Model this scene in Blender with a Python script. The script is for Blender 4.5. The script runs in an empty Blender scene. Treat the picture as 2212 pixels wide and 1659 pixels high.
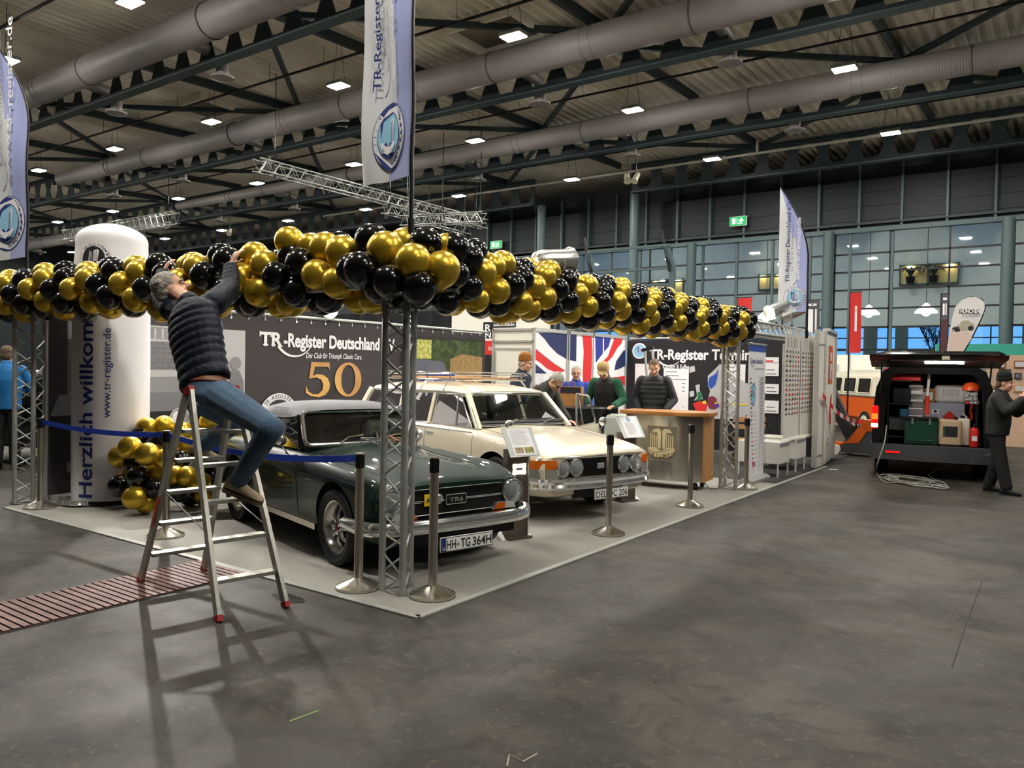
import bpy, bmesh, math, random
from math import sin, cos, pi, radians
from mathutils import Vector as V, Matrix
random.seed(7)
SC = bpy.context.scene
COL = SC.collection
# ------------------------------------------------------------------ camera, world, exposure
W, H, FPX = 2212, 1659, 1690.6
yaw, pit, rol = radians(35.304), radians(-1.160), radians(1.008)
cf = V((-sin(yaw)*cos(pit), cos(yaw)*cos(pit), sin(pit)))
_r = V((cos(yaw), sin(yaw), 0)); _u = _r.cross(cf)
cr = _r*cos(rol)+_u*sin(rol); cu = -_r*sin(rol)+_u*cos(rol)
CP = V((3.33, -3.71, 1.6))
cd = bpy.data.cameras.new('camera'); cam = bpy.data.objects.new('camera', cd); COL.objects.link(cam)
cam.matrix_world = Matrix(((cr.x, cu.x, -cf.x, CP.x), (cr.y, cu.y, -cf.y, CP.y), (cr.z, cu.z, -cf.z, CP.z), (0, 0, 0, 1)))
cd.sensor_width = 36; cd.lens = FPX*36/W; cd.clip_end = 300; cd.clip_start = .05
SC.camera = cam
SC.view_settings.view_transform = 'Standard'; SC.view_settings.look = 'None'
SC.view_settings.exposure = 0.38; SC.view_settings.gamma = 1; SC.view_settings.use_curve_mapping = False
wd = bpy.data.worlds.new('sky'); SC.world = wd; wd.use_nodes = True
_bg = wd.node_tree.nodes['Background']; _bg.inputs[0].default_value = (.13, .36, .80, 1); _bg.inputs[1].default_value = 1.5
LAMP_E = 430.0      # emission of the hall lamps
SPOT_W = 140.0     # stand spotlights

def ray(x, y): return cr*((x-W/2)/FPX)-cu*((y-H/2)/FPX)+cf
def G(x, y, z=0.0): d = ray(x, y); return CP+d*((z-CP.z)/d.z)       # point at height z
def GX(x, y, X): d = ray(x, y); return CP+d*((X-CP.x)/d.x)          # point on plane X
def GY(x, y, Y): d = ray(x, y); return CP+d*((Y-CP.y)/d.y)          # point on plane Y

# ------------------------------------------------------------------ materials
def lin(c): return c/12.92 if c <= .04045 else ((c+.055)/1.055)**2.4
def hexc(s): s = s.lstrip('#'); return tuple(lin(int(s[i:i+2], 16)/255) for i in (0, 2, 4))+(1,)
MATS = {}
def mat(key, col, rough=.5, metal=0.0, spec=.5, emis=None, es=0, noise=None, bump=None, coat=0, alpha=None, trans=0, ior=1.45, sheen=0):
    """noise=(scale, amount, second colour) ; bump=(kind, scale, strength)"""
    if key in MATS: return MATS[key]
    m = bpy.data.materials.new(key); m.use_nodes = True; nt = m.node_tree; p = nt.nodes['Principled BSDF']
    c = hexc(col) if isinstance(col, str) else tuple(col)+(1,)
    p.inputs['Base Color'].default_value = c; p.inputs['Roughness'].default_value = rough; p.inputs['Metallic'].default_value = metal
    p.inputs['Specular IOR Level'].default_value = spec; p.inputs['Coat Weight'].default_value = coat; p.inputs['Coat Roughness'].default_value = .04
    p.inputs['Transmission Weight'].default_value = trans; p.inputs['IOR'].default_value = ior
    if sheen: p.inputs['Sheen Weight'].default_value = sheen
    if alpha is not None: p.inputs['Alpha'].default_value = alpha
    if emis: p.inputs['Emission Color'].default_value = hexc(emis); p.inputs['Emission Strength'].default_value = es
    tc = nt.nodes.new('ShaderNodeTexCoord')
    if noise:
        n = nt.nodes.new('ShaderNodeTexNoise'); n.inputs['Scale'].default_value = noise[0]; n.inputs['Detail'].default_value = 5
        nt.links.new(tc.outputs['Object'], n.inputs['Vector'])
        r = nt.nodes.new('ShaderNodeMapRange'); r.inputs[1].default_value = .35; r.inputs[2].default_value = .7; r.inputs[4].default_value = noise[1]
        nt.links.new(n.outputs['Fac'], r.inputs[0])
        x = nt.nodes.new('ShaderNodeMix'); x.data_type = 'RGBA'; x.inputs[6].default_value = c; x.inputs[7].default_value = hexc(noise[2])
        nt.links.new(r.outputs[0], x.inputs[0]); nt.links.new(x.outputs[2], p.inputs['Base Color'])
    if bump:
        kind, sc_, st = bump[:3]
        if kind == 'noise':
            t = nt.nodes.new('ShaderNodeTexNoise'); t.inputs['Scale'].default_value = sc_; t.inputs['Detail'].default_value = 4; out = t.outputs['Fac']
        else:
            t = nt.nodes.new('ShaderNodeTexWave'); t.inputs['Scale'].default_value = sc_; t.bands_direction = kind
            t.inputs['Distortion'].default_value = bump[3] if len(bump) > 3 else 0; out = t.outputs['Fac']
        nt.links.new(tc.outputs['Object'], t.inputs['Vector'])
        b = nt.nodes.new('ShaderNodeBump'); b.inputs['Strength'].default_value = st; b.inputs['Distance'].default_value = .02
        nt.links.new(out, b.inputs['Height']); nt.links.new(b.outputs[0], p.inputs['Normal'])
    MATS[key] = m; return m
def emit(key, col, s):
    if key in MATS: return MATS[key]
    return mat(key, '#000000', emis=col, es=s)
def glass(key, tint='#ffffff', a=.12, rough=.02):
    """thin pane: transparent with a reflecting coat"""
    if key in MATS: return MATS[key]
    m = bpy.data.materials.new(key); m.use_nodes = True; nt = m.node_tree; nt.nodes.clear()
    o = nt.nodes.new('ShaderNodeOutputMaterial'); t = nt.nodes.new('ShaderNodeBsdfTransparent'); g = nt.nodes.new('ShaderNodeBsdfGlossy')
    f = nt.nodes.new('ShaderNodeFresnel'); x = nt.nodes.new('ShaderNodeMixShader'); ad = nt.nodes.new('ShaderNodeMath'); ad.operation = 'MULTIPLY_ADD'
    ad.inputs[1].default_value = .8; ad.inputs[2].default_value = a*.4; f.inputs[0].default_value = 1.45
    t.inputs[0].default_value = hexc(tint); g.inputs['Roughness'].default_value = rough
    nt.links.new(f.outputs[0], ad.inputs[0]); nt.links.new(ad.outputs[0], x.inputs[0]); nt.links.new(t.outputs[0], x.inputs[1]); nt.links.new(g.outputs[0], x.inputs[2]); nt.links.new(x.outputs[0], o.inputs[0])
    MATS[key] = m; return m

# ------------------------------------------------------------------ mesh builder
def basis(d, up=V((0, 0, 1))):
    d = V(d).normalized()
    if abs(d.dot(up)) > .98: up = V((1, 0, 0))
    a = d.cross(up).normalized(); b = a.cross(d)
    return a, b
class B:
    def __init__(s): s.v = []; s.f = []; s.fm = []; s.sm = []; s.mats = []; s.M = None
    def mi(s, m):
        if m not in s.mats: s.mats.append(m)
        return s.mats.index(m)
    def add(s, vs, fs, m, smooth=True):
        o = len(s.v); M = s.M
        s.v += [tuple(M @ V(p)) if M else tuple(p) for p in vs]; k = s.mi(m)
        for f in fs: s.f.append(tuple(i+o for i in f)); s.fm.append(k); s.sm.append(smooth)
        return s
    def box(s, c, d, m, rz=0, rot=None):
        R = (rot or Matrix.Rotation(rz, 3, 'Z')); c = V(c); hx, hy, hz = d[0]/2, d[1]/2, d[2]/2
        vs = [c+R @ V((x*hx, y*hy, z*hz)) for x in (-1, 1) for y in (-1, 1) for z in (-1, 1)]
        return s.add(vs, [(0, 1, 3, 2), (4, 6, 7, 5), (0, 4, 5, 1), (2, 3, 7, 6), (0, 2, 6, 4), (1, 5, 7, 3)], m, False)
    def rbox(s, c, d, r, m, rot=None, n=3):
        """box with rounded vertical edges and eased rims"""
        R = rot or Matrix.Identity(3); c = V(c); hx, hy, hz = d[0]/2, d[1]/2, d[2]/2; r = min(r, hx*.99, hy*.99, hz*.99)
        rings = []
        for z, ins in ((-hz, r*.5), (-hz+r*.5, 0), (hz-r*.5, 0), (hz, r*.5)):
            ring = []
            for sx, sy, a0 in ((1, 1, 0), (-1, 1, pi/2), (-1, -1, pi), (1, -1, 3*pi/2)):
                for k in range(n+1):
                    a = a0+pi/2*k/n; ring.append(c+R @ V((sx*(hx-r)+cos(a)*(r-ins), sy*(hy-r)+sin(a)*(r-ins), z)))
            rings.append(ring)
        return s.loft(rings, m)
    def bar(s, p0, p1, w, h, m, up=V((0, 0, 1))):
        p0, p1 = V(p0), V(p1); a, b = basis(p1-p0, V(up))
        vs = [p+a*(x*w/2)+b*(y*h/2) for p in (p0, p1) for x, y in ((-1, -1), (1, -1), (1, 1), (-1, 1))]
        return s.add(vs, [(3, 2, 1, 0), (4, 5, 6, 7), (0, 1, 5, 4), (1, 2, 6, 5), (2, 3, 7, 6), (3, 0, 4, 7)], m, False)
    def cyl(s, p0, p1, r, m, n=12, r1=None, caps=True):
        r1 = r if r1 is None else r1; p0, p1 = V(p0), V(p1); a, b = basis(p1-p0)
        vs = [p+a*(cos(2*pi*k/n)*q)+b*(sin(2*pi*k/n)*q) for p, q in ((p0, r), (p1, r1)) for k in range(n)]
        fs = [(k, (k+1) % n, n+(k+1) % n, n+k) for k in range(n)]
        s.add(vs, fs, m, True)
        if caps: s.add(vs[:n], [tuple(range(n-1, -1, -1))], m, False); s.add(vs[n:], [tuple(range(n))], m, False)
        return s
    def tube(s, pts, r, m, n=8, closed=False, caps=True):
        pts = [V(p) for p in pts]; N = len(pts); rad = r if isinstance(r, (list, tuple)) else [r]*N; rings = []; a = None
        for i, p in enumerate(pts):
            q0 = pts[i-1] if (i or closed) else p; q1 = pts[(i+1) % N] if (i < N-1 or closed) else p
            d = (q1-q0).normalized()
            if a is None: a, b = basis(d)
            else: a = (a-d*a.dot(d)).normalized(); b = d.cross(a)*-1; b = a.cross(d)
            rings.append([p+a*(cos(2*pi*k/n)*rad[i])+b*(sin(2*pi*k/n)*rad[i]) for k in range(n)])
        if closed: rings.append(rings[0])
        return s.loft(rings, m, caps=caps and not closed)
    def loft(s, rings, m, caps=True, ring_closed=True, smooth=True):
        n = len(rings[0]); vs = [p for r in rings for p in r]; fs = []
        kk = n if ring_closed else n-1
        for i in range(len(rings)-1):
            for k in range(kk): fs.append((i*n+k, i*n+(k+1) % n, (i+1)*n+(k+1) % n, (i+1)*n+k))
        s.add(vs, fs, m, smooth)
        if caps: s.add(rings[0], [tuple(range(n-1, -1, -1))], m, False); s.add(rings[-1], [tuple(range(n))], m, False)
        return s
    def lathe(s, prof, m, n=24, c=(0, 0, 0), rot=None, caps=True):
        R = rot or Matrix.Identity(3); c = V(c)
        return s.loft([[c+R @ V((r*cos(2*pi*k/n), r*sin(2*pi*k/n), z)) for k in range(n)] for r, z in prof], m, caps=caps)
    def sph(s, c, r, m, n=14, rot=None):
        r = (r, r, r) if not isinstance(r, (tuple, list)) else r; R = rot or Matrix.Identity(3); c = V(c); k2 = max(6, n//2+1)
        rings = []
        for i in range(k2+1):
            t = pi*i/k2; t = min(max(t, .02), pi-.02)
            rings.append([c+R @ V((r[0]*sin(t)*cos(2*pi*k/n), r[1]*sin(t)*sin(2*pi*k/n), -r[2]*cos(t))) for k in range(n)])
        return s.loft(rings, m)
    def poly(s, pts, m, smooth=False): return s.add(pts, [tuple(range(len(pts)))], m, smooth)
    def prism(s, pts, ext, m):
        """closed outline pts (3D) pushed by vector ext"""
        pts = [V(p) for p in pts]; e = V(ext); n = len(pts)
        vs = pts+[p+e for p in pts]
        return s.add(vs, [tuple(range(n-1, -1, -1)), tuple(range(n, 2*n))]+[(k, (k+1) % n, n+(k+1) % n, n+k) for k in range(n)], m, False)
    def build(s, name, parent=None, label=None, loc=None, rz=0, angle=40, mesh=None):
        me = bpy.data.meshes.new(name); me.from_pydata(s.v, [], s.f)
        for m in s.mats: me.materials.append(m)
        me.polygons.foreach_set('material_index', s.fm); me.polygons.foreach_set('use_smooth', s.sm); me.update()
        if any(s.sm): me.set_sharp_from_angle(angle=radians(angle))
        return link(name, me, parent, label, loc, rz)
def link(name, me, parent=None, label=None, loc=None, rz=0):
    o = bpy.data.objects.new(name, me); COL.objects.link(o)
    if parent: o.parent = parent
    if label: o['label'] = label
    if loc: o.location = loc
    o.rotation_euler.z = rz
    return o
def thing(name, label, cat, loc=(0, 0, 0), rz=0, group=None):
    o = bpy.data.objects.new(name, None); COL.objects.link(o); o.empty_display_size = .2
    o.location = loc; o.rotation_euler.z = rz; return tag(o, label, cat, group)
def tag(o, label, cat, group=None, kind=None):
    o['label'] = label; o['category'] = cat
    if group: o['group'] = group
    if kind: o['kind'] = kind
    return o
def struct(o, label=None):
    o['kind'] = 'structure'
    if label: o['label'] = label
    return o
CH = {}
def kids(o): return [c for c in bpy.data.objects if c.parent == o]
def dup(root, loc=None, rz=None, label=None, group=None, scale=None):
    if root not in CH: CH[root] = [(c, kids(c)) for c in kids(root)]
    r = root.copy(); COL.objects.link(r)
    if loc is not None: r.location = loc
    if rz is not None: r.rotation_euler.z = rz
    if scale: r.scale = scale
    if label: r['label'] = label
    if group: r['group'] = group
    for ch, sub in CH[root]:
        c = ch.copy(); COL.objects.link(c); c.parent = r
        for g in sub: d = g.copy(); COL.objects.link(d); d.parent = c
    return r
def evalmesh(o, name):
    dg = bpy.context.evaluated_depsgraph_get(); me = bpy.data.meshes.new_from_object(o.evaluated_get(dg)); me.name = name
    old = o.data; bpy.data.objects.remove(o); bpy.data.meshes.remove(old); return me
def fuse(b, voxel=.01, smooth=4, mats=None):
    """melt the builder's overlapping solids into one continuous skin"""
    me = bpy.data.meshes.new('t'); me.from_pydata(b.v, [], b.f); o = bpy.data.objects.new('t', me); COL.objects.link(o)
    r = o.modifiers.new('r', 'REMESH'); r.mode = 'VOXEL'; r.voxel_size = voxel
    if smooth: q = o.modifiers.new('s', 'SMOOTH'); q.iterations = smooth; q.factor = .5
    me = evalmesh(o, 'fused')
    me.polygons.foreach_set('use_smooth', [True]*len(me.polygons)); me.materials.clear()
    for m in (mats or b.mats[:1]): me.materials.append(m)
    return me
def weld(me):
    bm = bmesh.new(); bm.from_mesh(me); bmesh.ops.remove_doubles(bm, verts=bm.verts, dist=1e-5); bmesh.ops.recalc_face_normals(bm, faces=bm.faces); bm.to_mesh(me); bm.free()
def cut(me, cutters):
    """boolean difference of mesh with a list of builders"""
    weld(me)
    o = bpy.data.objects.new('t', me); COL.objects.link(o); cs = []
    for c in cutters:
        cm = bpy.data.meshes.new('c'); cm.from_pydata(c.v, [], c.f); weld(cm); co = bpy.data.objects.new('c', cm); COL.objects.link(co); cs.append(co)
        for m in c.mats: cm.materials.append(m)
        q = o.modifiers.new('b', 'BOOLEAN'); q.operation = 'DIFFERENCE'; q.object = co; q.solver = 'EXACT'; q.material_mode = 'TRANSFER'
    bpy.context.view_layer.update()
    out = evalmesh(o, me.name)
    for co in cs: cm = co.data; bpy.data.objects.remove(co); bpy.data.meshes.remove(cm)
    return out
def crom(P, n):
    """Catmull-Rom through list of equal-length tuples, n steps per span"""
    out = []; N = len(P)
    for i in range(N-1):
        p0, p1, p2, p3 = P[max(i-1, 0)], P[i], P[i+1], P[min(i+2, N-1)]
        for k in range(n):
            t = k/n
            out.append(tuple(.5*((2*b)+(-a+c)*t+(2*a-5*b+4*c-d)*t*t+(-a+3*b-3*c+d)*t**3) for a, b, c, d in zip(p0, p1, p2, p3)))
    out.append(tuple(P[-1])); return out

# ------------------------------------------------------------------ printed panels: flat graphics laid on a sheet
_TX = {}
def textmesh(t, bold, sub=False):
    if (t, bold, sub) in _TX: return _TX[(t, bold, sub)]
    c = bpy.data.curves.new('t', 'FONT'); c.body = t; c.offset = bold; c.resolution_u = 5
    o = bpy.data.objects.new('t', c); COL.objects.link(o)
    dg = bpy.context.evaluated_depsgraph_get(); me = bpy.data.meshes.new_from_object(o.evaluated_get(dg))
    if sub:      # extra points so that the lettering can follow a curved surface
        bm = bmesh.new(); bm.from_mesh(me); bmesh.ops.triangulate(bm, faces=bm.faces)
        for _ in range(3): bmesh.ops.subdivide_edges(bm, edges=[e for e in bm.edges if e.calc_length() > .16], cuts=1); bmesh.ops.triangulate(bm, faces=bm.faces)
        bm.to_mesh(me); bm.free()
    r = ([tuple(v.co[:2]) for v in me.vertices], [tuple(p.vertices) for p in me.polygons])
    bpy.data.objects.remove(o); bpy.data.curves.remove(c); bpy.data.meshes.remove(me)
    xs = [v[0] for v in r[0]] or [0, 1]; r = r+((min(xs), max(xs)),); _TX[(t, bold, sub)] = r; return r
class Panel:
    """2D drawing on a plane (or on any map f(u,v,h)->point); later shapes lie over earlier ones"""
    def __init__(s, O=None, U=None, Vv=None, f=None, step=.0015, b=None, h0=.002):
        s.b = b or B(); s.h = h0; s.step = step
        if f is None:
            O, U, Vv = V(O), V(U).normalized(), V(Vv).normalized(); N = U.cross(Vv); f = lambda u, v, h: O+U*u+Vv*v+N*h
        s.f = f
    def P(s, pts, m): s.h += s.step; s.b.add([s.f(u, v, s.h) for u, v in pts], [tuple(range(len(pts)))], m, False); return s
    def rect(s, u0, v0, u1, v1, m): return s.P([(u0, v0), (u1, v0), (u1, v1), (u0, v1)], m)
    def rects(s, L, m):
        s.h += s.step
        for u0, v0, u1, v1 in L: s.b.add([s.f(u, v, s.h) for u, v in ((u0, v0), (u1, v0), (u1, v1), (u0, v1))], [(0, 1, 2, 3)], m, False)
        return s
    def grid(s, u0, v0, u1, v1, m, nu=8, nv=8):
        s.h += s.step
        vs = [s.f(u0+(u1-u0)*i/nu, v0+(v1-v0)*j/nv, s.h) for j in range(nv+1) for i in range(nu+1)]
        s.b.add(vs, [(j*(nu+1)+i, j*(nu+1)+i+1, (j+1)*(nu+1)+i+1, (j+1)*(nu+1)+i) for j in range(nv) for i in range(nu)], m, True); return s
    def disc(s, u, v, r, m, n=32, ry=None): ry = ry or r; return s.P([(u+r*cos(2*pi*k/n), v+ry*sin(2*pi*k/n)) for k in range(n)], m)
    def arc(s, u, v, r, w, a0, a1, m, n=20, w1=None):
        s.h += s.step; w1 = w if w1 is None else w1
        vs = []
        for k in range(n+1):
            a = radians(a0+(a1-a0)*k/n); ww = w+(w1-w)*k/n
            vs += [s.f(u+(r-ww/2)*cos(a), v+(r-ww/2)*sin(a), s.h), s.f(u+(r+ww/2)*cos(a), v+(r+ww/2)*sin(a), s.h)]
        s.b.add(vs, [(2*k, 2*k+1, 2*k+3, 2*k+2) for k in range(n)], m, False); return s
    def text(s, t, u, v, size, m, bold=0.0, width=None, align='l', ang=0, shear=0, sub=False):
        """size = cap height"""
        vs, fs, (x0, x1) = textmesh(t, bold, sub); k = size/.73; kx = k if width is None else width/(x1-x0); wd_ = (x1-x0)*kx
        off = {'l': 0, 'c': -wd_/2, 'r': -wd_}[align]; s.h += s.step; ca, sa = cos(radians(ang)), sin(radians(ang)); out = []
        for x, y in vs:
            X = (x-x0)*kx+off+shear*y*k; Y = y*k; out.append(s.f(u+X*ca-Y*sa, v+X*sa+Y*ca, s.h))
        s.b.add(out, fs, m, False); return s
    def arctext(s, t, u, v, r, size, m, mid=90, span=120, bold=0.01, inside=False):
        n = len(t); ang = [mid+(span/2-span*i/(n-1))*(1 if not inside else -1) for i in range(n)]
        for c, a in zip(t, ang):
            if c == ' ': continue
            ra = radians(a); rr = r if not inside else r+size
            s.text(c, u+rr*cos(ra), v+rr*sin(ra), size, m, bold, align='c', ang=a-90 if not inside else a+90); s.h -= s.step
        s.h += s.step; return s
# ------------------------------------------------------------------ the hall
BEAM_Z = 7.93
def mat_floor():
    m = mat('concrete', '#5a554e', .6, spec=.22); nt = m.node_tree; p = nt.nodes['Principled BSDF']
    tc = nt.nodes.new('ShaderNodeTexCoord'); L = nt.links
    def noise(sc, det, dist=0):
        n = nt.nodes.new('ShaderNodeTexNoise'); n.inputs['Scale'].default_value = sc; n.inputs['Detail'].default_value = det; n.inputs['Distortion'].default_value = dist
        L.new(tc.outputs['Object'], n.inputs['Vector']); return n
    def rng(n, a, b, lo, hi):
        r = nt.nodes.new('ShaderNodeMapRange'); r.inputs[1].default_value = a; r.inputs[2].default_value = b; r.inputs[3].default_value = lo; r.inputs[4].default_value = hi
        L.new(n.outputs['Fac'], r.inputs[0]); return r
    def mix(f, c0, c1):
        x = nt.nodes.new('ShaderNodeMix'); x.data_type = 'RGBA'; L.new(f.outputs[0], x.inputs[0])
        for i, c in ((6, c0), (7, c1)):
            if isinstance(c, str): x.inputs[i].default_value = hexc(c)
            else: L.new(c.outputs[2], x.inputs[i])
        return x
    a = mix(rng(noise(.8, 10, 1.6), .38, .62, 0, 1), '#2d2a26', '#403c35')
    b = mix(rng(noise(2.3, 12, 2.5), .48, .7, 0, .7), a, '#211d19')
    c = mix(rng(noise(9, 12, 3), .58, .74, 0, .4), b, '#645d4e')
    L.new(c.outputs[2], p.inputs['Base Color'])
    L.new(rng(noise(1.1, 7, 1), .3, .7, .5, .72).outputs[0], p.inputs['Roughness'])
    bm = nt.nodes.new('ShaderNodeBump'); bm.inputs['Strength'].default_value = .08; L.new(noise(40, 4).outputs['Fac'], bm.inputs['Height']); L.new(bm.outputs[0], p.inputs['Normal'])
    return m
M_floor = mat_floor()
M_carp = mat('carpet', '#999690', .95, spec=.1, noise=(140, .6, '#807d77'), bump=('noise', 500, .35))
M_carp2 = mat('dark_carpet', '#4a4947', .95, spec=.1, noise=(60, .5, '#3c3b3a'), bump=('noise', 400, .3))
M_tape = mat('carpet_tape', '#93948e', .4, noise=(18, .5, '#7f807a'))
M_steel = mat('steel_green', '#2b393d', .5, noise=(.8, .4, '#243134'))
M_post = mat('post_green', '#4d6062', .45)
M_wall = mat('wall_dark', '#1e282b', .55, noise=(.5, .5, '#182123'))
M_deck = mat('roof_deck', '#fbf5e6', .6, noise=(.5, .9, '#cfc7b2'), metal=0)
M_duct = mat('duct', '#b3aeac', .5, metal=.1, noise=(1.2, .5, '#a09b99'), bump=('X', 5.5, .25))
M_duct2 = mat('duct_ring', '#a39f9d', .45, metal=.35)
M_white = mat('white_paint', '#e6e5e0', .5)
M_black = mat('black_plastic', '#101011', .4)
M_alu = mat('aluminium', '#b4b6b1', .36, metal=.55, noise=(14, .4, '#8d8f8a'))
M_chrome = mat('chrome', '#eceeee', .08, metal=.86)
M_steelb = mat('brushed_steel', '#c4bfb4', .19, metal=.92, noise=(30, .3, '#a39c90'))
M_rub = mat('rubber', '#151516', .75)

B().box((-12.5, 1.7, -.06), (75, 43.4, .12), M_floor).build('floor')
struct(bpy.data.objects['floor'])
f2 = B().box((-12.5, 34, -.06), (75, 21.2, .12), mat('foyer_floor', '#7d7a74', .4)).build('floor'); struct(f2)
# stand carpet, edge tape, next stand's carpet
struct(B().box((-3.0, 3.83, .004), (6.0, 7.66, .008), M_carp).build('floor'), 'light grey fitted carpet of the car stand')
struct(B().box((-3.2, 10.2, .004), (6.2, 5.06, .008), M_carp2).build('floor'), 'dark grey carpet of the stand behind')
tp = B()
tp.box((0, 5.2, .0055), (.055, 10.4, .011), M_tape).box((-2.96, 0, .0055), (5.93, .055, .011), M_tape)
tp.box((-.33, 7.62, .007), (.3, .02, .014), M_tape)
struct(tp.build('trim_1'), 'pale tape sealing the carpet edge')
# wooden slatted channel cover in the floor
M_slat = mat('slat_wood', '#5c3a30', .6, noise=(5, .8, '#836355'))
sb = B()
for k in range(112):
    sb.box((-2.01, -6.1+k*.0545, .006), (.62, .04, .012), M_slat)
sb.box((-2.01, -3.1, .001), (.66, 6.14, .003), mat('slat_gap', '#1d1815', .9))
struct(sb.build('floor'), 'worn reddish wooden slatted channel cover sunk in the floor')
# roof deck: corrugated sheet, ribs along Y
rd = B(); vs = []; fs = []; x = -50.0; p = .26; i = 0
while x < 25:
    for dx, z in ((0, 9.03), (.08, 9.03), (.13, 9.14), (.21, 9.14)):
        vs += [(x+dx, -20, z), (x+dx, 26.2, z)]
    x += p
fs = [(2*k, 2*k+1, 2*k+3, 2*k+2) for k in range(len(vs)//2-1)]
rd.add(vs, fs, M_deck, False)
struct(rd.build('ceiling'))
struct(B().box((-12.5, 3.2, 9.32), (76, 47, .12), M_wall).build('ceiling'))
# unseen sides of the hall
struct(B().box((-12.5, -20, 4.6), (75, .2, 9.2), M_wall).build('wall_front'))
struct(B().box((-50, 1.8, 4.6), (.2, 43.6, 9.2), M_wall).build('wall_left'))
struct(B().box((25, 1.8, 4.6), (.2, 43.6, 9.2), M_wall).build('wall_right'))
# far wall: dark panel band with ledge and posts
YW = 23.4
wb = B()
wb.box((-12.5, YW+.15, 7.4), (75, .2, 2.44), M_wall); wb.box((-12.5, 24.9, 8.58), (75, 2.8, .08), M_wall); wb.box((-12.5, 26.2, 8.9), (75, .1, .8), M_wall)  # shelf and rear wall added behind to keep foyer daylight out
wb.box((-32.2, YW+.15, 3.2), (37, .2, 6.4), M_wall)
for k in range(46):
    X = -26+k*1.25
    if X < 20: wb.box((X, YW-.02, 7.25), (.07, .16, 2.2), M_post)
for z in (6.55, 7.0, 7.45, 7.9, 8.35): wb.box((-2, YW+.04, z), (50, .04, .012), M_black)
wb.box((-2, YW-.05, 6.22), (50, .22, .14), M_post); wb.box((-2, YW-.1, 6.42), (50, .1, .06), M_steel)
for k in range(20): wb.box((-25+k*1.25, YW, 3.1), (.08, .1, 6.2), M_post)
struct(wb.build('wall_back'))
# glazed wall
gl = B(); zs = (5.48, 4.9, 4.32, 3.71, 3.12, 2.4)
for z in zs: gl.box((3.4, YW, z), (33, .07, .055), M_black)
X = -12.9
while X < 20: gl.box((X, YW, 3.1), (.05, .07, 6.2), M_black); X += 1.655
struct(gl.build('trim_2'), 'dark glazing bars of the far glass wall')
gp = B().box((3.4, YW+.03, 3.08), (33, .012, 6.14), glass('pane', '#e9f0ee', .05)).build('window_1'); struct(gp, 'glass wall to the foyer')
for k, X in enumerate((-13.5, -9.5, -7.8, -3.1, 1.85, 6.8, 11.7)):
    top = 7.93 if X in (-13.5, -9.5) else 6.2
    o = B().cyl((X, YW-.35-(1.2 if top > 7 else 0), 0), (X, YW-.35-(1.2 if top > 7 else 0), top), .17, M_post, 16).build('trim_%d' % (k+3)); struct(o, 'grey green steel column of the hall')
# foyer behind the glass
fb = B(); M_fw = mat('foyer_white', '#d9dad3', .7)
fb.box((3, 36.1, 8.2), (75, .2, 8.8), M_fw)                       # white upper wall
fb.box((3, 36.1, 1.0), (75, .2, 2.0), mat('foyer_low', '#6f736c', .7))
for X in (-28, -15, -4.2, -2.9, 2, 14, 30): fb.box((X, 36, 2.9), (.5, .3, 1.9), mat('foyer_post', '#4c5a5a', .5))
fb.box((28, 30, 6), (.3, 12, 12), M_fw); fb.box((-24, 30, 6), (.3, 12, 12), M_fw)
struct(B().box((18, 29.9, 11.2), (36, 12.6, .15), M_fw).box((-13, 33.5, 11.2), (22, 5.2, .15), M_fw).build('ceiling'))                   # unseen roof, its left half kept partly open so blue sky light enters

for X in (-9.6, -7, -4.4, -1.8, .8):
    fb.box((X, 34.2, 9.0), (.9, 3.6, .5), mat('baffle', '#8a8c88', .7))
    fb.box((X+1.3, 35.9, 9.1), (1.5, .15, .9), mat('louvre', '#1c2a3a', .5))
    for k in range(6): fb.box((X+1.3, 35.8, 8.75+k*.14), (1.5, .06, .03), M_black)
struct(fb.build('wall_foyer'))
for k in range(10):  # fill lights added to brighten the foyer
    X, Y = -14+5.2*(k % 5), (27.0, 31.5)[k//5]
    t = thing('foyer_fill_light', 'round white fill light added to brighten the foyer behind the glass wall', 'lamp', (X, Y, 9.6), group='foyer fill lights')
    B().cyl((0, 0, .02), (0, 0, .25), .3, M_white, 20).cyl((0, 0, .25), (0, 0, 1.55), .012, M_black, 6).build('housing', t)
    B().cyl((0, 0, 0), (0, 0, .02), .26, emit('foyer_fill_glow', '#fff6e6', 150), 20).build('diffuser', t)
fw = B()
for z in (2.15, 2.72, 3.3, 3.8): fw.box((3, 36.05, z), (75, .1, .05), M_black)
for k in range(36): fw.box((-30+k*1.7, 36.05, 2.9), (.05, .1, 1.9), M_black)
struct(fw.build('window_2'), 'glazing bars of the foyer window strip')
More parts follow.
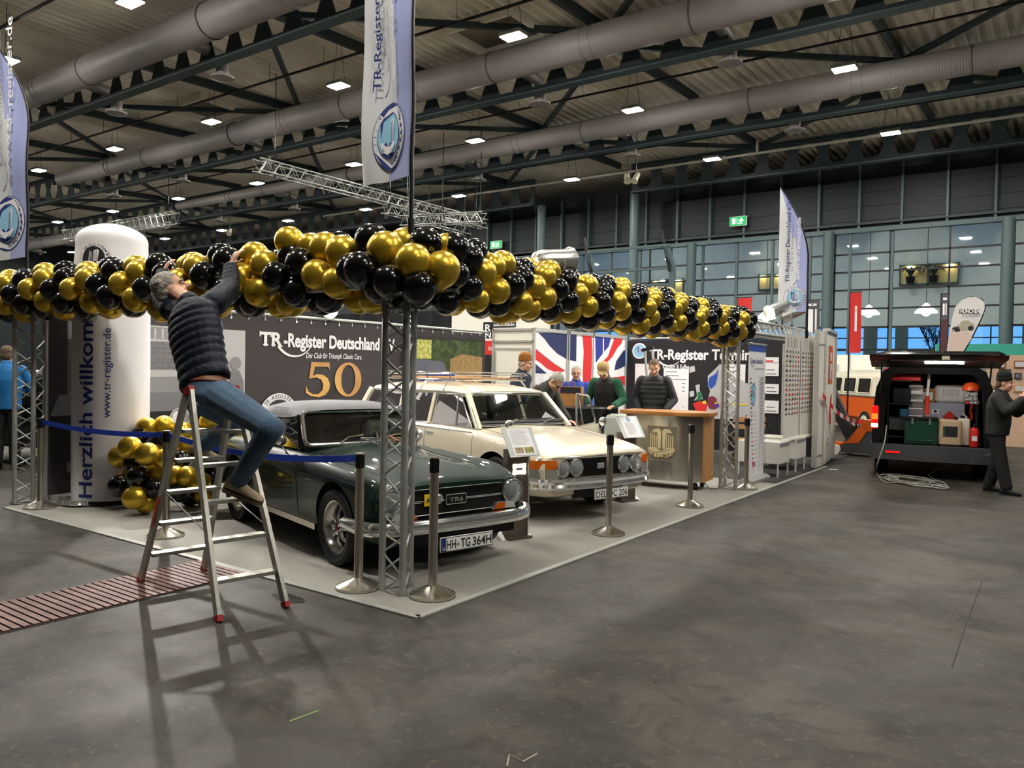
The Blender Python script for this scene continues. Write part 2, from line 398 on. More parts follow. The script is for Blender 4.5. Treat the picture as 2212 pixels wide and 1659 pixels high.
# warm lit windows in the white foyer wall
for k, (a, b) in enumerate((((1640, 597), (1690, 622)), ((1945, 577), (2070, 608)), ((1405, 609), (1476, 633)))):
    p0, p1 = GY(*a, 35.9), GY(*b, 35.9); c = (p0+p1)/2; w, h = abs(p1.x-p0.x), abs(p0.z-p1.z)+.1
    q = B(); q.box((c.x, 35.93, c.z), (w, .04, h), mat('warm_room', '#d9c08a', .8)); 
    for dx in (-.5, 0, .5): q.box((c.x+dx*w, 35.88, c.z), (.06, .12, h+.1), M_post)
    for dz in (-.5, .5): q.box((c.x, 35.88, c.z+dz*h), (w, .12, .06), M_post)
    for dx in (-.32, .36): q.cyl((c.x+dx*w, 35.8, c.z+h*.34), (c.x+dx*w, 35.8, c.z+h*.42), .13, emit('warm_lamp', '#ffe9b0', 14), 12)
    struct(q.build('window_%d' % (k+3)), 'small warmly lit window high in the white foyer wall')
    if k == 1:
        for i, dx in enumerate((-.3, .1)):
            t = thing('potted_plant', 'dark spiky plant in the warm foyer window, %s' % ('left one' if i == 0 else 'right one'), 'plant', (c.x+dx*w, 35.6, c.z-h/2), group='plants in the foyer window')
            B().lathe([(.1, 0), (.16, .02), (.2, .32), (.17, .33)], M_black, 12).build('pot', t)
            lf = B(); random.seed(i)
            for j in range(9):
                a = j*.7; r = random.uniform(.25, .42)
                lf.tube([(0, 0, .3), (r*.4*cos(a), r*.4*sin(a)*.4, .62), (r*cos(a), r*sin(a)*.4, .72), (r*1.5*cos(a), r*1.5*sin(a)*.4, .5)], [.03, .05, .05, .01], mat('leaf_dark', '#1d2a1c', .6), 5)
            lf.build('leaves', t)
# pendant lamps and bare tree beyond
for i, (x, y) in enumerate(((1655, 674), (1877, 664), (2001, 660))):
    p = GY(x, y, 31); t = thing('pendant_lamp', 'bright white cone pendant lamp in the foyer, ' + ('beside the right beach flag', 'above the red banner', 'left of the teardrop flag')[i], 'lamp', (p.x, p.y, p.z-.3), group='foyer pendant lamps')
    B().lathe([(.42, 0), (.4, .08), (.12, .32), (.05, .4)], mat('lamp_white', '#f4f2ea', .5, emis='#fff3da', es=2.2), 20).build('lamp_shade', t)
    B().cyl((0, 0, .4), (0, 0, 9.6-p.z), .012, M_black, 6).build('cable', t)
    B().sph((0, 0, .06), .18, emit('bulb', '#fff6e0', 30), 10).build('bulb', t)
random.seed(3)
tb = B(); M_bark = mat('bark', '#4a4038', .9)
def branch(p, d, L, r, n):
    q = p+d*L; tb.cyl(p, q, r, M_bark, 5, r*.7, False)
    if n:
        for k in range(3):
            e = (d+V((random.uniform(-.75, .75), random.uniform(-.5, .5), random.uniform(-.15, .5)))).normalized(); branch(q, e, L*random.uniform(.62, .85), r*.62, n-1)
branch(V((-2.5, 46, 0)), V((0, 0, 1)), 1.5, .13, 5)
tag(tb.build('bare_tree'), 'bare winter tree outside the far foyer windows', 'tree')
struct(B().box((0, 60, -.05), (140, 47, .1), mat('outside', '#8fa0b5', .9)).build('ground'))

# ------------------------------------------------------------------ roof steel
def castellated(name, Y, x0, x1, skip=0):
    b = B(); p = .93; zb, zt = BEAM_Z, 8.9; n = int((x1-x0)/p)
    for k in range(n):
        X = x0+k*p; zc = 8.42; hw, hh = .33, .35
        hexa = [(X+p/2-hw, zc), (X+p/2-hw*.55, zc+hh), (X+p/2+hw*.55, zc+hh), (X+p/2+hw, zc), (X+p/2+hw*.55, zc-hh), (X+p/2-hw*.55, zc-hh)]
        o = [(X, zc), (X, zt), (X+p, zt), (X+p, zc), (X+p, zb), (X, zb)]
        for y in (Y-.012, Y+.012):
            b.add([(x, y, z) for x, z in hexa+o], [(j, (j+1) % 6, 6+(j+1) % 6, 6+j) for j in range(6)], M_steel, False)
        b.add([(x, y, z) for y in (Y-.012, Y+.012) for x, z in hexa], [(j, (j+1) % 6, 6+(j+1) % 6, 6+j) for j in range(6)], M_steel, False)
    L = n*p
    b.box((x0+L/2, Y, zb), (L, .26, .035), M_post).box((x0+L/2, Y, zt), (L, .26, .035), M_steel)
    struct(b.build(name), 'dark green castellated roof beam with hexagonal openings')
for k, (Y, a, c) in enumerate(((1.05, -49, 24), (6.2, -49, 24), (11.3, -49, 24), (16.45, -49, 24), (21.6, -49, -13.4), (21.6, -9.5, 24))): castellated('trim_%d' % (20+k), Y, a, c)
br = B()
for Y in (6.2, 11.3, 16.45):
    for k in range(14):
        X = -45+5*k
        br.bar((X, Y, 8.72), (X, Y+5.15, 8.95), .12, .2, M_steel)
        s = 1 if (k+int(Y)) % 2 else -1
        br.bar((X+(0 if s > 0 else 5), Y, 8.6), (X+(5 if s > 0 else 0), Y+5.15, 8.9), .1, .12, M_steel)
struct(br.build('trim_30'), 'dark purlins and diagonal bracing under the roof')
for k in range(5):       # cable trays above the lamp rows
    Y = 3.75+5.1*k-.15
    if k == 4: continue
    c = B().box((-12, Y, 8.62), (72, .05, .04), M_black)
    for j in range(36): c.cyl((-47+2*j, Y, 8.62), (-47+2*j, Y, 9.05), .006, M_black, 4)
    struct(c.build('trim_%d' % (31+k)), 'thin cable tray running above a row of lamps')
c = B().cyl((-25, 20.9, 8.5), (20, 20.9, 8.5), .045, mat('pipe_white', '#b9b6aa', .4), 10)
c.tube([(-4.7, 20.9, 8.5), (-4.8, 20.9, 8.5), (-4.8, 20.9, 8.9)], .045, MATS['pipe_white'])
struct(c.build('trim_37'), 'pale pipe running along the far side of the roof')
# roof hatches
for i, (x, y) in enumerate(((1075, 60), (445, 228), (2190, 165))):
    p = G(x, y, 9.04); b = B()
    for sx in (-.9, .9): b.box((p.x+sx, p.y, 8.95), (.08, 1.5, .26), M_deck)
    for sy in (-.75, .75): b.box((p.x, p.y+sy, 8.95), (1.9, .08, .26), M_deck)
    b.box((p.x, p.y, 9.03), (1.8, 1.5, .02), mat('hatch', '#7a7363', .8)); struct(b.build('trim_%d' % (40+i)), 'framed hatch in the corrugated roof')

# ------------------------------------------------------------------ ducts with drop outlets
def duct(Y, x0, x1, z, rads, outs, label):
    t = thing('air_duct', label, 'duct', (x0, Y, z)); b = B(); n = len(rads)
    pts = [(0, 0, 0)]; 
    b.tube([((x1-x0)*i/(n-1), 0, 0) for i in range(n)], rads, M_duct, 28); rg = b
    for k in range(int((x1-x0)/2.4)):
        X = 1.2+2.4*k
        for d in (0, .22 if k % 2 else .0):
            r = rads[min(int(X/(x1-x0)*(n-1)+.5), n-1)]*1.025; rg.cyl((X+d, 0, 0), (X+d+.03, 0, 0), r, M_duct2, 28)
    b.build('pipe', t)
    for X in outs:
        o = B(); o.tube([(X-x0, 0, -.05), (X-x0, .55, -.1), (X-x0, .92, -.14), (X-x0, 1.02, -.3), (X-x0, 1.02, 7.8-z)], .14, M_duct2, 14)
        o.lathe([(.16, .06), (.25, .03), (.25, 0), (.14, -.02), (.1, .0), (.06, -.02)], M_duct, 20, (X-x0, 1.02, 7.78-z)); o.build('outlet', t)
duct(5.55, -21.5, 24, 8.38, [.3, .33, .35, .35, .35, .35, .35, .35], (-16.2, -11.8, -7, -2, 3, 8), 'large round grey duct crossing the top left corner of the ceiling')
duct(10.65, -27.9, 24, 8.44, [.25, .3, .34, .34, .34, .34, .34, .34, .34], (-26, -21.5, -17, -11.8, -6.9, -2.35, 3.2, 8), 'long round grey duct crossing behind the tall middle flag')
duct(15.8, -28.5, 24, 8.41, [.16, .2, .25, .29, .31, .31, .31, .31, .31], (-27, -22, -17.2, -12.7, -7.1, -2.5, 2.6), 'long round grey duct nearest to the glass wall')
duct(16.4, -48, -30.5, 8.0, [.3, .3, .3, .3], (-45, -40, -34), 'far grey duct glimpsed behind the left beach flag')

# ------------------------------------------------------------------ hall lamps
def lamp0():
    t = thing('ceiling_light', 'x', 'lamp')
    B().rbox((0, 0, .05), (.5, .34, .08), .03, M_alu).build('housing', t)
    B().box((0, 0, .003), (.44, .28, .012), emit('led', '#fffaf0', LAMP_E)).build('diffuser', t, 'glowing white panel')
    w = B()
    for s in (-1, 1): w.cyl((s*.2, 0, .09), (s*.06, 0, 1.02), .006, M_black, 4)
    w.build('suspension_wire', t); return t
L0 = lamp0(); nl = 0
rown = ('the farthest row, along the pale pipe', 'the row before the duct nearest the glass', 'the row before the middle duct', 'the row nearest the camera')
ordw = ('first', 'second', 'third', 'fourth', 'fifth', 'sixth', 'seventh', 'eighth', 'ninth', 'tenth', 'eleventh')
for k in range(5):
    Y = (19.1, 13.8, 8.7, 3.8, -1.3)[k]; seen = 0
    for j in range(11):
        X = -.65-4.92*j+(9.84 if k > 2 else 4.92)
        if X < -46 or (k == 4 and X < -28): continue
        p = V((X, Y, 8.0)); q = p-CP; w = q.dot(cf)
        lab = 'square white ceiling light above the aisle in front of the stand'
        if w > 0 and 0 <= W/2+FPX*q.dot(cr)/w <= W and -20 <= H/2-FPX*q.dot(cu)/w <= H and k < 4:
            lab = 'white ceiling light, %s from the right in %s' % (ordw[seen], rown[k]); seen += 1
        if nl == 0: o = L0; o.location = p; o['label'] = lab
        else: o = dup(L0, p, 0, lab)
        o['group'] = 'hall ceiling lights'; nl += 1
# exit signs
for i, (x, y) in enumerate(((1595, 478), (1072, 529))):
    p = GY(x, y, 23.2); t = thing('exit_sign', 'green running-man exit sign ' + ('left of the right beach flag' if i == 0 else 'left of the silver spotlight above the balloons'), 'sign', (p.x, p.y, p.z-.16))
    B().rbox((0, 0, .16), (.62, .08, .34), .02, M_white, rot=Matrix.Identity(3)).build('housing', t)
    g = B().box((0, -.045, .16), (.58, .01, .3), mat('exit_green', '#0b8a4a', .4, emis='#0b9a52', es=.9)); e = mat('exit_white', '#ffffff', .4, emis='#ffffff', es=1.4)
    P = Panel((-.29, -.05, .01), (1, 0, 0), (0, 0, 1), b=g)
    P.rect(.09, .06, .2, .25, e).rect(.255, .05, .27, .26, e)
    P.disc(.41, .235, .026, e, 12).P([(.33, .2), (.4, .205), (.44, .15), (.41, .1), (.47, .05), (.44, .04), (.37, .1), (.36, .05), (.3, .05), (.3, .07), (.34, .07), (.37, .16), (.32, .17)], e).P([(.42, .19), (.5, .16), (.49, .14), (.42, .16)], e)
    g.build('legend', t)
# ------------------------------------------------------------------ print colours
K_white = mat('print_white', '#e9e8ea', .6); K_navy = mat('print_navy', '#1c2f78', .6); K_lav = mat('print_lavender', '#a9afdc', .6)
K_cyan = mat('print_cyan', '#8fc6e2', .6); K_black = mat('print_black', '#1b1a1e', .7); K_grey = mat('print_grey', '#77777c', .7)
K_red = mat('print_red', '#cf2a25', .6); K_dark = mat('print_anthracite', '#3b3638', .7, bump=('noise', 4, .25)); K_lgrey = mat('print_light_grey', '#b9b8ba', .7)
K_mgrey = mat('print_mid_grey', '#8b8a8d', .7); K_orange = mat('print_orange', '#e05a2c', .6); K_blue = mat('print_blue', '#2c4fa8', .6)

def emblem(p, u, v, r, ring, ink, inner, book, word='TRIUMPH', wreath=True, lower='DEUTSCHLAND'):
    """round club badge: lettered ring, open book of stripes over a bowl"""
    p.disc(u, v, r, ink, 40).disc(u, v, r*.97, ring, 40)
    p.arctext('TR-REGISTER', u, v, r*.76, r*.17, ink, 90, 100)
    if lower: p.arctext(lower, u, v, r*.76, r*.15, ink, 270, 88, inside=True)
    if wreath:
        for sgn in (-1, 1):
            for k in range(5):
                a = radians((180 if sgn < 0 else 0)+(-30+15*k)); c, s = u+r*.86*cos(a), v+r*.86*sin(a)
                p.P([(c+r*.07*cos(a+t), s+r*.035*sin(a+t)+r*.05*sin(t)) for t in (0, 1.6, 3.1, 4.7)], ink)
    p.disc(u, v, r*.71, ink, 36).disc(u, v, r*.68, inner, 36)
    book_mark(p, u, v, r*.62, book, ring)
    p.P([(u-r*.5, v-r*.22), (u-r*.25, v-r*.2), (u, v-r*.33), (u+r*.25, v-r*.2), (u+r*.5, v-r*.22), (u+r*.34, v-r*.5), (u, v-r*.58), (u-r*.34, v-r*.5)], ring)
    p.P([(u-r*.3, v-r*.24), (u-r*.15, v-r*.2), (u-r*.02, v-r*.33), (u-r*.14, v-r*.32)], ink).P([(u+r*.3, v-r*.24), (u+r*.15, v-r*.2), (u+r*.02, v-r*.33), (u+r*.14, v-r*.32)], ink)
    p.arctext(word, u, v+r*.12, r*.6, r*.12, ink, 270, 62, inside=True)
def book_mark(p, u, v, k, ink, paper):
    for sgn, m, m2 in ((-1, ink, paper), (1, paper, ink)):
        q = [(u+sgn*k*.04, v-k*.45), (u+sgn*k*.04, v+k*.62), (u+sgn*k*.22, v+k*.78), (u+sgn*k*.52, v+k*.82), (u+sgn*k*.58, v+k*.62), (u+sgn*k*.46, v-k*.3)]
        p.P(q if sgn > 0 else q[::-1], m)
        for j in range(3):
            x = u+sgn*k*(.13+.12*j); p.rect(x-k*.022, v-k*.38, x+k*.022, v+k*(.55+.08*j), m2)

# ------------------------------------------------------------------ aluminium truss
def lacing(b, a0, a1, c0, c1, pitch=.26, r=.008):
    L = (V(a1)-V(a0)).length; n = max(2, int(L/pitch)); P0, P1, Q0, Q1 = V(a0), V(a1), V(c0), V(c1)
    for k in range(n):
        t0, t1, tm = k/n, (k+1)/n, (k+.5)/n
        b.cyl(P0.lerp(P1, t0), Q0.lerp(Q1, tm), r, M_alu, 6, caps=False); b.cyl(Q0.lerp(Q1, tm), P0.lerp(P1, t1), r, M_alu, 6, caps=False)
def truss(label, chords, r=.025, base=False, pitch=.26, name='truss_column', joints=()):
    o = V(chords[0][0]); t = thing(name, label, 'truss', o); ch = [(V(a)-o, V(b)-o) for a, b in chords]
    for a, c in ch: B().cyl(a, c, r, M_alu, 14).build('chord', t)
    b = B(); n = len(ch)
    for k in range(n): lacing(b, *ch[k], *ch[(k+1) % n], pitch)
    b.build('lacing', t)
    j = B()
    for f in joints:
        for a, c in ch: p = a.lerp(c, f); q = a.lerp(c, f+.02); j.cyl(p, q, r*1.25, M_alu, 14)
        for k in range(n): j.cyl(ch[k][0].lerp(ch[k][1], f+.01), ch[(k+1) % n][0].lerp(ch[(k+1) % n][1], f+.01), .014, M_alu, 8)
    if joints: j.build('coupler', t)
    if base:
        b = B(); c = sum((a for a, _ in ch), V())/n
        ring = [c+(a-c)*1.25+V((0, 0, .012)) for a, _ in ch]
        b.tube([ring[0], (ring[0]+ring[1])/2+(ring[0]+ring[1]-2*c)*.02, ring[1], ring[2]], .011, M_alu, 8, True)
        for a, _ in ch: b.cyl(a, a+V((0, 0, .05)), r*1.2, M_alu, 14)
        b.build('base_frame', t)
    return t
def col(pts, z, label): truss(label, [(V((p.x, p.y, .0)), V((p.x, p.y, z))) for p in pts], base=True, joints=(.945, .9))
col((G(824.8, 1276), G(869, 1289), G(885, 1271)), 2.2, 'aluminium truss column at the near corner, between two steel posts')
col((G(31, 1089), G(71, 1091), V((-6.1, .46, 0))), 2.25, 'aluminium truss column at the left edge, by the person in blue')
col((G(1556, 1055), G(1588.4, 1060), G(1567, 1052)+V((-.03, .06, 0))), 2.2, 'aluminium truss column beside the steel counter and roll-up banner')
truss('truss beam under the left arm of the balloon garland', [((-6.4, .22, 2.16), (-.35, .22, 2.16)), ((-6.4, .48, 2.16), (-.35, .48, 2.16)), ((-6.4, .35, 2.36), (-.35, .35, 2.36))], name='truss_beam')
truss('truss beam along the aisle side, bare beyond the garland', [((-.5, .2, 2.15), (-.5, 10.2, 2.15)), ((-.27, .2, 2.15), (-.27, 10.2, 2.15)), ((-.385, .2, 2.34), (-.385, 10.2, 2.34))], name='truss_beam')
truss('dark truss column half hidden behind the white partition', [((-.62, 9.9, 0), (-.62, 9.9, 2.1)), ((-.38, 9.9, 0), (-.38, 9.9, 2.1)), ((-.5, 10.1, 0), (-.5, 10.1, 2.1))], base=True)
def flown(label, p0, p1, s=.3):
    p0, p1 = V(p0), V(p1); d = (p1-p0).normalized(); a, b2 = basis(d)
    t = truss(label, [(p0+a*x*s/2+V((0, 0, z*s/2)), p1+a*x*s/2+V((0, 0, z*s/2))) for x, z in ((-1, -1), (1, -1), (1, 1), (-1, 1))], .02, pitch=.4, name='hanging_truss')
    o = t.location
    for f in (.06, .5, .95):
        h = B(); c = p0.lerp(p1, f)-o; h.tube([c+V((0, 0, -.2)), c+a*.12, c+V((0, 0, .5)), c-a*.12, c+V((0, 0, -.2))], .02, M_black, 6)
        h.cyl(c+V((0, 0, .5)), c+V((0, 0, 9.04-c.z-o.z)), .012, M_black, 5); h.build('sling', t)
flown('long silver truss hanging from the roof left of the tall flag pole', (-13.4, 8.65, 6.6), (-13.4, 18.07, 6.6))
flown('short silver truss hanging lowest, crossing just behind the flag pole', (-14.4, 15.0, 6.3), (-11.5, 15.6, 6.25))
flown('silver truss hanging behind the long one, above the far exit sign', (-14.6, 14.4, 6.65), (-14.3, 18.3, 6.5))
flown('silver truss hanging at the left, beside the left beach flag', (-33, 13.2, 7.1), (-24.5, 13.2, 7.1), .4)

# ------------------------------------------------------------------ barrier posts and belts
def stanchion(x, y, label, bx=1, by=0):
    t = thing('barrier_post', label, 'barrier post', (x, y, 0), group='steel barrier posts')
    B().lathe([(.158, 0), (.16, .012), (.16, .028), (.15, .034), (.045, .082), (.034, .086)], M_steelb, 40).build('base', t)
    B().lathe([(.161, 0), (.163, .004), (.163, .01), (.159, .012)], M_rub, 40, caps=False).build('rubber_rim', t, 'black rubber rim')
    B().cyl((0, 0, .08), (0, 0, .87), .032, M_steelb, 24).build('post', t)
    c = B().cyl((0, 0, .87), (0, 0, .965), .0335, M_black, 24).cyl((0, 0, .965), (0, 0, .975), .031, M_steelb, 24)
    for a in range(4): c.box((cos(a*pi/2)*.033, sin(a*pi/2)*.033, .92), (.012, .012, .085), M_black)
    c.build('belt_cassette', t, 'black belt cassette'); return t
for (x, y), lab in zip(((-5.66, .226), (-3.355, .292), (-.769, .219), (-.223, .396), (-.26, 3.021), (-.257, 5.029), (-.205, 6.85)),
    ('steel barrier post by the left truss column, start of the blue belt', 'steel barrier post behind the stepladder, in front of the balloon heap', 'steel barrier post just left of the corner truss, end of the blue belt',
     'steel barrier post just right of the corner truss, before the green grille', 'steel barrier post in front of the white car\'s number plate', 'steel barrier post in front of the steel counter', 'steel barrier post beside the roll-up banner, farthest down the aisle')):
    stanchion(x, y, lab)
M_belt = mat('belt_blue', '#1238a8', .55)
def belt(a, c, sag, label):
    a, c = V(a), V(c); b = B(); n = 16; rings = []
    d = (c-a).normalized(); nr = d.cross(V((0, 0, 1))).normalized()
    for k in range(n+1):
        f = k/n; p = a.lerp(c, f)-V((0, 0, sag*4*f*(1-f))); rings.append([p+nr*.0015+V((0, 0, .025)), p-nr*.0015+V((0, 0, .025)), p-nr*.0015-V((0, 0, .025)), p+nr*.0015-V((0, 0, .025))])
    b.loft(rings, M_belt); tag(b.build('barrier_belt'), label, 'barrier belt', 'blue barrier belts')
belt((-5.62, .226, .935), (-3.40, .292, .935), .04, 'blue belt in front of the white inflatable column')
belt((-3.31, .292, .935), (-.81, .219, .935), .075, 'blue belt passing behind the stepladder to the dark green car')

# ------------------------------------------------------------------ balloons
M_gold = mat('balloon_gold', '#cfae38', .28, metal=.7); M_bblk = mat('balloon_black', '#0b0b0c', .16, spec=.6, coat=.4)
def balloon_mesh(name, m):
    b = B(); b.lathe([(.002, -1.13), (.1, -1.14), (.07, -1.07), (.1, -1.03), (.3, -.93), (.55, -.79), (.78, -.57), (.93, -.3), (1, .02), (.97, .3), (.86, .55), (.68, .76), (.45, .91), (.2, .985), (.02, 1.0)], m, 22)
    o = b.build(name); me = o.data; bpy.data.objects.remove(o); return me
BM = (balloon_mesh('gold_balloon', M_gold), balloon_mesh('black_balloon', M_bblk))
nb = 0
def balloon(p, r, gold, label, axis, group):
    global nb
    o = link(('gold_balloon', 'black_balloon')[0 if gold else 1], BM[0 if gold else 1]); o.location = p
    o.rotation_euler = V(axis).to_track_quat('Z', 'Y').to_euler(); r *= random.uniform(.97, 1.06); o.scale = (r, r, r*1.03)
    tag(o, ('glossy gold' if gold else 'shiny black')+' balloon '+label, 'balloon', group); nb += 1
random.seed(11)
def arm(p0, p1, n, where, flip, rr=.15, m=4, br=.113):
    p0, p1 = V(p0), V(p1); d = (p1-p0).normalized(); a, b = basis(d)   # a horizontal, b up
    for k in range(n):
        f = (k+.5)/n; c = p0.lerp(p1, f); c.z += .02*sin(k*.9)
        tw = random.uniform(-.12, .12)+(pi/m if k % 2 else 0)
        for j in range(m):
            ph = tw+j*2*pi/m; q = a*cos(ph)+b*sin(ph)
            if q.dot((CP-c).normalized()) < -.5: continue            # hidden behind the others
            ph2 = (ph if flip else pi-ph) % (2*pi)
            gold = int(math.floor(k*.5*1.0+ (ph2/(2*pi))*2+.3)) % 2 == 0
            R = rr*random.uniform(.92, 1.1)
            if f < .08 and where[0][2] == 'corner': R *= 1.12
            pos = c+q*R+d*random.uniform(-.025, .025)
            lab = [w for lo, hi, w in ((x[0], x[1], x[3]) for x in where) if lo <= f < hi][0]
            part = 'on top' if q.z > .6 else 'underneath' if q.z < -.6 else ('on the near side' if (pos-CP).length < (c-CP).length else 'on the far side')
            balloon(pos, br, gold, '%s of the garland %s' % (part, lab), q, 'balloons of the long garland')
arm((-.45, .38, 2.27), (-6.85, .3, 2.33), 29, ((0, .12, 'corner', 'left of the corner truss'), (.12, .34, '', 'above the dark green car roof'), (.34, .58, '', 'over the man on the ladder'), (.58, .8, '', 'in front of the inflatable'), (.8, 1.01, '', 'by the left truss column')), True, .185, 5, .12)
arm((-.42, .5, 2.27), (-.42, 7.1, 2.23), 38, ((0, .1, 'corner', 'right of the corner truss'), (.1, .3, '', 'above the green car bonnet'), (.3, .52, '', 'in front of the union flag'), (.52, .8, '', 'above the steel counter'), (.8, 1.01, '', 'at its right end')), False, .175, 6, .104)
CG = 'balloons of the long garland'
for px, py, Y, r, g, lab in ((625, 522, .30, .118, 1, 'sitting highest left of the corner'), (672, 535, .33, .112, 1, 'second highest left of the corner'), (733, 532, .4, .112, 0, 'on top between the gold pairs'), (802, 527, .42, .115, 1, 'on top left of the flag pole'), (833, 541, .2, .125, 1, 'biggest at the corner left of the pole'),
    (892, 566, .18, .122, 1, 'facing the camera right of the pole'), (919, 530, .42, .12, 0, 'on top right of the pole'), (978, 541, .62, .12, 0, 'second on top right of the pole'), (781, 583, .08, .122, 0, 'big one low left of the pole'), (841, 609, .12, .118, 0, 'right above the corner truss column'), (905, 622, .2, .12, 0, 'low one right of the corner column'), (955, 583, .36, .12, 1, 'near the corner beside the black pair')):
    balloon(GY(px, py, Y), r, g, lab+' on the garland', (0, 0, 1), CG)
# heap of balloons on the carpet
random.seed(5); HG = 'balloons heaped on the carpet'
heap = [(280, 967, .7, 1, 'upper left gold one'), (318, 982, .75, 1, ''), (255, 985, .8, 1, ''), (272, 940, .95, 0, ''), (318, 925, 1.05, 1, ''), (355, 920, 1.2, 1, ''), (300, 930, 1.3, 0, ''), (345, 960, 1.0, 0, ''), (355, 993, .9, 1, ''), (290, 1000, .85, 0, ''),
    (297, 1030, .7, 0, ''), (257, 1050, .66, 0, ''), (283, 1024, .9, 1, ''), (333, 1022, .9, 1, ''), (332, 1056, .8, 0, ''), (291, 1076, .62, 1, ''), (315, 1092, .75, 1, ''), (275, 1070, .9, 0, ''), (395, 935, 1.3, 1, ''), (430, 900, 1.5, 0, ''), (452, 910, 1.5, 1, ''), (380, 1030, 1.05, 1, ''), (404, 1030, 1.1, 1, ''), (385, 1062, 1.05, 0, ''), (430, 1042, 1.2, 1, ''), (445, 990, 1.3, 0, ''), (390, 995, 1.2, 0, ''), (405, 960, 1.35, 1, ''), (470, 940, 1.6, 0, ''), (505, 925, 1.7, 1, ''), (480, 1000, 1.45, 1, ''), (460, 1030, 1.4, 0, ''), (495, 1000, 1.6, 0, ''), (505, 970, 1.7, 1, ''), (410, 1085, 1.3, 0, ''), (440, 1075, 1.4, 1, '')]
for i, (px, py, Y, g, w) in enumerate(heap):
    p = GY(px, py, Y); p.z = max(p.z, .125); q_ = V((p.x+5.55, p.y-.93, 0))
    if q_.length < .54: q_ = q_.normalized()*.54; p.x, p.y = q_.x-5.55, q_.y+.93
    lay = 'at the bottom' if p.z < .3 else 'at the top' if p.z > .68 else 'halfway up'; sd = 'left end' if px < 300 else 'middle' if px < 400 else 'right end'
    balloon(p, .117, g, '%s of the heap, %s of the stepladder' % (lay, {'left end': 'farthest left', 'middle': 'just left', 'right end': 'inside the frame'}[sd]), (random.uniform(-1, 1), random.uniform(-1, 1), .6), HG)

# ------------------------------------------------------------------ spotlights of the stand
M_parglow = emit('par_lens', '#fff2d6', 14); M_pars = mat('par_silver', '#d2d2cc', .22, metal=.75)
def par(p, aim, label, w=SPOT_W, s=1.0, size=1.5):
    p = V(p); t = thing('spotlight', label, 'spotlight', p); d = (V(aim)-p).normalized(); R = d.to_track_quat('Z', 'Y').to_matrix()
    B().lathe([(.05, -.24), (.085, -.22), (.1, -.15), (.105, .1), (.125, .16), (.122, .165), (.1, .12)], M_pars, 24, rot=R, caps=False).build('can', t)
    B().lathe([(.0, .02), (.09, .05), (.1, .1)], M_parglow, 20, rot=R, caps=False).build('lens', t)
    y = B(); sx = R @ V((1, 0, 0))
    y.tube([sx*.12, sx*.13+V((0, 0, -.05)), V((0, 0, -.2))+sx*.05, V((0, 0, -.2))-sx*.05, -sx*.13+V((0, 0, -.05)), -sx*.12], .008, M_alu, 6); y.cyl((0, 0, -.2), (0, 0, -.24), .02, M_black, 8); y.build('yoke', t)
    ld = bpy.data.lights.new('spot', 'SPOT'); ld.energy = w; ld.spot_size = size; ld.spot_blend = .5; ld.shadow_soft_size = .03; ld.color = (1, .95, .88)
    lo = bpy.data.objects.new('beam', ld); COL.objects.link(lo); lo.parent = t; lo.location = d*.2; lo.rotation_euler = (-d).to_track_quat('Z', 'Y').to_euler()
    return t
par((-6.08, 1.95, 2.62), (-.6, -1.0, .3), 'silver spotlight peeping over the garland above the man\'s head', 380, .95)
par((-6.06, 4.6, 2.5), (-2.4, 1.6, .4), 'silver spotlight on the banner wall behind the corner truss', 200)
par((-.4, 2.2, 2.56), (.6, 5.2, 2.9), 'silver spotlight lying on the garland right of the corner', 40)
par((-.42, 8.75, 2.6), (-2.6, 5.0, .7), 'bright silver spotlight on the beam under the right beach flag', 220)
par((-.42, 9.6, 2.6), (-3.6, 9.0, 1.2), 'second silver spotlight on the beam, right of the beach flag pole', 160)

for n, (x, y, lab) in enumerate(((1355, 384, 'left of the small cream spotlights hanging before the dark wall'), (1374, 383, 'right of the small cream spotlights hanging before the dark wall'), (496, 500, 'small spotlight hanging low under the far roof left of the long truss'))):
    q = GY(x, y, 17.3); t = thing('stage_light', lab, 'spotlight', q, group='small hanging spotlights'); R = V((.35-.5*(n % 2), -.5, -.75)).normalized().to_track_quat('Z', 'Y').to_matrix()
    B().lathe([(.04, -.16), (.07, -.15), (.09, .1), (.12, .16), (.1, .15)], mat('spot_cream', '#b9b29c', .5), 18, rot=R).build('can', t); B().cyl((0, 0, .05), (0, 0, 9.12-q.z), .012, M_black, 6).build('hanger', t)
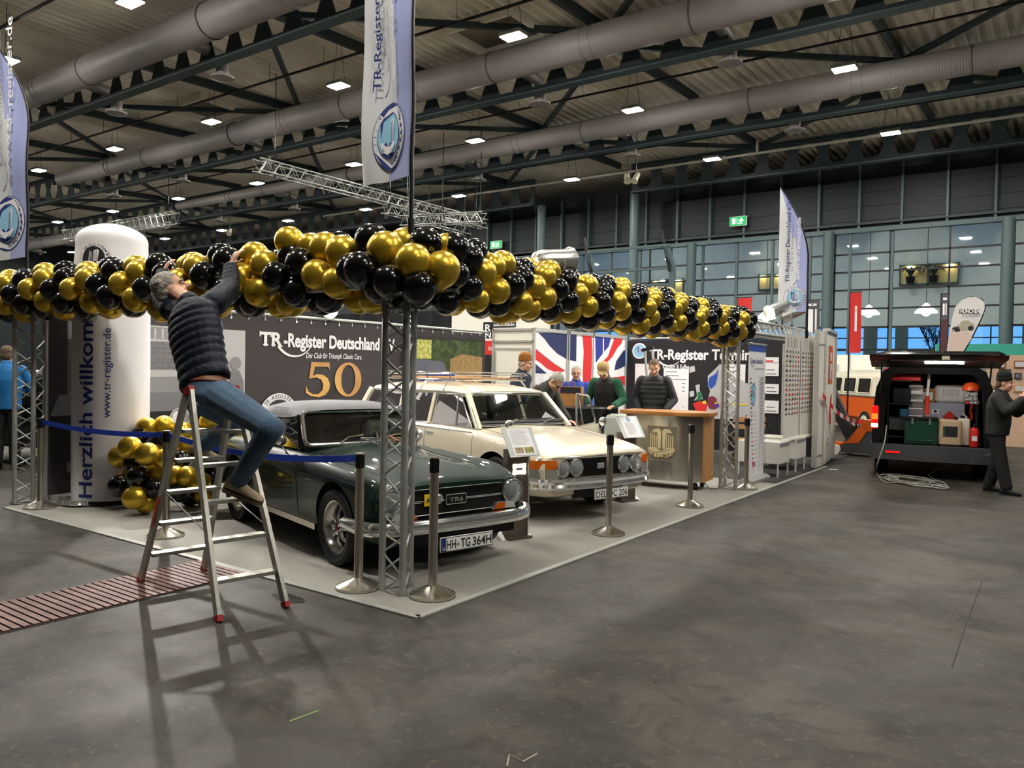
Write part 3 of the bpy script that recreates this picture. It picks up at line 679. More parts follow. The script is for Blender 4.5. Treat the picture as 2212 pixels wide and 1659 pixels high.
# ------------------------------------------------------------------ beach flags
M_flagw = mat('flag_white', '#d9dbdd', .75, bump=('noise', 3, .2)); M_flagl = mat('flag_lavender', '#a7aedd', .75, bump=('noise', 3, .2))
def beach_flag(label, foot, free, h, z0, tip, taper=.55, curve=True, S=1.0, sq=1.0, ks=1.0):
    """foot: pole foot; free: ground point below the free edge; cloth from z0 to z0+h"""
    foot, free = V(foot), V(free); t = thing('beach_flag', label, 'flag', foot, group='club beach flags'); w = (free-foot).length/sq; U = (foot-free).normalized(); N = U.cross(V((0, 0, 1)))
    o = free-foot
    def edge(v):     # width of the cloth at height v
        f = v/h
        return w if f < taper or not curve else w*max(0.0, 1-((f-taper)/(1-taper))**1.7)
    def f(u, v, hh):
        rip = .018*sin(u*9+v*2.2)*(1-u/w*.8)+.012*sin(v*5+u*3)
        fold = 0 if sq == 1 else .012*sin(u*11+.4*sin(v*2))*(1-(u/w)**4)
        return o+U*(u*sq)+V((0, 0, z0-foot.z+v))+N*(rip+fold+hh)
    b = B(); nv = 44; nu = 8 if sq == 1 else 28
    for side in (0, 1):
        vs = []; fs = []
        for j in range(nv+1):
            v = h*j/nv; e = edge(v); sag = -.05*S*(1-v/h)*(v < h*.06)
            for i in range(nu+1): vs.append(f(e*i/nu, v-.03*(1-i/nu)*(j == 0), .0 if side == 0 else -.004))
        for j in range(nv):
            for i in range(nu):
                k = j*(nu+1)+i; q = (k, k+1, k+nu+2, k+nu+1); fs.append(q if side == 0 else q[::-1])
        if side == 0:
            # wavy colour border between white and lavender
            fw = [q for q in fs if (lambda i, j: i < nu*(.52+.1*sin(j*.13)))(q[0] % (nu+1), q[0]//(nu+1))]; fl = [q for q in fs if q not in fw]
            b.add(vs, fw, M_flagw); b.add(vs, fl, M_flagl)
        else: b.add(vs, fs, M_flagw)
    P = Panel(f=f, b=b, step=.001, h0=.003 if sq == 1 else .008)
    k = w/.5*ks
    emblem(P, w*.56, .27*k*.9, .19*k, K_white, K_navy, K_cyan, K_navy)
    P.text('TR-Register Deutschland e.V.', w*.36, .56*k*.9, .075*k, K_navy, .012, width=min(h-.75*k, 1.75*k), ang=90, sub=sq < 1)
    P.text('Der Club für Triumph Classic Cars.', w*.47, .78*k*.9, .034*k, K_grey, width=1.0*k if h > 1.9*k else .85*k, ang=90, sub=sq < 1)
    P.text('www.tr-register.de', w*.7, .6*k*.9, .07*k, K_white, .01, width=1.1*k, ang=90, sub=sq < 1)
    P.arc(w*.36, .64*k*.9, .13*k, .012*k, -60, 50, K_navy, w1=.002)
    b.build('cloth', t)
    pole = B(); pts = [(0, 0, 0), (0, 0, z0-foot.z)]+[tuple(f(edge(h*i/24), h*i/24, 0)) for i in range(1, 25)]
    n = len(pts); pole.tube(pts, [.019]*2+[.017-.01*i/24 for i in range(24)], M_black, 8); pole.build('pole', t)
    c = B().cyl((0, 0, z0-foot.z-.42), (0, 0, z0-foot.z-.3), .026, M_black, 10); c.build('pole_joint', t); return t
beach_flag('tall white and lavender club flag above the corner truss, cut off by the picture top', (-.5, .42, 2.15), (-.965, .40, 2.15), 2.6, 2.95, 0, curve=False, sq=.58, ks=.8)
beach_flag('white and lavender club beach flag at the left picture edge', (-6.46, .42, 2.2), (-7.3, .3, 2.2), 2.75, 2.78, 0, taper=.55)
beach_flag('white and lavender club beach flag at the right, above the silver spotlights', (-.02, 9.0, 2.2), (-.42, 8.8, 2.2), 1.96, 2.57, 0, taper=.42)

# ------------------------------------------------------------------ inflatable welcome column
ic = G(235, 1098); ic = V((-5.55, .93, 0)); t = thing('inflatable_column', 'tall white inflatable column reading Herzlich willkommen in blue', 'inflatable', ic)
M_infl = mat('inflatable_white', '#e3e2e6', .55, bump=('noise', 2.2, .15)); R0 = .40
prof = [(.37, .03), (.39, .06), (R0, .25), (R0, 1.2), (R0*.99, 2.2), (R0*.97, 2.6), (R0*.93, 2.85), (.36, 3.0), (.26, 3.09), (.12, 3.14), (.01, 3.15)]
b = B().lathe(crom(prof, 4), M_infl, 48, caps=False)
fa = math.atan2(CP.y-ic.y, CP.x-ic.x)
cf_ = lambda u, v, h: V(((R0*1.0+h)*cos(fa+u/R0), (R0*1.0+h)*sin(fa+u/R0), v))
P = Panel(f=cf_, b=b, step=.001, h0=.004)
P.text('Herzlich willkommen', -.19, .1, .17, K_navy, .016, width=2.4, ang=90, sub=True)
P.text('www.tr-register.de', -.01, .98, .08, K_navy, .006, width=.98, ang=90, sub=True)
hp = Panel(f=lambda u, v, h: V(((R0*.965-.035*((v-2.55)/.4)+h)*cos(fa+u/R0), (R0*.965-.035*((v-2.55)/.4)+h)*sin(fa+u/R0), v)), b=b, step=.001, h0=.01)
emblem(hp, -.2, 2.72, .18, K_white, K_black, K_black, K_black, lower=None)
b.build('skin', t)
B().lathe([(.37, 0), (.39, .01), (.395, .05), (.385, .07)], M_black, 48).build('base_ring', t, 'black base ring')
# ------------------------------------------------------------------ aluminium trestle ladder
LA, LB, LC, LD = V((-2.109, -.648, 0)), V((-.91, -.819, 0)), V((-.82, -.376, 0)), V((-2.022, -.194, 0))
TA, TC = V((-1.495, -.664, 1.41)), V((-1.435, -.354, 1.41))
t = thing('stepladder', 'aluminium double-sided stepladder with the man on it', 'ladder', (-1.47, -.5, 0)); lo = V(t.location)
M_ladder = mat('ladder_alu', '#b9b9b0', .38, metal=.75, noise=(22, .6, '#98978d')); M_cap = mat('red_cap', '#a01f1c', .5)
rungz = (.22, .455, .69, .92, 1.13, 1.325)
dAB = (LB-LA).normalized()
for (p, q, o, face) in ((LA, TA, -.025, LD), (LB, TA, .025, LC), (LC, TC, .025, LB), (LD, TC, -.025, LA)):
    top = q+dAB*o; B().bar(p-lo, top-lo, .062, .026, M_ladder, up=(face-p).normalized()).build('stile', t)
    c = B().bar(p-lo, p.lerp(top, .025)-lo, .068, .032, M_cap, up=(face-p).normalized()); c.build('foot_cap', t, 'red rubber foot cap')
for (p, q, r, s, sg) in ((LB, TA, LC, TC, 1), (LA, TA, LD, TC, -1)):
    for i, z in enumerate(rungz):
        a = p.lerp(q, z/1.41)-lo; b_ = r.lerp(s, z/1.41)-lo; d = (b_-a).normalized()
        B().bar(a+d*.012-dAB*sg*.03, b_-d*.012-dAB*sg*.03, .085 if i < 5 else .1, .024, M_ladder).build('step', t)
for q in (TA, TC): B().bar(q+V((-.035, 0, -.02))-lo, q+V((.035, 0, .015))-lo, .04, .05, M_cap).build('hinge', t, 'red hinge cap')
for p, q, r in ((LA, LB, TA), (LD, LC, TC)): B().cyl(p.lerp(r, .5)-lo, q.lerp(r, .36)-lo, .004, M_alu, 6).build('spreader_strap', t)
pl = Panel(f=lambda u, v, h: (LA.lerp(TA-dAB*.025, v/1.41)-lo-(LD-LA).normalized()*(.0135+h)+dAB*u), step=.001)
pl.rect(-.022, .44, .022, .66, mat('red_sticker', '#b8392c', .5)); pl.b.build('sticker', t, 'red warning sticker')

# ------------------------------------------------------------------ figures
M_skin = mat('skin', '#c99a80', .5, noise=(6, .3, '#b98469')); M_skin2 = mat('skin_red', '#cf9a84', .5)
M_hairg = mat('hair_grey', '#b1aaa0', .75, noise=(30, .8, '#6f6860'), bump=('noise', 55, .7)); M_hairb = mat('hair_brown', '#5b4a38', .75, bump=('noise', 60, .6))
M_denim = mat('denim', '#4c647d', .9, noise=(7, .65, '#394e61'), bump=('noise', 260, .25)); M_trous = mat('trousers_dark', '#17181a', .8, noise=(5, .5, '#222326'))
M_eye = mat('eye_white', '#a89c90', .4); M_iris = mat('eye_dark', '#2a2320', .2); M_lip = mat('lips', '#a05f54', .5)
def capsule(b, p, q, r0, r1, m, n=12):
    p, q = V(p), V(q); b.cyl(p, q, r0, m, n, r1); b.sph(p, r0, m, n); b.sph(q, r1, m, n)
def chain(b, pts, m):
    """pts: (point, radius)"""
    for (p, r), (q, s) in zip(pts, pts[1:]): capsule(b, p, q, r, s, m)
def torso(b, hipc, chest, neck, right, wh, wc, dep, m):
    """stack of ellipses from hips to neck"""
    hipc, chest, neck = V(hipc), V(chest), V(neck); right = V(right).normalized(); rings = []
    axis = (neck-hipc).normalized(); fwd = axis.cross(right).normalized()
    waist = hipc.lerp(chest, .45); sh = chest.lerp(neck, .62)
    for c, w, d in ((hipc-axis*.09, wh*.8, dep*.85), (hipc, wh, dep), (waist, wh*.9, dep*.92), (chest, wc*.93, dep*1.06), (sh, wc*.86, dep*.85), (neck-axis*.02, wc*.42, dep*.55)):
        rings.append([c+right*(w*cos(a))+fwd*(d*sin(a)) for a in [2*pi*k/20 for k in range(20)]])
    b.loft(rings, m)
def head_parts(b, c, fw, up, m, s=1.0):
    """skull, jaw, nose, ears, brows about centre c ; face looks along fw"""
    c, fw, up = V(c), V(fw).normalized(), V(up).normalized(); rt = fw.cross(up).normalized(); up = rt.cross(fw); R = Matrix((rt, fw, up)).transposed(); g = lambda x, y, z: c+R @ V((x, y, z))*s
    b.sph(g(0, -.012, .03), (.076*s, .096*s, .088*s), m, 20, R); b.sph(g(0, .02, -.04), (.062*s, .074*s, .078*s), m, 18, R); b.sph(g(0, .062, -.088), (.03*s, .026*s, .024*s), m, 12, R)
    capsule(b, g(0, .094, .012), g(0, .112, -.022), .009*s, .014*s, m, 8); b.sph(g(.012, .1, -.026), .009*s, m, 8); b.sph(g(-.012, .1, -.026), .009*s, m, 8)
    for q in (-1, 1): b.sph(g(q*.076, -.006, -.008), (.009*s, .02*s, .033*s), m, 10, R); b.sph(g(q*.03, .084, .026), (.024*s, .012*s, .008*s), m, 10, R); b.sph(g(q*.036, .066, -.025), (.026*s, .026*s, .024*s), m, 10, R)
    return g, R
def face_bits(g, R, root, s=1.0, brow=None, smile=0):
    e = B(); 
    for q in (-1, 1):
        e.sph(g(q*.031, .084, .006), (.0125*s, .008*s, .006*s), M_eye, 10, R); e.sph(g(q*.031, .0915, .006), (.005*s, .004*s, .0055*s), M_iris, 8, R)
    e.build('eyes', root)
    mo = B(); mo.tube([g(-.026, .083, -.058+smile), g(-.012, .094, -.061), g(0, .097, -.061), g(.012, .094, -.061), g(.026, .083, -.058+smile)], [.002*s, .0045*s, .005*s, .0045*s, .002*s], M_lip, 6); mo.build('mouth', root)
    if brow:
        w = B()
        for q in (-1, 1): w.tube([g(q*.014, .095, .027), g(q*.032, .094, .033), g(q*.05, .08, .027)], .0045*s, brow, 6)
        w.build('eyebrows', root)
def hand(b, wrist, d, palm, m, curl=.6, s=1.0, side=1):
    """palm with four bent fingers and a thumb. d: direction of fingers, palm: palm normal, side: thumb side"""
    wrist, d, pn = V(wrist), V(d).normalized(), V(palm).normalized(); sd = d.cross(pn).normalized()*side; pn = sd.cross(d)*side
    k0 = wrist+d*.09*s; b.M = None
    for f in (-.03, -.01, .01, .03): capsule(b, wrist+sd*f*.55*s, k0+sd*f*s, .014*s, .0115*s, m, 8)
    for i, (f, L) in enumerate(((.031, .072), (.011, .082), (-.01, .076), (-.03, .06))):
        p = k0+sd*f*s; e = d
        for j, (fr, r) in enumerate(((.42, .0095), (.33, .0085), (.25, .0075))):
            a = curl*(.55+.5*j*.8)*(1+.12*i); e2 = (d*cos(a)+pn*sin(a)).normalized(); q = p+e2*L*fr*s; capsule(b, p, q, r*s, r*s*.93, m, 8); p = q
    p = wrist+d*.025*s+sd*.026*s; q = p+(d*.55+sd*.75+pn*.25).normalized()*.042*s; r = q+(d*.8+sd*.3+pn*.45).normalized()*.034*s
    capsule(b, p, q, .0135*s, .011*s, m, 8); capsule(b, q, r, .0105*s, .009*s, m, 8)
def hair(g, R, root, m, s=1.0, kind='short'):
    b = B(); b.sph(g(0, -.02, .042), (.083*s, .1*s, .086*s), m, 22, R); b.sph(g(0, -.055, -.015), (.074*s, .058*s, .07*s), m, 18, R)
    if kind == 'full':
        random.seed(2)
        for i in range(26):
            a = i*2.4; z = .1-.006*i; r = .075; b.sph(g(r*sin(a)*.9, -.03-abs(cos(a))*.06+(.05 if z > .07 else 0), z), (.025*s, .03*s, .022*s), m, 8, R)
    me = fuse(b, .007*s, 3); o = link('hair', me, root)
    # keep the face clear: push hair points in front of the hairline inside the skull
    inv = R.transposed(); c0 = g(0, 0, 0)
    for v in me.vertices:
        l = inv @ (v.co-c0)/s
        if l.y > .035 and l.z < .075: v.co = c0+R @ V((l.x*.82, min(l.y, .05), l.z*.95))*s
    me.update(); return o
def shoe(b, ankle, toe, m, sole, up=V((0, 0, 1)), L=.29):
    a, d = V(ankle), (V(toe)-V(ankle)); d = d.normalized(); up = V(up); up = (up-d*up.dot(d)).normalized(); sd = d.cross(up).normalized(); base = a-up*.085-d*.075
    def sec(t, w, h0, h1): return [base+d*(L*t)+sd*(w*cos(x))+up*(h0+(h1-h0)*(.5+.5*sin(x))) for x in [2*pi*k/14 for k in range(14)]]
    b.loft([sec(0, .025, .02, .06), sec(.04, .036, .02, .1), sec(.2, .041, .02, .115), sec(.4, .044, .02, .1), sec(.62, .05, .02, .07), sec(.84, .048, .02, .055), sec(.96, .032, .02, .042), sec(1, .012, .022, .034)], m)
    b.loft([[base+d*(L*t)+sd*(w*x)+up*z for x, z in ((-1, 0), (1, 0), (1.04, .024), (-1.04, .024))] for t, w in ((-.01, .024), (.03, .038), (.3, .043), (.62, .052), (.85, .05), (.98, .03), (1.01, .012))], sole)
def person(label, joints, group=None):
    return thing('person', label, 'person', joints, group=group)

# ------------------------------------------------------------------ the man on the ladder
M_down = mat('down_jacket', '#141a28', .55, spec=.25, noise=(9, .4, '#0f131d'), bump=('noise', 30, .35)); M_leather = mat('leather', '#7a4a2c', .5)
M_suede = mat('suede', '#a39379', .9, noise=(20, .5, '#8c7c64')); M_gum = mat('gum_sole', '#5a4836', .7)
root = person('person in dark quilted jacket and blue jeans reaching up from the stepladder', (-1.46, -.5, 0)); ro = V(root.location)
L = lambda p: V(p)-ro
pel = L(GY(447, 843, -.52)); chest = L(GY(423, 722, -.47)); neck = L(GY(412, 655, -.44)); hd = L(GY(369, 624, -.43))
right = V((.93, .15, .1)).normalized()
shR = L(GY(463, 655, -.33)); elR = L(GY(497, 622, -.08)); wrR = L(GY(499, 574, .04))
shL = L(GY(372, 668, -.45)); elL = L(GY(345, 640, -.12)); wrL = L(GY(352, 590, .1))
hipR = L(GY(470, 862, -.5)); knR = L(GY(586, 925, -.58)); anR = L(GY(512, 1042, -.52)); toR = L(GY(548, 1082, -.57))
hipL = L(GY(432, 868, -.44)); knL = L(GY(512, 912, -.12)); anL = L(GY(432, 968, -.26)); toL = L(GY(455, 988, -.3))
b = B(); s_ = M_skin
torso(b, pel, chest, neck, right, .16, .19, .1, s_); chain(b, ((neck, .056), (hd, .06)), s_)
chain(b, ((shR, .06), (elR, .042), (wrR, .029)), s_); chain(b, ((shL, .06), (elL, .042), (wrL, .029)), s_)
chain(b, ((hipR, .085), (knR, .058), (anR, .042)), s_); chain(b, ((hipL, .085), (knL, .058), (anL, .042)), s_)
fwd = V((-.15, .85, .5)); upv = V((-.25, -.45, .85)); fwd = (fwd+V((.75, 0, 0))).normalized()
g, R = head_parts(b, hd, fwd, upv, s_, 1.1)
hand(b, wrR, (.25, .25, .9), (.1, 1, -.1), s_, .55, 1.0, -1); hand(b, wrL, (.1, .4, .9), (.3, 1, 0), s_, .5, 1.0, 1)
link('body', fuse(b, .0075, 3), root); face_bits(g, R, root, 1.1, M_hairg); hair(g, R, root, M_hairg, 1.1, 'full')
# quilted jacket: horizontal rolls modelled round torso and sleeves
b = B()
def rolls(b, P, m, step=.048, flat=None, depth=.008):
    """quilting rolls along a chain of (point, rx, ry) with a common right axis"""
    for (p, rx, ry), (q, sx, sy) in zip(P, P[1:]):
        p, q = V(p), V(q); n = max(1, int((q-p).length/step+.5)); ax = (q-p).normalized()
        rt = (right-ax*right.dot(ax)).normalized() if flat else basis(ax)[0]; fw = ax.cross(rt)
        rings = []
        for k in range(n):
            for t_, e in ((.02, 0), (.25, .75), (.5, 1), (.75, .75), (.98, 0)):
                f = (k+t_)/n; c = p.lerp(q, f); wx, wy = rx+(sx-rx)*f+e*depth, ry+(sy-ry)*f+e*depth
                rings.append([c+rt*(wx*cos(a))+fw*(wy*sin(a)) for a in [2*pi*i/22 for i in range(22)]])
        b.loft(rings, m)
hem = pel+(chest-pel).normalized()*.045
wst = hem.lerp(chest, .4); shc = chest.lerp(neck, .66)
rolls(b, ((hem, .192, .135), (wst, .19, .132), (chest, .212, .14), (shc, .2, .125), (neck, .105, .085)), M_down, .066, flat=True)
rolls(b, ((shR, .088, .088), (elR, .066, .066), (wrR-(wrR-elR).normalized()*.01, .05, .05)), M_down, .05); b.sph(shR, .092, M_down, 14); b.sph(elR, .068, M_down, 12)
rolls(b, ((shL, .088, .088), (elL, .066, .066), (wrL, .05, .05)), M_down, .05); b.sph(shL, .092, M_down, 14); b.sph(elL, .068, M_down, 12)
capsule(b, shc, shR, .1, .085, M_down); capsule(b, shc, shL, .1, .085, M_down)
b.lathe([(.07, -.02), (.078, .03), (.07, .055), (.06, .05)], M_down, 18, neck, rot=(hd-neck).normalized().to_track_quat('Z', 'Y').to_matrix())
link('quilted_jacket', fuse(b, .008, 2), root)
def jeans(b, hips, legs, m, hw=.15, k=1.0):
    for P in legs: chain(b, P, m)
b = B(); rtp = right
chain(b, ((hipR+V((0, .0, .03)), .118), (knR, .078), (anR+(knR-anR).normalized()*.04, .062)), M_denim); chain(b, ((hipL+V((0, 0, .03)), .118), (knL, .078), (anL+(knL-anL).normalized()*.03, .062)), M_denim)
ax = (chest-pel).normalized(); fw = ax.cross(right).normalized()
b.loft([[c+right*(w*cos(a))+fw*(d*sin(a)) for a in [2*pi*i/20 for i in range(20)]] for c, w, d in ((pel-ax*.13, .12, .1), (pel-ax*.06, .17, .135), (pel+ax*.03, .175, .128), (pel+ax*.085, .165, .118))], M_denim)
jn = link('jeans', fuse(b, .009, 3), root)
bl = B(); bl.loft([[pel+ax*h_+right*(w*cos(a))+fw*(d*sin(a)) for a in [2*pi*i/24 for i in range(24)]] for h_, w, d in ((.045, .181, .133), (.05, .184, .136), (.085, .179, .131), (.088, .176, .128))], M_leather, caps=False); bl.build('belt', root, 'brown leather belt')
for an, to, nm in ((anR, toR, 1), (anL, toL, 2)):
    s2 = B(); dd = (V(to)-V(an)).normalized(); upf = V((.2, -.05, 1)) if nm == 1 else V((.3, .1, 1))
    shoe(s2, an, an+V((.8, .45, -.3 if nm == 1 else -.15)), M_suede, M_gum, up=upf, L=.28); s2.build('shoe', root, 'beige suede shoe')
from mathutils.bvhtree import BVHTree
# ------------------------------------------------------------------ cars
M_green = mat('paint_green', '#08251b', .5, spec=.12, coat=.6); M_cream = mat('paint_cream', '#e4dbc4', .25, spec=.5, coat=.8)
M_glass = glass('car_glass', '#dfe6e4', .25); M_lens = mat('clear_lens', '#e6ecee', .04, alpha=.26, spec=.7); M_amber = mat('amber', '#d9690e', .2, trans=.3, emis='#c85a08', es=.03)
M_int = mat('interior_black', '#141414', .6); M_hood = mat('soft_top', '#606063', .75, noise=(5, .4, '#4d4d51'), bump=('noise', 260, .2)); M_gap = mat('gap', '#050505', .9)
M_tyre = mat('tyre', '#141414', .6, bump=('noise', 30, .1)); M_rim = mat('rim', '#c9c8c2', .22, metal=.9); M_plate = mat('plate_white', '#e8e8e4', .35)
M_wood = mat('rack_wood', '#b98850', .45, noise=(9, .6, '#96683a'))
def carbody(st, m, n=4, arches=(), rz=.31, m_in=None):
    """st: (x, [(y,z)...] half profile bottom centre -> top centre); returns mesh and BVH"""
    flat = [(x,)+tuple(c for p in pr for c in p) for x, pr in st]; fine = crom(flat, n); rings = []
    for f in fine:
        half = [(f[1+2*i], f[2+2*i]) for i in range((len(f)-1)//2)]
        h2 = crom(half, 3); ring = [V((f[0], -max(y, 0), z)) for y, z in h2]+[V((f[0], max(y, 0), z)) for y, z in h2[-2:0:-1]]
        rings.append(ring)
    b = B(); b.loft(rings, m); me = bpy.data.meshes.new('body'); me.from_pydata(b.v, [], b.f); me.materials.append(m); me.polygons.foreach_set('use_smooth', [True]*len(me.polygons)); me.update()
    cs = []
    for x, r in arches:
        c = B().cyl((x, -1.2, rz), (x, -.42, rz), r, m_in or M_int, 40).cyl((x, .42, rz), (x, 1.2, rz), r, m_in or M_int, 40); cs.append(c)
    if cs: me = cut(me, cs)
    me.set_sharp_from_angle(angle=radians(38))
    bv = BVHTree.FromPolygons([v.co.copy() for v in me.vertices], [tuple(p.vertices) for p in me.polygons])
    return me, bv
def side(bv, x, z, s=-1, off=.003):
    h = bv.ray_cast(V((x, s*2, z)), V((0, -s, 0))); p = h[0] if h[0] is not None else V((x, s*.7, z)); return p+V((0, s*off, 0))
def top(bv, x, y, off=.003):
    h = bv.ray_cast(V((x, y, 3)), V((0, 0, -1))); p = h[0] if h[0] is not None else V((x, y, .8)); return p+V((0, 0, off))
def front(bv, y, z, off=.003):
    h = bv.ray_cast(V((3, y, z)), V((-1, 0, 0))); p = h[0] if h[0] is not None else V((.7, y, z)); return p+V((off, 0, 0))
def sideline(b, bv, pts, m=None, s=-1, r=.0035, off=0): b.tube([side(bv, x, z, s, off) for x, z in pts], r, m or M_gap, 5)
def seg(a, c, n=8): return [(a[0]+(c[0]-a[0])*i/n, a[1]+(c[1]-a[1])*i/n) for i in range(n+1)]
def wheel(root, x, y, r, s, rim_r, style):
    w = B(); R = Matrix.Rotation(-s*pi/2, 3, 'X'); tw = .09
    w.lathe([(rim_r, -tw*.7), (r*.88, -tw), (r*.97, -tw*.85), (r, -tw*.55), (r, tw*.55), (r*.97, tw*.85), (r*.88, tw), (rim_r, tw*.7), (rim_r, -tw*.7)], M_tyre, 44, rot=R, caps=False)
    for k in range(56):
        a = 2*pi*k/56; w.box(R @ V((r*cos(a), r*sin(a), 0)), (.012, .012, .012), M_tyre) if False else None
    t = w.build('wheel', root, loc=(x, y, r)); m = B()
    m.lathe([(rim_r, tw*.7), (rim_r*1.04, tw*.78), (rim_r*.97, tw*.72), (rim_r*.93, tw*.3), (rim_r*.8, -.0), (rim_r*.78, -tw*.6), (rim_r, -tw*.7)], M_rim, 40, rot=R, caps=False)
    if style == 'spoke':
        for k in range(8):
            a = 2*pi*k/8; p = lambda q, z: R @ V((q*cos(a), q*sin(a), z))
            m.tube([p(rim_r*.84, -.005), p(rim_r*.7, .012), p(rim_r*.52, .035), p(rim_r*.34, .03), p(rim_r*.2, .012)], [.02, .018, .017, .018, .022], M_rim, 10)
        m.lathe([(rim_r*.3, -.03), (rim_r*.3, .02), (rim_r*.2, .035), (.02, .04)], M_rim, 20, rot=R)
        for k in range(4): a = 2*pi*k/4+.4; m.cyl(R @ V((.05*cos(a), .05*sin(a), .02)), R @ V((.05*cos(a), .05*sin(a), .06)), .012, M_chrome, 8)
    else: m.lathe([(rim_r*.8, -.0), (rim_r*.6, .02), (rim_r*.45, .005), (.05, .03), (.01, .035)], M_rim, 30, rot=R)
    m.build('rim', t)
    if style == 'spoke': B().lathe([(.028, .03), (.026, .056), (.01, .06)], mat('hub_red', '#7a2130', .3), 16, rot=R).build('hub_cap', t, 'dark red hub cap')
    B().cyl(R @ V((0, 0, -.06)), R @ V((0, 0, -.02)), rim_r*.75, M_int, 24).build('brake_drum', t)
def headlamp(root, p, r, d=V((1, 0, 0)), name='headlamp', depth=.05):
    R = V(d).normalized().to_track_quat('Z', 'Y').to_matrix()
    h = B().lathe([(r*1.12, -depth), (r*1.14, -.01), (r*1.12, .012), (r*1.02, .02), (r*.98, .01)], M_chrome, 32, p, R, caps=False).build(name, root, 'chrome rimmed headlamp')
    B().lathe([(r*.98, .004), (r*.9, -.02), (r*.6, -.05), (.001, -.06)], mat('reflector', '#eef0f0', .18, metal=.55, bump=('Y', 22, .5)), 28, p, R, caps=False).build('reflector', h)
    B().lathe([(r, .006), (r*.85, .02), (r*.5, .032), (.0004, .036)], M_lens, 28, p, R, caps=False).build('lens', h)
def plate(root, c, w, h, txt, eu, ang=0):
    b = B().rbox(c, (.012, w, h), .005, M_plate); O = V(c)+V((.007, -w/2, -h/2)); P = Panel(O, (0, 1, 0), (0, 0, 1), b=b, step=.0006, h0=.0004)
    P.rect(.004, .004, w-.004, h-.004, K_black).rect(.009, .009, w-.009, h-.009, M_plate)
    x = .012
    if eu: P.rect(.009, .009, .05, h-.009, K_navy).text('D', .03, .016, .022, K_white, .01, align='c'); x = .056
    return b, P, x
def quadframe(b, pts, r, m, rad=.05, n=5):
    """rounded closed frame through four corners"""
    pts = [V(p) for p in pts]; out = []
    for i, p in enumerate(pts):
        a, c = pts[i-1], pts[(i+1) % len(pts)]; u = (a-p).normalized(); w = (c-p).normalized()
        for k in range(n+1):
            t = k/n; q = p+u*rad*(1-t)**2+w*rad*t**2; out.append(q)
    b.tube(out, r, m, 8, True); return out
def seat(b, x, y, z, h, m, w=.46, lean=.14):
    b.loft([[V((x-lean*t+dx, y+dy, z+h*t)) for dx, dy in [((.055+.01*sin(3*t))*cos(a), w/2*(1-.18*t*t)*max(-1, min(1, 1.25*sin(a)))) for a in [2*pi*k/16 for k in range(16)]]] for t in (0, .15, .4, .65, .85, .96, 1.0)], m)
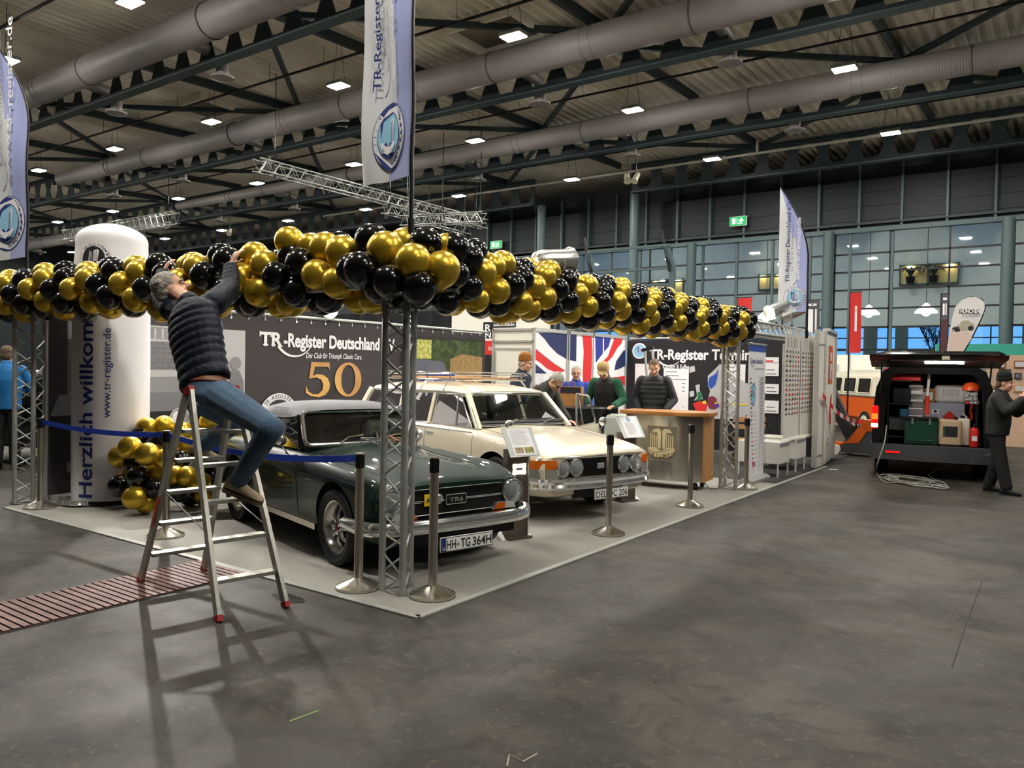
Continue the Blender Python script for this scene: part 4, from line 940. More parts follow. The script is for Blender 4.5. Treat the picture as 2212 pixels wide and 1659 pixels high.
def build_tr():
    t = thing('car', 'dark green open two-seater classic car with grey soft top and silver spoke wheels', 'car', (-1.187, 1.245, 0), radians(-16.1))
    def pr(zb, wb, w0, w1, w2, z2, w3, zc, yi, zi, zm, z0): return [(0, zb), (wb, zb), (w0, zb+.05), (w1, .42), (w2, .57), (w3+.01, z2), (w3-.06, zc), (yi, zi), (.28, zm), (0, z0)]
    st = [(.60, pr(.24, .5, .6, .66, .685, .60, .675, .675, .5, .675, .685, .69)), (.52, pr(.23, .52, .64, .70, .715, .63, .70, .715, .5, .705, .72, .73)), (.3, pr(.22, .55, .68, .73, .735, .67, .725, .765, .5, .745, .77, .78)), (0, pr(.22, .56, .69, .735, .74, .69, .73, .79, .5, .77, .80, .815)),
          (-.45, pr(.2, .57, .69, .725, .735, .7, .725, .805, .52, .79, .835, .85)), (-.85, pr(.2, .57, .69, .72, .735, .71, .725, .81, .56, .82, .86, .88)), (-1.1, pr(.2, .57, .69, .72, .735, .71, .725, .805, .58, .815, .80, .80)), (-1.8, pr(.2, .57, .69, .725, .74, .72, .73, .81, .58, .81, .79, .79)),
          (-2.24, pr(.2, .57, .69, .735, .745, .73, .735, .83, .52, .84, .85, .855)), (-2.7, pr(.24, .56, .67, .72, .735, .72, .72, .81, .5, .82, .83, .835)), (-3.1, pr(.3, .5, .6, .68, .7, .69, .69, .775, .5, .785, .79, .79)), (-3.22, pr(.33, .45, .56, .63, .66, .67, .65, .74, .46, .75, .755, .755))]
    me, bv = carbody(st, M_green, 4, ((0, .365), (-2.24, .36))); link('bodywork', me, t)
    for x, s in ((.0, -1), (0, 1), (-2.24, -1), (-2.24, 1)): wheel(t, x, s*.655, .31, s, .205, 'spoke')
    def gap(pts): B().tube(pts, .0035, M_gap, 5).build('panel_gap', t, 'dark panel gap')
    for s in (-1, 1):
        for xa, xb in ((-.74, -.74), (-1.72, -1.74)): gap([side(bv, x, z, s, 0) for x, z in seg((xa, .29), (xb, .79))])
        gap([top(bv, x, s*.505, 0) for x in (.55, .3, 0, -.4, -.7, -.84)])
    gap([top(bv, -.84, y, 0) for y in (-.5, -.25, 0, .25, .5)])
    for s in (-1, 1):
        k = B(); k.bar((-.4, s*.70, .245), (-1.85, s*.70, .245), .03, .05, M_steelb); k.build('sill_trim', t, 'bright sill strip')
        h = B(); h.bar(side(bv, -1.58, .74, s, .015), side(bv, -1.68, .74, s, .015), .016, .02, M_chrome); h.build('door_handle', t)
    # nose: black grille, bars, badge, lights
    G_ = mat('grille_black', '#0c0c0d', .5)
    f = B(); f.loft([[front(bv, y*.98, z, .002) if False else V((.603+.012*cos(y/.58*1.3), y, z)) for y in [-.58+.058*i for i in range(21)]] for z in (.45, .5, .55, .6, .655)], G_, caps=False, ring_closed=False)
    for k in range(40): f.box((.612+.012*cos((-.45+.0225*k)/.58*1.3), -.45+.0225*k, .63), (.006, .008, .03), M_black)
    f.build('grille', t, 'black grille')
    c = B()
    for z, r in ((.556, .0025), (.566, .0025), (.458, .004), (.657, .002)): c.tube([(.617+.012*cos(y/.58*1.3), y, z) for y in [-.47+.047*i for i in range(21)]], r, M_alu, 6)
    c.build('grille_trim', t, 'bright grille strips')
    bd = B(); bd.rbox((.634, .0, .562), (.012, .2, .085), .01, M_black); P = Panel((.642, -.1, .52), (0, 1, 0), (0, 0, 1), b=bd, step=.0006); P.text('TR6', .1, .024, .036, M_alu, .02, width=.13, align='c')
    quadframe(bd, [(.641, -.095, .525), (.641, .095, .525), (.641, .095, .6), (.641, -.095, .6)], .003, M_alu, .015); bd.build('badge', t, 'black and silver grille badge')
    aa = B(); aa.rbox((.645, -.25, .575), (.008, .1, .09), .006, mat('badge_yellow', '#e6c21c', .4)); Panel((.650, -.3, .53), (0, 1, 0), (0, 0, 1), b=aa, step=.0006).text('AA', .05, .025, .04, K_black, .02, width=.075, align='c'); aa.build('club_badge', t, 'small yellow square badge')
    B().lathe([(.035, 0), (.04, .012), (.03, .02), (.01, .022)], M_chrome, 20, (.63, -.165, .575), rot=V((1, 0, 0)).to_track_quat('Z', 'Y').to_matrix()).build('round_badge', t, 'round chrome badge')
    for s in (-1, 1):
        sh = B().lathe([(.118, -.18), (.12, -.03), (.113, .02)], M_black if False else M_green, 28, (.6, s*.575, .578), V((1, 0, 0)).to_track_quat('Z', 'Y').to_matrix(), caps=False); sh.build('lamp_pod', t)
        headlamp(t, (.625, s*.575, .578), .092)
        i = B(); i.loft([[V((.615+o, s*y, z)) for y, z in ((.36, .44), (.6, .44), (.57, .5), (.40, .5))] for o in (0, .035)], M_chrome, smooth=False); i.loft([[V((.652+o, s*y, z)) for y, z in ((.37, .446), (.47, .446), (.475, .494), (.405, .494))] for o in (0, .006)], M_amber, smooth=False)
        i.loft([[V((.652+o, s*y, z)) for y, z in ((.475, .446), (.59, .446), (.565, .494), (.48, .494))] for o in (0, .005)], mat('lamp_clear', '#b8b8b4', .2), smooth=False); i.build('indicator', t, 'amber and clear indicator')
        m = B(); m.rbox(side(bv, .42, .58, s, .012), (.085, .03, .05), .01, M_amber); m.build('side_marker', t, 'amber side marker')
        rl = B().box((.63, s*.43, .415), (.02, .16, .03), mat('reflector_red', '#8a3a20', .25)); rl.build('bumper_reflector', t)
    v = B(); v.loft([[V((.585+.02*cos(y), y, z)) for y in [-.62+.062*i for i in range(21)]] for z in (.24, .3, .38, .45)], M_black, caps=False, ring_closed=False); v.build('front_valance', t, 'black front valance')
    bp = B(); pts = [V((.3, -.8, .405)), V((.5, -.79, .4)), V((.62, -.74, .395)), V((.70, -.6, .392)), V((.735, -.3, .39)), V((.74, 0, .39))]; pts += [V((p.x, -p.y, p.z)) for p in pts[-2::-1]]
    rings = []
    for i, p in enumerate(pts):
        d = (pts[min(i+1, len(pts)-1)]-pts[max(i-1, 0)]).normalized(); o = V((d.y, -d.x, 0)); e = .75 if i in (0, len(pts)-1) else 1
        rings.append([p+o*a+V((0, 0, c_*e)) for a, c_ in ((-.02, .05), (.012, .05), (.03, .03), (.034, 0), (.03, -.03), (.012, -.05), (-.02, -.05))])
    bp.loft(crom_rings(rings, 4), M_chrome); bp.build('front_bumper', t, 'chrome front bumper')
    b, P, x = plate(t, (.765, .02, .245), .5, .115, '', True)
    P.text('HH', x, .022, .072, K_black, .012, width=.085).disc(x+.105, .05, .014, K_mgrey).text('TG', x+.13, .022, .072, K_black, .012, width=.09).text('364H', x+.24, .022, .072, K_black, .012, width=.185); b.build('number_plate', t, 'white number plate reading HH TG 364H')
    # cockpit
    q = B(); q.box((-1.5, 0, .825), (1.05, 1.0, .02), M_int); q.rbox((-1.02, 0, .85), (.14, 1.04, .09), .03, M_int); q.box((-2.1, 0, .86), (.3, 1.0, .06), M_int); q.build('cockpit', t, 'black interior')
    for y in (-.28, .28): s_ = B(); seat(s_, -1.62, y, .8, .32, M_int, .44); s_.rbox((-1.71, y, 1.13), (.07, .24, .12), .03, M_int); s_.build('seat', t)
    sw = B(); R = Matrix.Rotation(radians(65), 3, 'Y'); cc = V((-1.2, .3, .93)); sw.tube([cc+R @ V((.17*cos(a), .17*sin(a), 0)) for a in [2*pi*k/24 for k in range(24)]], .013, M_int, 8, True)
    for a in (0, 2.1, 4.2): sw.bar(cc, cc+R @ V((.17*cos(a), .17*sin(a), 0)), .02, .006, M_alu)
    sw.build('steering_wheel', t)
    W0 = [V((-.86, -.6, .875)), V((-.86, .6, .875)), V((-1.08, .545, 1.165)), V((-1.08, -.545, 1.165))]
    fr = B(); out = quadframe(fr, W0, .02, M_chrome, .07); fr.build('windscreen_frame', t, 'chrome windscreen frame')
    B().poly(out, M_glass).build('windscreen', t)
    mr = B(); mr.rbox((-1.06, .02, 1.09), (.03, .2, .05), .012, M_black); mr.cyl((-1.07, .02, 1.1), (-1.07, .02, 1.165), .01, M_black, 8); mr.build('rear_view_mirror', t)
    wp = B()
    for y in (-.3, .15): wp.tube([top(bv, -.82, y, .02), (-.87, y+.12, .935), (-.885, y+.28, .95)], .006, M_chrome, 6); wp.bar((-.86, y+.05, .925), (-.9, y+.42, .945), .008, .012, M_black)
    wp.build('wipers', t)
    # soft top
    ht = B(); S_ = ((-1.04, .57, 1.14, 1.185), (-1.12, .585, 1.13, 1.215), (-1.3, .60, 1.11, 1.245), (-1.6, .60, 1.105, 1.25), (-1.85, .595, 1.11, 1.235), (-2.0, .58, 1.09, 1.2), (-2.15, .57, 1.02, 1.10), (-2.3, .56, .93, .98), (-2.42, .55, .84, .87))
    rings = []
    for x, w, z0, z1 in S_: rings.append([V((x, -w, z0-.02)), V((x, -w*1.0, z0)), V((x, -w*.9, z0+(z1-z0)*.6)), V((x, -w*.6, z0+(z1-z0)*.92)), V((x, 0, z1)), V((x, w*.6, z0+(z1-z0)*.92)), V((x, w*.9, z0+(z1-z0)*.6)), V((x, w, z0)), V((x, w, z0-.02))])
    ht.loft(crom_rings(rings, 3), M_hood, caps=False, ring_closed=False); 
    for s in (-1, 1):
        ht.loft([[V((-1.95, s*.60, z)) if i == 0 else V((x2, s*.59, z)) for i in (0, 1)] for z, x2 in ((.84, -2.42), (.95, -2.33), (1.02, -2.2), (1.1, -2.03))], M_hood, caps=False, ring_closed=False)
        ht.tube([(-1.06, s*.575, 1.13), (-1.3, s*.605, 1.105), (-1.6, s*.605, 1.1), (-1.9, s*.6, 1.1)], .012, M_black, 6)
        ht.tube([(-.98, s*.6, .85), (-1.08, s*.575, 1.14)], .014, M_black, 6); ht.tube([(-1.93, s*.605, .84), (-1.95, s*.6, 1.1)], .014, M_black, 6)
    ht.build('soft_top', t, 'grey fabric soft top')
    for s in (-1, 1): B().poly([(-.96, s*.605, .835), (-1.94, s*.61, .835), (-1.95, s*.603, 1.1), (-1.08, s*.585, 1.12)], M_glass).build('side_window', t)
    for s in (-1, 1):
        mm = B(); p = side(bv, -1.12, .80, s, 0); mm.tube([p, p+V((0, s*.03, .05)), p+V((.01, s*.05, .09))], .008, M_chrome, 6); mm.sph(p+V((.015, s*.055, .11)), (.04, .055, .05), M_chrome, 14); mm.build('door_mirror', t, 'chrome door mirror')
    rk = B()
    for y in (-.1, .3): rk.tube([top(bv, -.45, y, .0), top(bv, -.45, y, .06), top(bv, -.75, y, .06), top(bv, -.75, y, .0)], .008, M_chrome, 6)
    for x in (-.47, -.56, -.65, -.74): rk.cyl(top(bv, x, -.12, .065), top(bv, x, .32, .065), .007, M_chrome, 6)
    rk.build('bonnet_rack', t, 'small chrome rack'); B().tube([top(bv, -.46, .1, .07), top(bv, -.6, .12, .085), top(bv, -.76, .1, .07)], .014, M_leather, 6).build('leather_strap', t, 'brown leather strap')
    return t
def crom_rings(rings, n):
    flat = [tuple(c for p in r for c in p) for r in rings]; return [[V(f[3*i:3*i+3]) for i in range(len(f)//3)] for f in crom(flat, n)]
build_tr()

def build_estate():
    t = thing('car', 'cream white classic estate car with roof rack and its far front door open', 'car', (-1.5, 3.91, 0), radians(-17.5))
    def pr(zb, k, z6, z7, z8, z9): return [(0, zb), (.58*k, zb), (.73*k, zb+.04), (.795*k, .42), (.825*k, .57), (.82*k, z6-.12), (.785*k, z6), (.66*k, z7), (.35*k, z8), (0, z9)]
    st = [(.80, pr(.3, .93, .67, .695, .70, .70)), (.74, pr(.27, .965, .70, .72, .725, .725)), (.55, pr(.25, .985, .745, .765, .775, .775)), (.2, pr(.24, 1, .80, .815, .82, .82)), (-.2, pr(.24, 1, .845, .86, .87, .875)), (-.5, pr(.24, 1, .87, .89, .905, .915)), (-.75, pr(.23, 1, .88, .90, .90, .90)), (-1.5, pr(.23, 1, .885, .90, .90, .9)), (-2.6, pr(.23, 1, .885, .90, .9, .9)), (-3.3, pr(.28, .98, .88, .9, .9, .9)), (-3.68, pr(.34, .95, .86, .88, .88, .88)), (-3.76, pr(.38, .9, .8, .83, .83, .83))]
    me, bv = carbody(st, M_cream, 4, ((0, .37), (-2.69, .37)), .32); link('bodywork', me, t)
    for x, s in ((0, -1), (0, 1), (-2.69, -1), (-2.69, 1)): wheel(t, x, s*.70, .32, s, .2, 'disc')
    def gap(pts): B().tube(pts, .0035, M_gap, 5).build('panel_gap', t, 'dark panel gap')
    for xa, za, xb, zb in ((-.42, .3, -.42, .84), (-1.46, .3, -1.46, .86), (-2.2, .45, -2.25, .86)): gap([side(bv, x, z, -1, 0) for x, z in seg((xa, za), (xb, zb))])
    for y in (-.6, .6): gap([top(bv, x, y, 0) for x in (.72, .4, 0, -.3, -.48)])
    for s in (-1,):
        for x in (-1.34, -2.12): h = B(); h.bar(side(bv, x+.06, .80, s, .02), side(bv, x-.06, .80, s, .02), .018, .02, M_chrome); h.sph(side(bv, x+.08, .795, s, .01), .016, M_chrome, 10); h.build('door_handle', t, 'chrome door handle')
        c = B(); c.tube([side(bv, x, .86, s, .005) for x in (-.45, -1, -1.5, -2.2, -3.0, -3.5)], .007, M_chrome, 6); c.build('waist_trim', t, 'chrome waist strip')
    # front: recessed black grille with four lamps, wrap-round indicators
    gr = B(); gr.loft([[V((.806+.01*cos(y), y, z)) for y in [-.56+.056*i for i in range(21)]] for z in (.475, .54, .6, .665)], M_black, caps=False, ring_closed=False)
    for k in range(10): gr.box((.82, 0, .49+.018*k), (.008, .6, .005), mat('grille_bar', '#2a2a2c', .4, metal=.5))
    gr.build('grille', t, 'black grille')
    rim = B(); pts = [(.60, -.83, .57), (.74, -.79, .675), (.815, -.6, .685), (.825, 0, .685), (.815, .6, .685), (.74, .79, .675), (.60, .83, .57), (.74, .79, .465), (.815, .6, .455), (.825, 0, .455), (.815, -.6, .455), (.74, -.79, .465)]
    rim.tube(pts, .009, M_chrome, 6, True); rim.build('grille_frame', t, 'chrome frame round grille and lamps')
    for y in (-.53, -.345, .345, .53): headlamp(t, (.825, y, .572), .082)
    for s in (-1, 1):
        for a, bq, m in ((.575, .665, M_amber), (.475, .57, mat('lamp_clear2', '#8b8882', .15))):
            i = B(); i.loft([[V((.838, s*.615, z)), V((.812, s*.735, z)), V((.71, s*.83, z)), V((.63, s*.845, z))] for z in (a, bq)], m, caps=False, ring_closed=False); i.build('indicator', t, 'wrap-round indicator lens')
    em = B(); em.rbox((.83, .0, .575), (.012, .1, .06), .008, M_alu); Panel((.838, -.05, .545), (0, 1, 0), (0, 0, 1), b=em, step=.0006).text('2.5', .05, .015, .028, K_black, .01, align='c') if False else None; em.build('badge', t, 'small grille badge')
    bp = B(); pts = [V((.2, -.86, .44)), V((.55, -.85, .43)), V((.78, -.78, .42)), V((.87, -.55, .415)), V((.9, -.2, .412)), V((.905, 0, .412))]; pts += [V((p.x, -p.y, p.z)) for p in pts[-2::-1]]; rings = []
    for i, p in enumerate(pts):
        d = (pts[min(i+1, len(pts)-1)]-pts[max(i-1, 0)]).normalized(); o = V((d.y, -d.x, 0)); e = .45 if i in (0, len(pts)-1) else 1
        rings.append([p+o*a+V((0, 0, c_*e)) for a, c_ in ((-.02, .055), (.015, .055), (.03, .03), (.02, 0), (.034, -.03), (.015, -.055), (-.02, -.055))])
    bp.loft(crom_rings(rings, 4), M_chrome); bp.build('front_bumper', t, 'chrome front bumper')
    lo = B(); lo.box((.79, .0, .3), (.05, .7, .1), M_int); lo.build('air_intake', t, 'dark lower air intake')
    b, P, x = plate(t, (.9, .1, .285), .5, .115, '', False)
    P.text('DEL-OC 206', .02, .022, .07, K_black, .012, width=.46); b.build('number_plate', t, 'white number plate reading DEL-OC 206')
    # cabin
    q = B(); q.box((-1.9, 0, .905), (2.7, 1.36, .02), M_int); q.rbox((-.66, 0, .93), (.3, 1.36, .09), .04, M_int); q.build('cabin_floor', t, 'black interior')
    M_seat = mat('seat_vinyl', '#23211f', .4, bump=('Y', 9, .4))
    for y in (-.36, .36): s_ = B(); seat(s_, -1.35, y, .86, .36, M_seat, .54); s_.build('seat', t)
    s_ = B(); seat(s_, -2.25, 0, .86, .3, M_seat, 1.25); s_.build('rear_seat', t)
    sw = B(); R = Matrix.Rotation(radians(62), 3, 'Y'); cc = V((-.88, .36, .99)); sw.tube([cc+R @ V((.2*cos(a), .2*sin(a), 0)) for a in [2*pi*k/28 for k in range(28)]], .012, M_int, 8, True)
    for a in (1.57, 4.71): sw.bar(cc, cc+R @ V((.2*cos(a), .2*sin(a), 0)), .02, .008, M_int)
    sw.build('steering_wheel', t)
    W0 = [V((-.5, -.655, .925)), V((-.5, .655, .925)), V((-.86, .56, 1.285)), V((-.86, -.56, 1.285))]
    fr = B(); out = quadframe(fr, W0, .014, M_chrome, .07); fr.build('windscreen_frame', t, 'chrome windscreen frame'); B().poly(out, M_glass).build('windscreen', t)
    mr = B(); mr.rbox((-.88, .0, 1.215), (.03, .22, .055), .014, M_black); mr.cyl((-.89, 0, 1.22), (-.9, 0, 1.29), .01, M_black, 8); mr.build('rear_view_mirror', t)
    wp = B()
    for y in (-.38, .2): wp.tube([top(bv, -.45, y, .015), (-.5, y+.16, .965), (-.535, y+.3, .99)], .007, M_chrome, 6); wp.bar((-.5, y+.12, .955), (-.56, y+.5, .985), .008, .012, M_chrome)
    wp.build('wipers', t)
    # roof and pillars
    rf = B(); rings = []
    for x, w, z0, z1 in ((-.85, .585, 1.285, 1.315), (-.95, .61, 1.29, 1.35), (-1.3, .635, 1.295, 1.395), (-2.0, .645, 1.295, 1.405), (-2.8, .64, 1.285, 1.395), (-3.2, .62, 1.27, 1.37), (-3.32, .6, 1.25, 1.33)):
        rings.append([V((x, -w, z0-.03)), V((x, -w-.01, z0)), V((x, -w*.93, z0+(z1-z0)*.55)), V((x, -w*.6, z0+(z1-z0)*.88)), V((x, 0, z1)), V((x, w*.6, z0+(z1-z0)*.88)), V((x, w*.93, z0+(z1-z0)*.55)), V((x, w+.01, z0)), V((x, w, z0-.03)), V((x, 0, z0-.015))])
    rf.loft(crom_rings(rings, 4), M_cream); rf.build('roof', t)
    for s in (-1, 1):
        B().bar((-.47, s*.69, .89), (-.86, s*.585, 1.285), .07, .04, M_cream).build('pillar', t)
        for x0, x1, w in ((-1.46, -1.5, .06), (-2.24, -2.3, .06), (-3.45, -3.25, .1)): B().bar((x0, s*.755, .89), (x1, s*.63, 1.28), .045, w, M_cream, up=V((1, 0, 0))).build('pillar', t)
        gt = B().tube([(-.46, s*.705, .9), (-.86, s*.605, 1.295), (-1.3, s*.65, 1.3), (-2.2, s*.66, 1.3), (-3.2, s*.635, 1.275)], .008, M_chrome, 6); gt.build('rain_gutter', t)
        for xa, xb, ta, tb in ((-.52, -1.43, -.93, -1.47), (-1.49, -2.2, -1.53, -2.27), (-2.3, -3.38, -2.34, -3.2)):
            if s == 1 and xa == -.52: continue
            f2 = B(); o2 = quadframe(f2, [(xa, s*.75, .905), (xb, s*.75, .905), (tb, s*.635, 1.27), (ta, s*.635, 1.27)], .009, M_chrome, .03); f2.build('window_frame', t); B().poly(o2, M_glass).build('side_window', t)
            if xa == -.52: v_ = B().bar((-.86, s*.752, .91), (-.98, s*.64, 1.265), .014, .02, M_chrome); v_.build('quarter_light_bar', t)
    B().poly([(-3.6, -.6, .9), (-3.6, .6, .9), (-3.32, .52, 1.25), (-3.32, -.52, 1.25)], M_glass).build('tailgate_window', t)
    rk = B()
    for s in (-1, 1):
        rk.tube([(-1.2, s*.55, 1.44), (-2.95, s*.55, 1.44)], .01, M_chrome, 8); rk.tube([(-1.15, s*.55, 1.5), (-1.25, s*.57, 1.53), (-2.9, s*.57, 1.53), (-3.0, s*.55, 1.5)], .009, M_chrome, 8)
        for x in (-1.3, -1.85, -2.4, -2.9): rk.cyl((x, s*.55, 1.44), (x, s*.57, 1.53), .007, M_chrome, 6); rk.tube([(x, s*.55, 1.44), (x, s*.63, 1.36), (x, s*.66, 1.29)], .009, M_chrome, 6)
    for x, z in ((-1.2, 1.5), (-1.2, 1.44), (-2.95, 1.5), (-2.95, 1.44)): rk.cyl((x, -.55, z), (x, .55, z), .009, M_chrome, 8)
    rkb = rk.build('roof_rack', t, 'chrome roof rack')
    for k in range(7): B().bar((-1.25, -.45+.15*k, 1.46), (-2.95, -.45+.15*k, 1.46), .05, .014, M_wood).build('slat', rkb, 'wooden slat')
    for s in (-1, 1):
        mm = B(); p = top(bv, .12, s*.68, 0); mm.tube([p, p+V((-.02, s*.01, .07)), p+V((0, s*.02, .12))], .007, M_chrome, 6); mm.sph(p+V((0, s*.02, .16)), (.04, .055, .055), M_chrome, 14); mm.build('wing_mirror', t, 'chrome wing mirror on a stalk')
    an = B().tube([(-1.0, -.5, 1.35), (-.98, -.52, 1.4), (-1.08, -.53, 1.44)], .008, M_chrome, 6); an.build('aerial', t)
    # open door
    hx, a = V((-.45, .8, 0)), radians(58); d = V((-cos(a), sin(a), 0)); nn = V((-sin(a), -cos(a), 0)); f = lambda u, z, n: hx+d*u+nn*n+V((0, 0, z))
    dr = B(); rings = []
    for z, n0 in ((.3, .0), (.45, .045), (.6, .055), (.75, .045), (.86, .02)): rings.append([f(.02, z, -n0), f(1.0, z, -n0), f(1.0, z, .05), f(.02, z, .05)])
    dr.loft(rings, M_cream, smooth=False); dm = dr.build('open_door', t, 'open front door')
    wf = B(); o3 = quadframe(wf, [f(.06, .87, .02), f(1.0, .87, .02), f(.98, 1.24, .12), f(.42, 1.28, .14)], .014, M_chrome, .08); wf.bar(f(.36, .87, .02), f(.5, 1.22, .13), .014, .02, M_chrome); wf.build('window_frame', dm); B().poly(o3, M_glass).build('window', dm)
    hh = B().bar(f(.86, .76, -.055), f(.97, .76, -.055), .02, .022, M_chrome); hh.build('handle', dm)
    tp_ = B(); tp_.box(f(.5, .55, .053), (.02, .7, .02), M_black, rz=a); tp_.build('door_card', dm)
    # little flag-coloured cap hanging in the rear window
    return t
build_estate()
fc = thing('helmet', 'small blue, red and white cap seen through the estate car\'s rear side window', 'hat', GY(913, 868, 4.35)); 
b = B().sph((0, 0, 0), (.09, .09, .08), K_navy, 16); b.tube([(-.09, 0, 0), (0, -.092, .02), (.09, 0, 0)], .02, K_red, 6); b.tube([(0, -.09, -.02), (0, -.06, .06), (0, 0, .085)], .016, K_white, 6); b.build('shell', fc); B().rbox((.0, 0, -.12), (.3, .2, .05), .02, K_red).build('base', fc)

# ------------------------------------------------------------------ information stands in front of the cars
def info(base, sheet, label, slots, txt):
    base = V(base); t = thing('info_stand', label, 'sign stand', base, radians(-20)); 
    M_p = mat('stand_brown', '#51473c', .45); h = .86
    p = B(); p.rbox((0, 0, .43), (.1, .24, .84), .008, M_p); p.build('post', t)
    e = B(); e.box((-.0, 0, .015), (.2, .26, .03), M_p); e.build('foot', t)
    rt = V((.05, .135, 0)); st_ = B().bar((.055, .1, .02), (.055, .1, .85), .012, .03, M_chrome); st_.build('side_strip', t, 'chrome side strip')
    if slots:
        s = B()
        for z in (.63, .69): s.box((.051, -.0, z), (.004, .15, .035), emit('slot_light', '#fff1cf', 9))
        s.box((.0515, -.055, .66), (.004, .03, .1), MATS['slot_light']); s.box((.0515, .055, .66), (.004, .03, .1), MATS['slot_light']); s.build('light_slots', t, 'glowing light slots')
    U, Vv = V((0, 1, 0)), V((-.55, 0, .83)).normalized(); c = V((.08, 0, .9)); O = c-U*.17-Vv*.13
    pn = B(); N = U.cross(Vv); pn.add([O+N*z+U*u+Vv*v for z in (-.008, 0) for u, v in ((0, 0), (.34, 0), (.34, .3), (0, .3))], [(3, 2, 1, 0), (4, 5, 6, 7), (0, 1, 5, 4), (1, 2, 6, 5), (2, 3, 7, 6), (3, 0, 4, 7)], mat('acrylic', '#c9cdcd', .15), False)
    P = Panel(O, U, Vv, b=pn, step=.0006); P.rect(.05, .01, .3, .29, K_white)
    random.seed(len(label))
    if txt == 1:
        P.rects([(.07, .265-.011*i, .07+random.uniform(.14, .2), .268-.011*i) for i in range(14)], K_mgrey); P.rect(.07, .03, .165, .09, mat('photo_mix', '#6d5a44', .5, noise=(40, 1, '#b9a37c'))).rect(.18, .03, .28, .09, mat('photo_yellow', '#a79b3a', .5, noise=(30, 1, '#4d4a2a')))
    else:
        P.disc(.175, .25, .03, K_blue).disc(.175, .25, .022, K_cyan); P.rects([(.09, .2-.012*i, .09+random.uniform(.12, .17), .2035-.012*i) for i in range(14)], K_mgrey)
    pn.build('info_sheet', t, 'tilted printed sheet'); return t
info((-.86, 2.3, 0), 0, 'brown stand with glowing slots and a printed sheet, between the two cars', True, 1)
info((-1.02, 4.86, 0), 0, 'stand with a printed sheet beside the steel counter, behind the front barrier post', False, 2)
for p, lab in ((G(1108, 1162), 'white card lying on the carpet below the green car\'s bumper'), (G(1352, 1081), 'white card lying on the carpet in front of the white car')):
    c = B().prism([(-.06, -.17, 0), (.07, -.17, 0), (-.06, -.17, .07)], (0, .34, 0), K_white); o = c.build('card', loc=(p.x, p.y, .008), rz=radians(-20)); tag(o, lab, 'card')
# ------------------------------------------------------------------ printed walls of the stand
K_gold = mat('print_gold', '#e3b163', .5, noise=(1.6, 1, '#a87442')); K_brick = mat('print_brick', '#77767a', .7, noise=(25, .8, '#5c5b5f')); K_hedge = mat('print_hedge', '#2c3b22', .7, noise=(9, 1, '#55663a'))
K_leafy = mat('print_leaves', '#9aa63c', .7, noise=(16, 1, '#e1d98a')); K_road = mat('print_road', '#6d6d7c', .7, noise=(6, .6, '#5b5b6c')); K_wheat = mat('print_wheat', '#b08d5c', .7, noise=(18, .9, '#7d6842')); K_grass = mat('print_grass', '#66773a', .7, noise=(14, .8, '#465a2a'))
K_navyd = mat('print_union_blue', '#1f2a5a', .6); K_flagred = mat('print_union_red', '#d22a2c', .6)
M_panelw = mat('panel_white', '#ece8dc', .5); M_octa = mat('octanorm', '#c9c8c2', .35, metal=.5)
XB = -6.1
by = lambda px, py: (lambda p: (p.y, p.z))(GX(px, py, XB))
t = thing('printed_banner', 'long dark grey club banner with white lettering and a golden 50 behind the green car', 'banner', (XB, .5, 0)); o = V(t.location)
Y0, Y1, Z0, Z1 = .5, 8.66, .06, 2.27
fB = lambda u, v, h: V((h, u-o.y, v))
P = Panel(f=fB, step=.0006, h0=.0)
P.grid(Y0, Z0, Y1, Z1, K_dark, 60, 16)
# black and white photograph on the left part
a, b_ = by(146, 700), by(530, 704); pz0 = .3
P.grid(a[0], pz0, b_[0], 2.06, K_lgrey, 12, 8)
u0, u1 = a[0], b_[0]
P.grid(u0, 1.15, u0+.95, 1.85, K_brick, 6, 4); P.grid(u0+1.0, 1.5, u0+1.98, 1.86, K_brick, 4, 3)
P.rects([(u0, 1.15+.06*k, u0+.95, 1.155+.06*k) for k in range(12)]+[(u0+1., 1.5+.06*k, u0+1.98, 1.505+.06*k) for k in range(6)], K_mgrey)
P.P([(u0+.9, 1.9), (u0+2.0, 1.87), (u0+1.75, 2.04), (u0+.95, 2.04)], K_mgrey); P.rects([(u0+.95+.1*k, 1.9, u0+.98+.1*k, 2.02) for k in range(9)], K_lgrey)
P.P([(u0, pz0), (u1, pz0), (u1, .8), (u0, .7)], K_grey)
c0 = by(388, 875)                       # classic car in the photograph: roof, bonnet, grille, lamp
P.P([(c0[0]-1.25, 1.42), (c0[0]+.35, 1.44), (c0[0]+.55, 1.2), (c0[0]-1.4, 1.18)], K_lgrey).P([(c0[0]-1.2, 1.4), (c0[0]+.3, 1.42), (c0[0]+.45, 1.22), (c0[0]-1.3, 1.2)], K_mgrey)
P.P([(c0[0]-1.5, 1.2), (c0[0]+.55, 1.22), (c0[0]+.6, 1.08), (c0[0]+.5, .95), (c0[0]-1.6, .95)], K_grey).P([(c0[0]-1.6, .96), (c0[0]+.55, .98), (c0[0]+.6, .45), (c0[0]-1.55, .42)], K_black)
P.rect(c0[0]-1.3, .8, c0[0]+.1, .82, K_lgrey).rect(c0[0]-1.2, .55, c0[0]-.2, .57, K_mgrey).rect(c0[0]-.75, .68, c0[0]-.25, .7, K_lgrey).rect(c0[0]-.75, .58, c0[0]-.73, .7, K_lgrey).rect(c0[0]-.27, .58, c0[0]-.25, .7, K_lgrey)
P.disc(c0[0], .86, .15, K_lgrey, 28).disc(c0[0], .86, .13, K_mgrey, 28).disc(c0[0]-.02, .88, .09, K_white, 24)
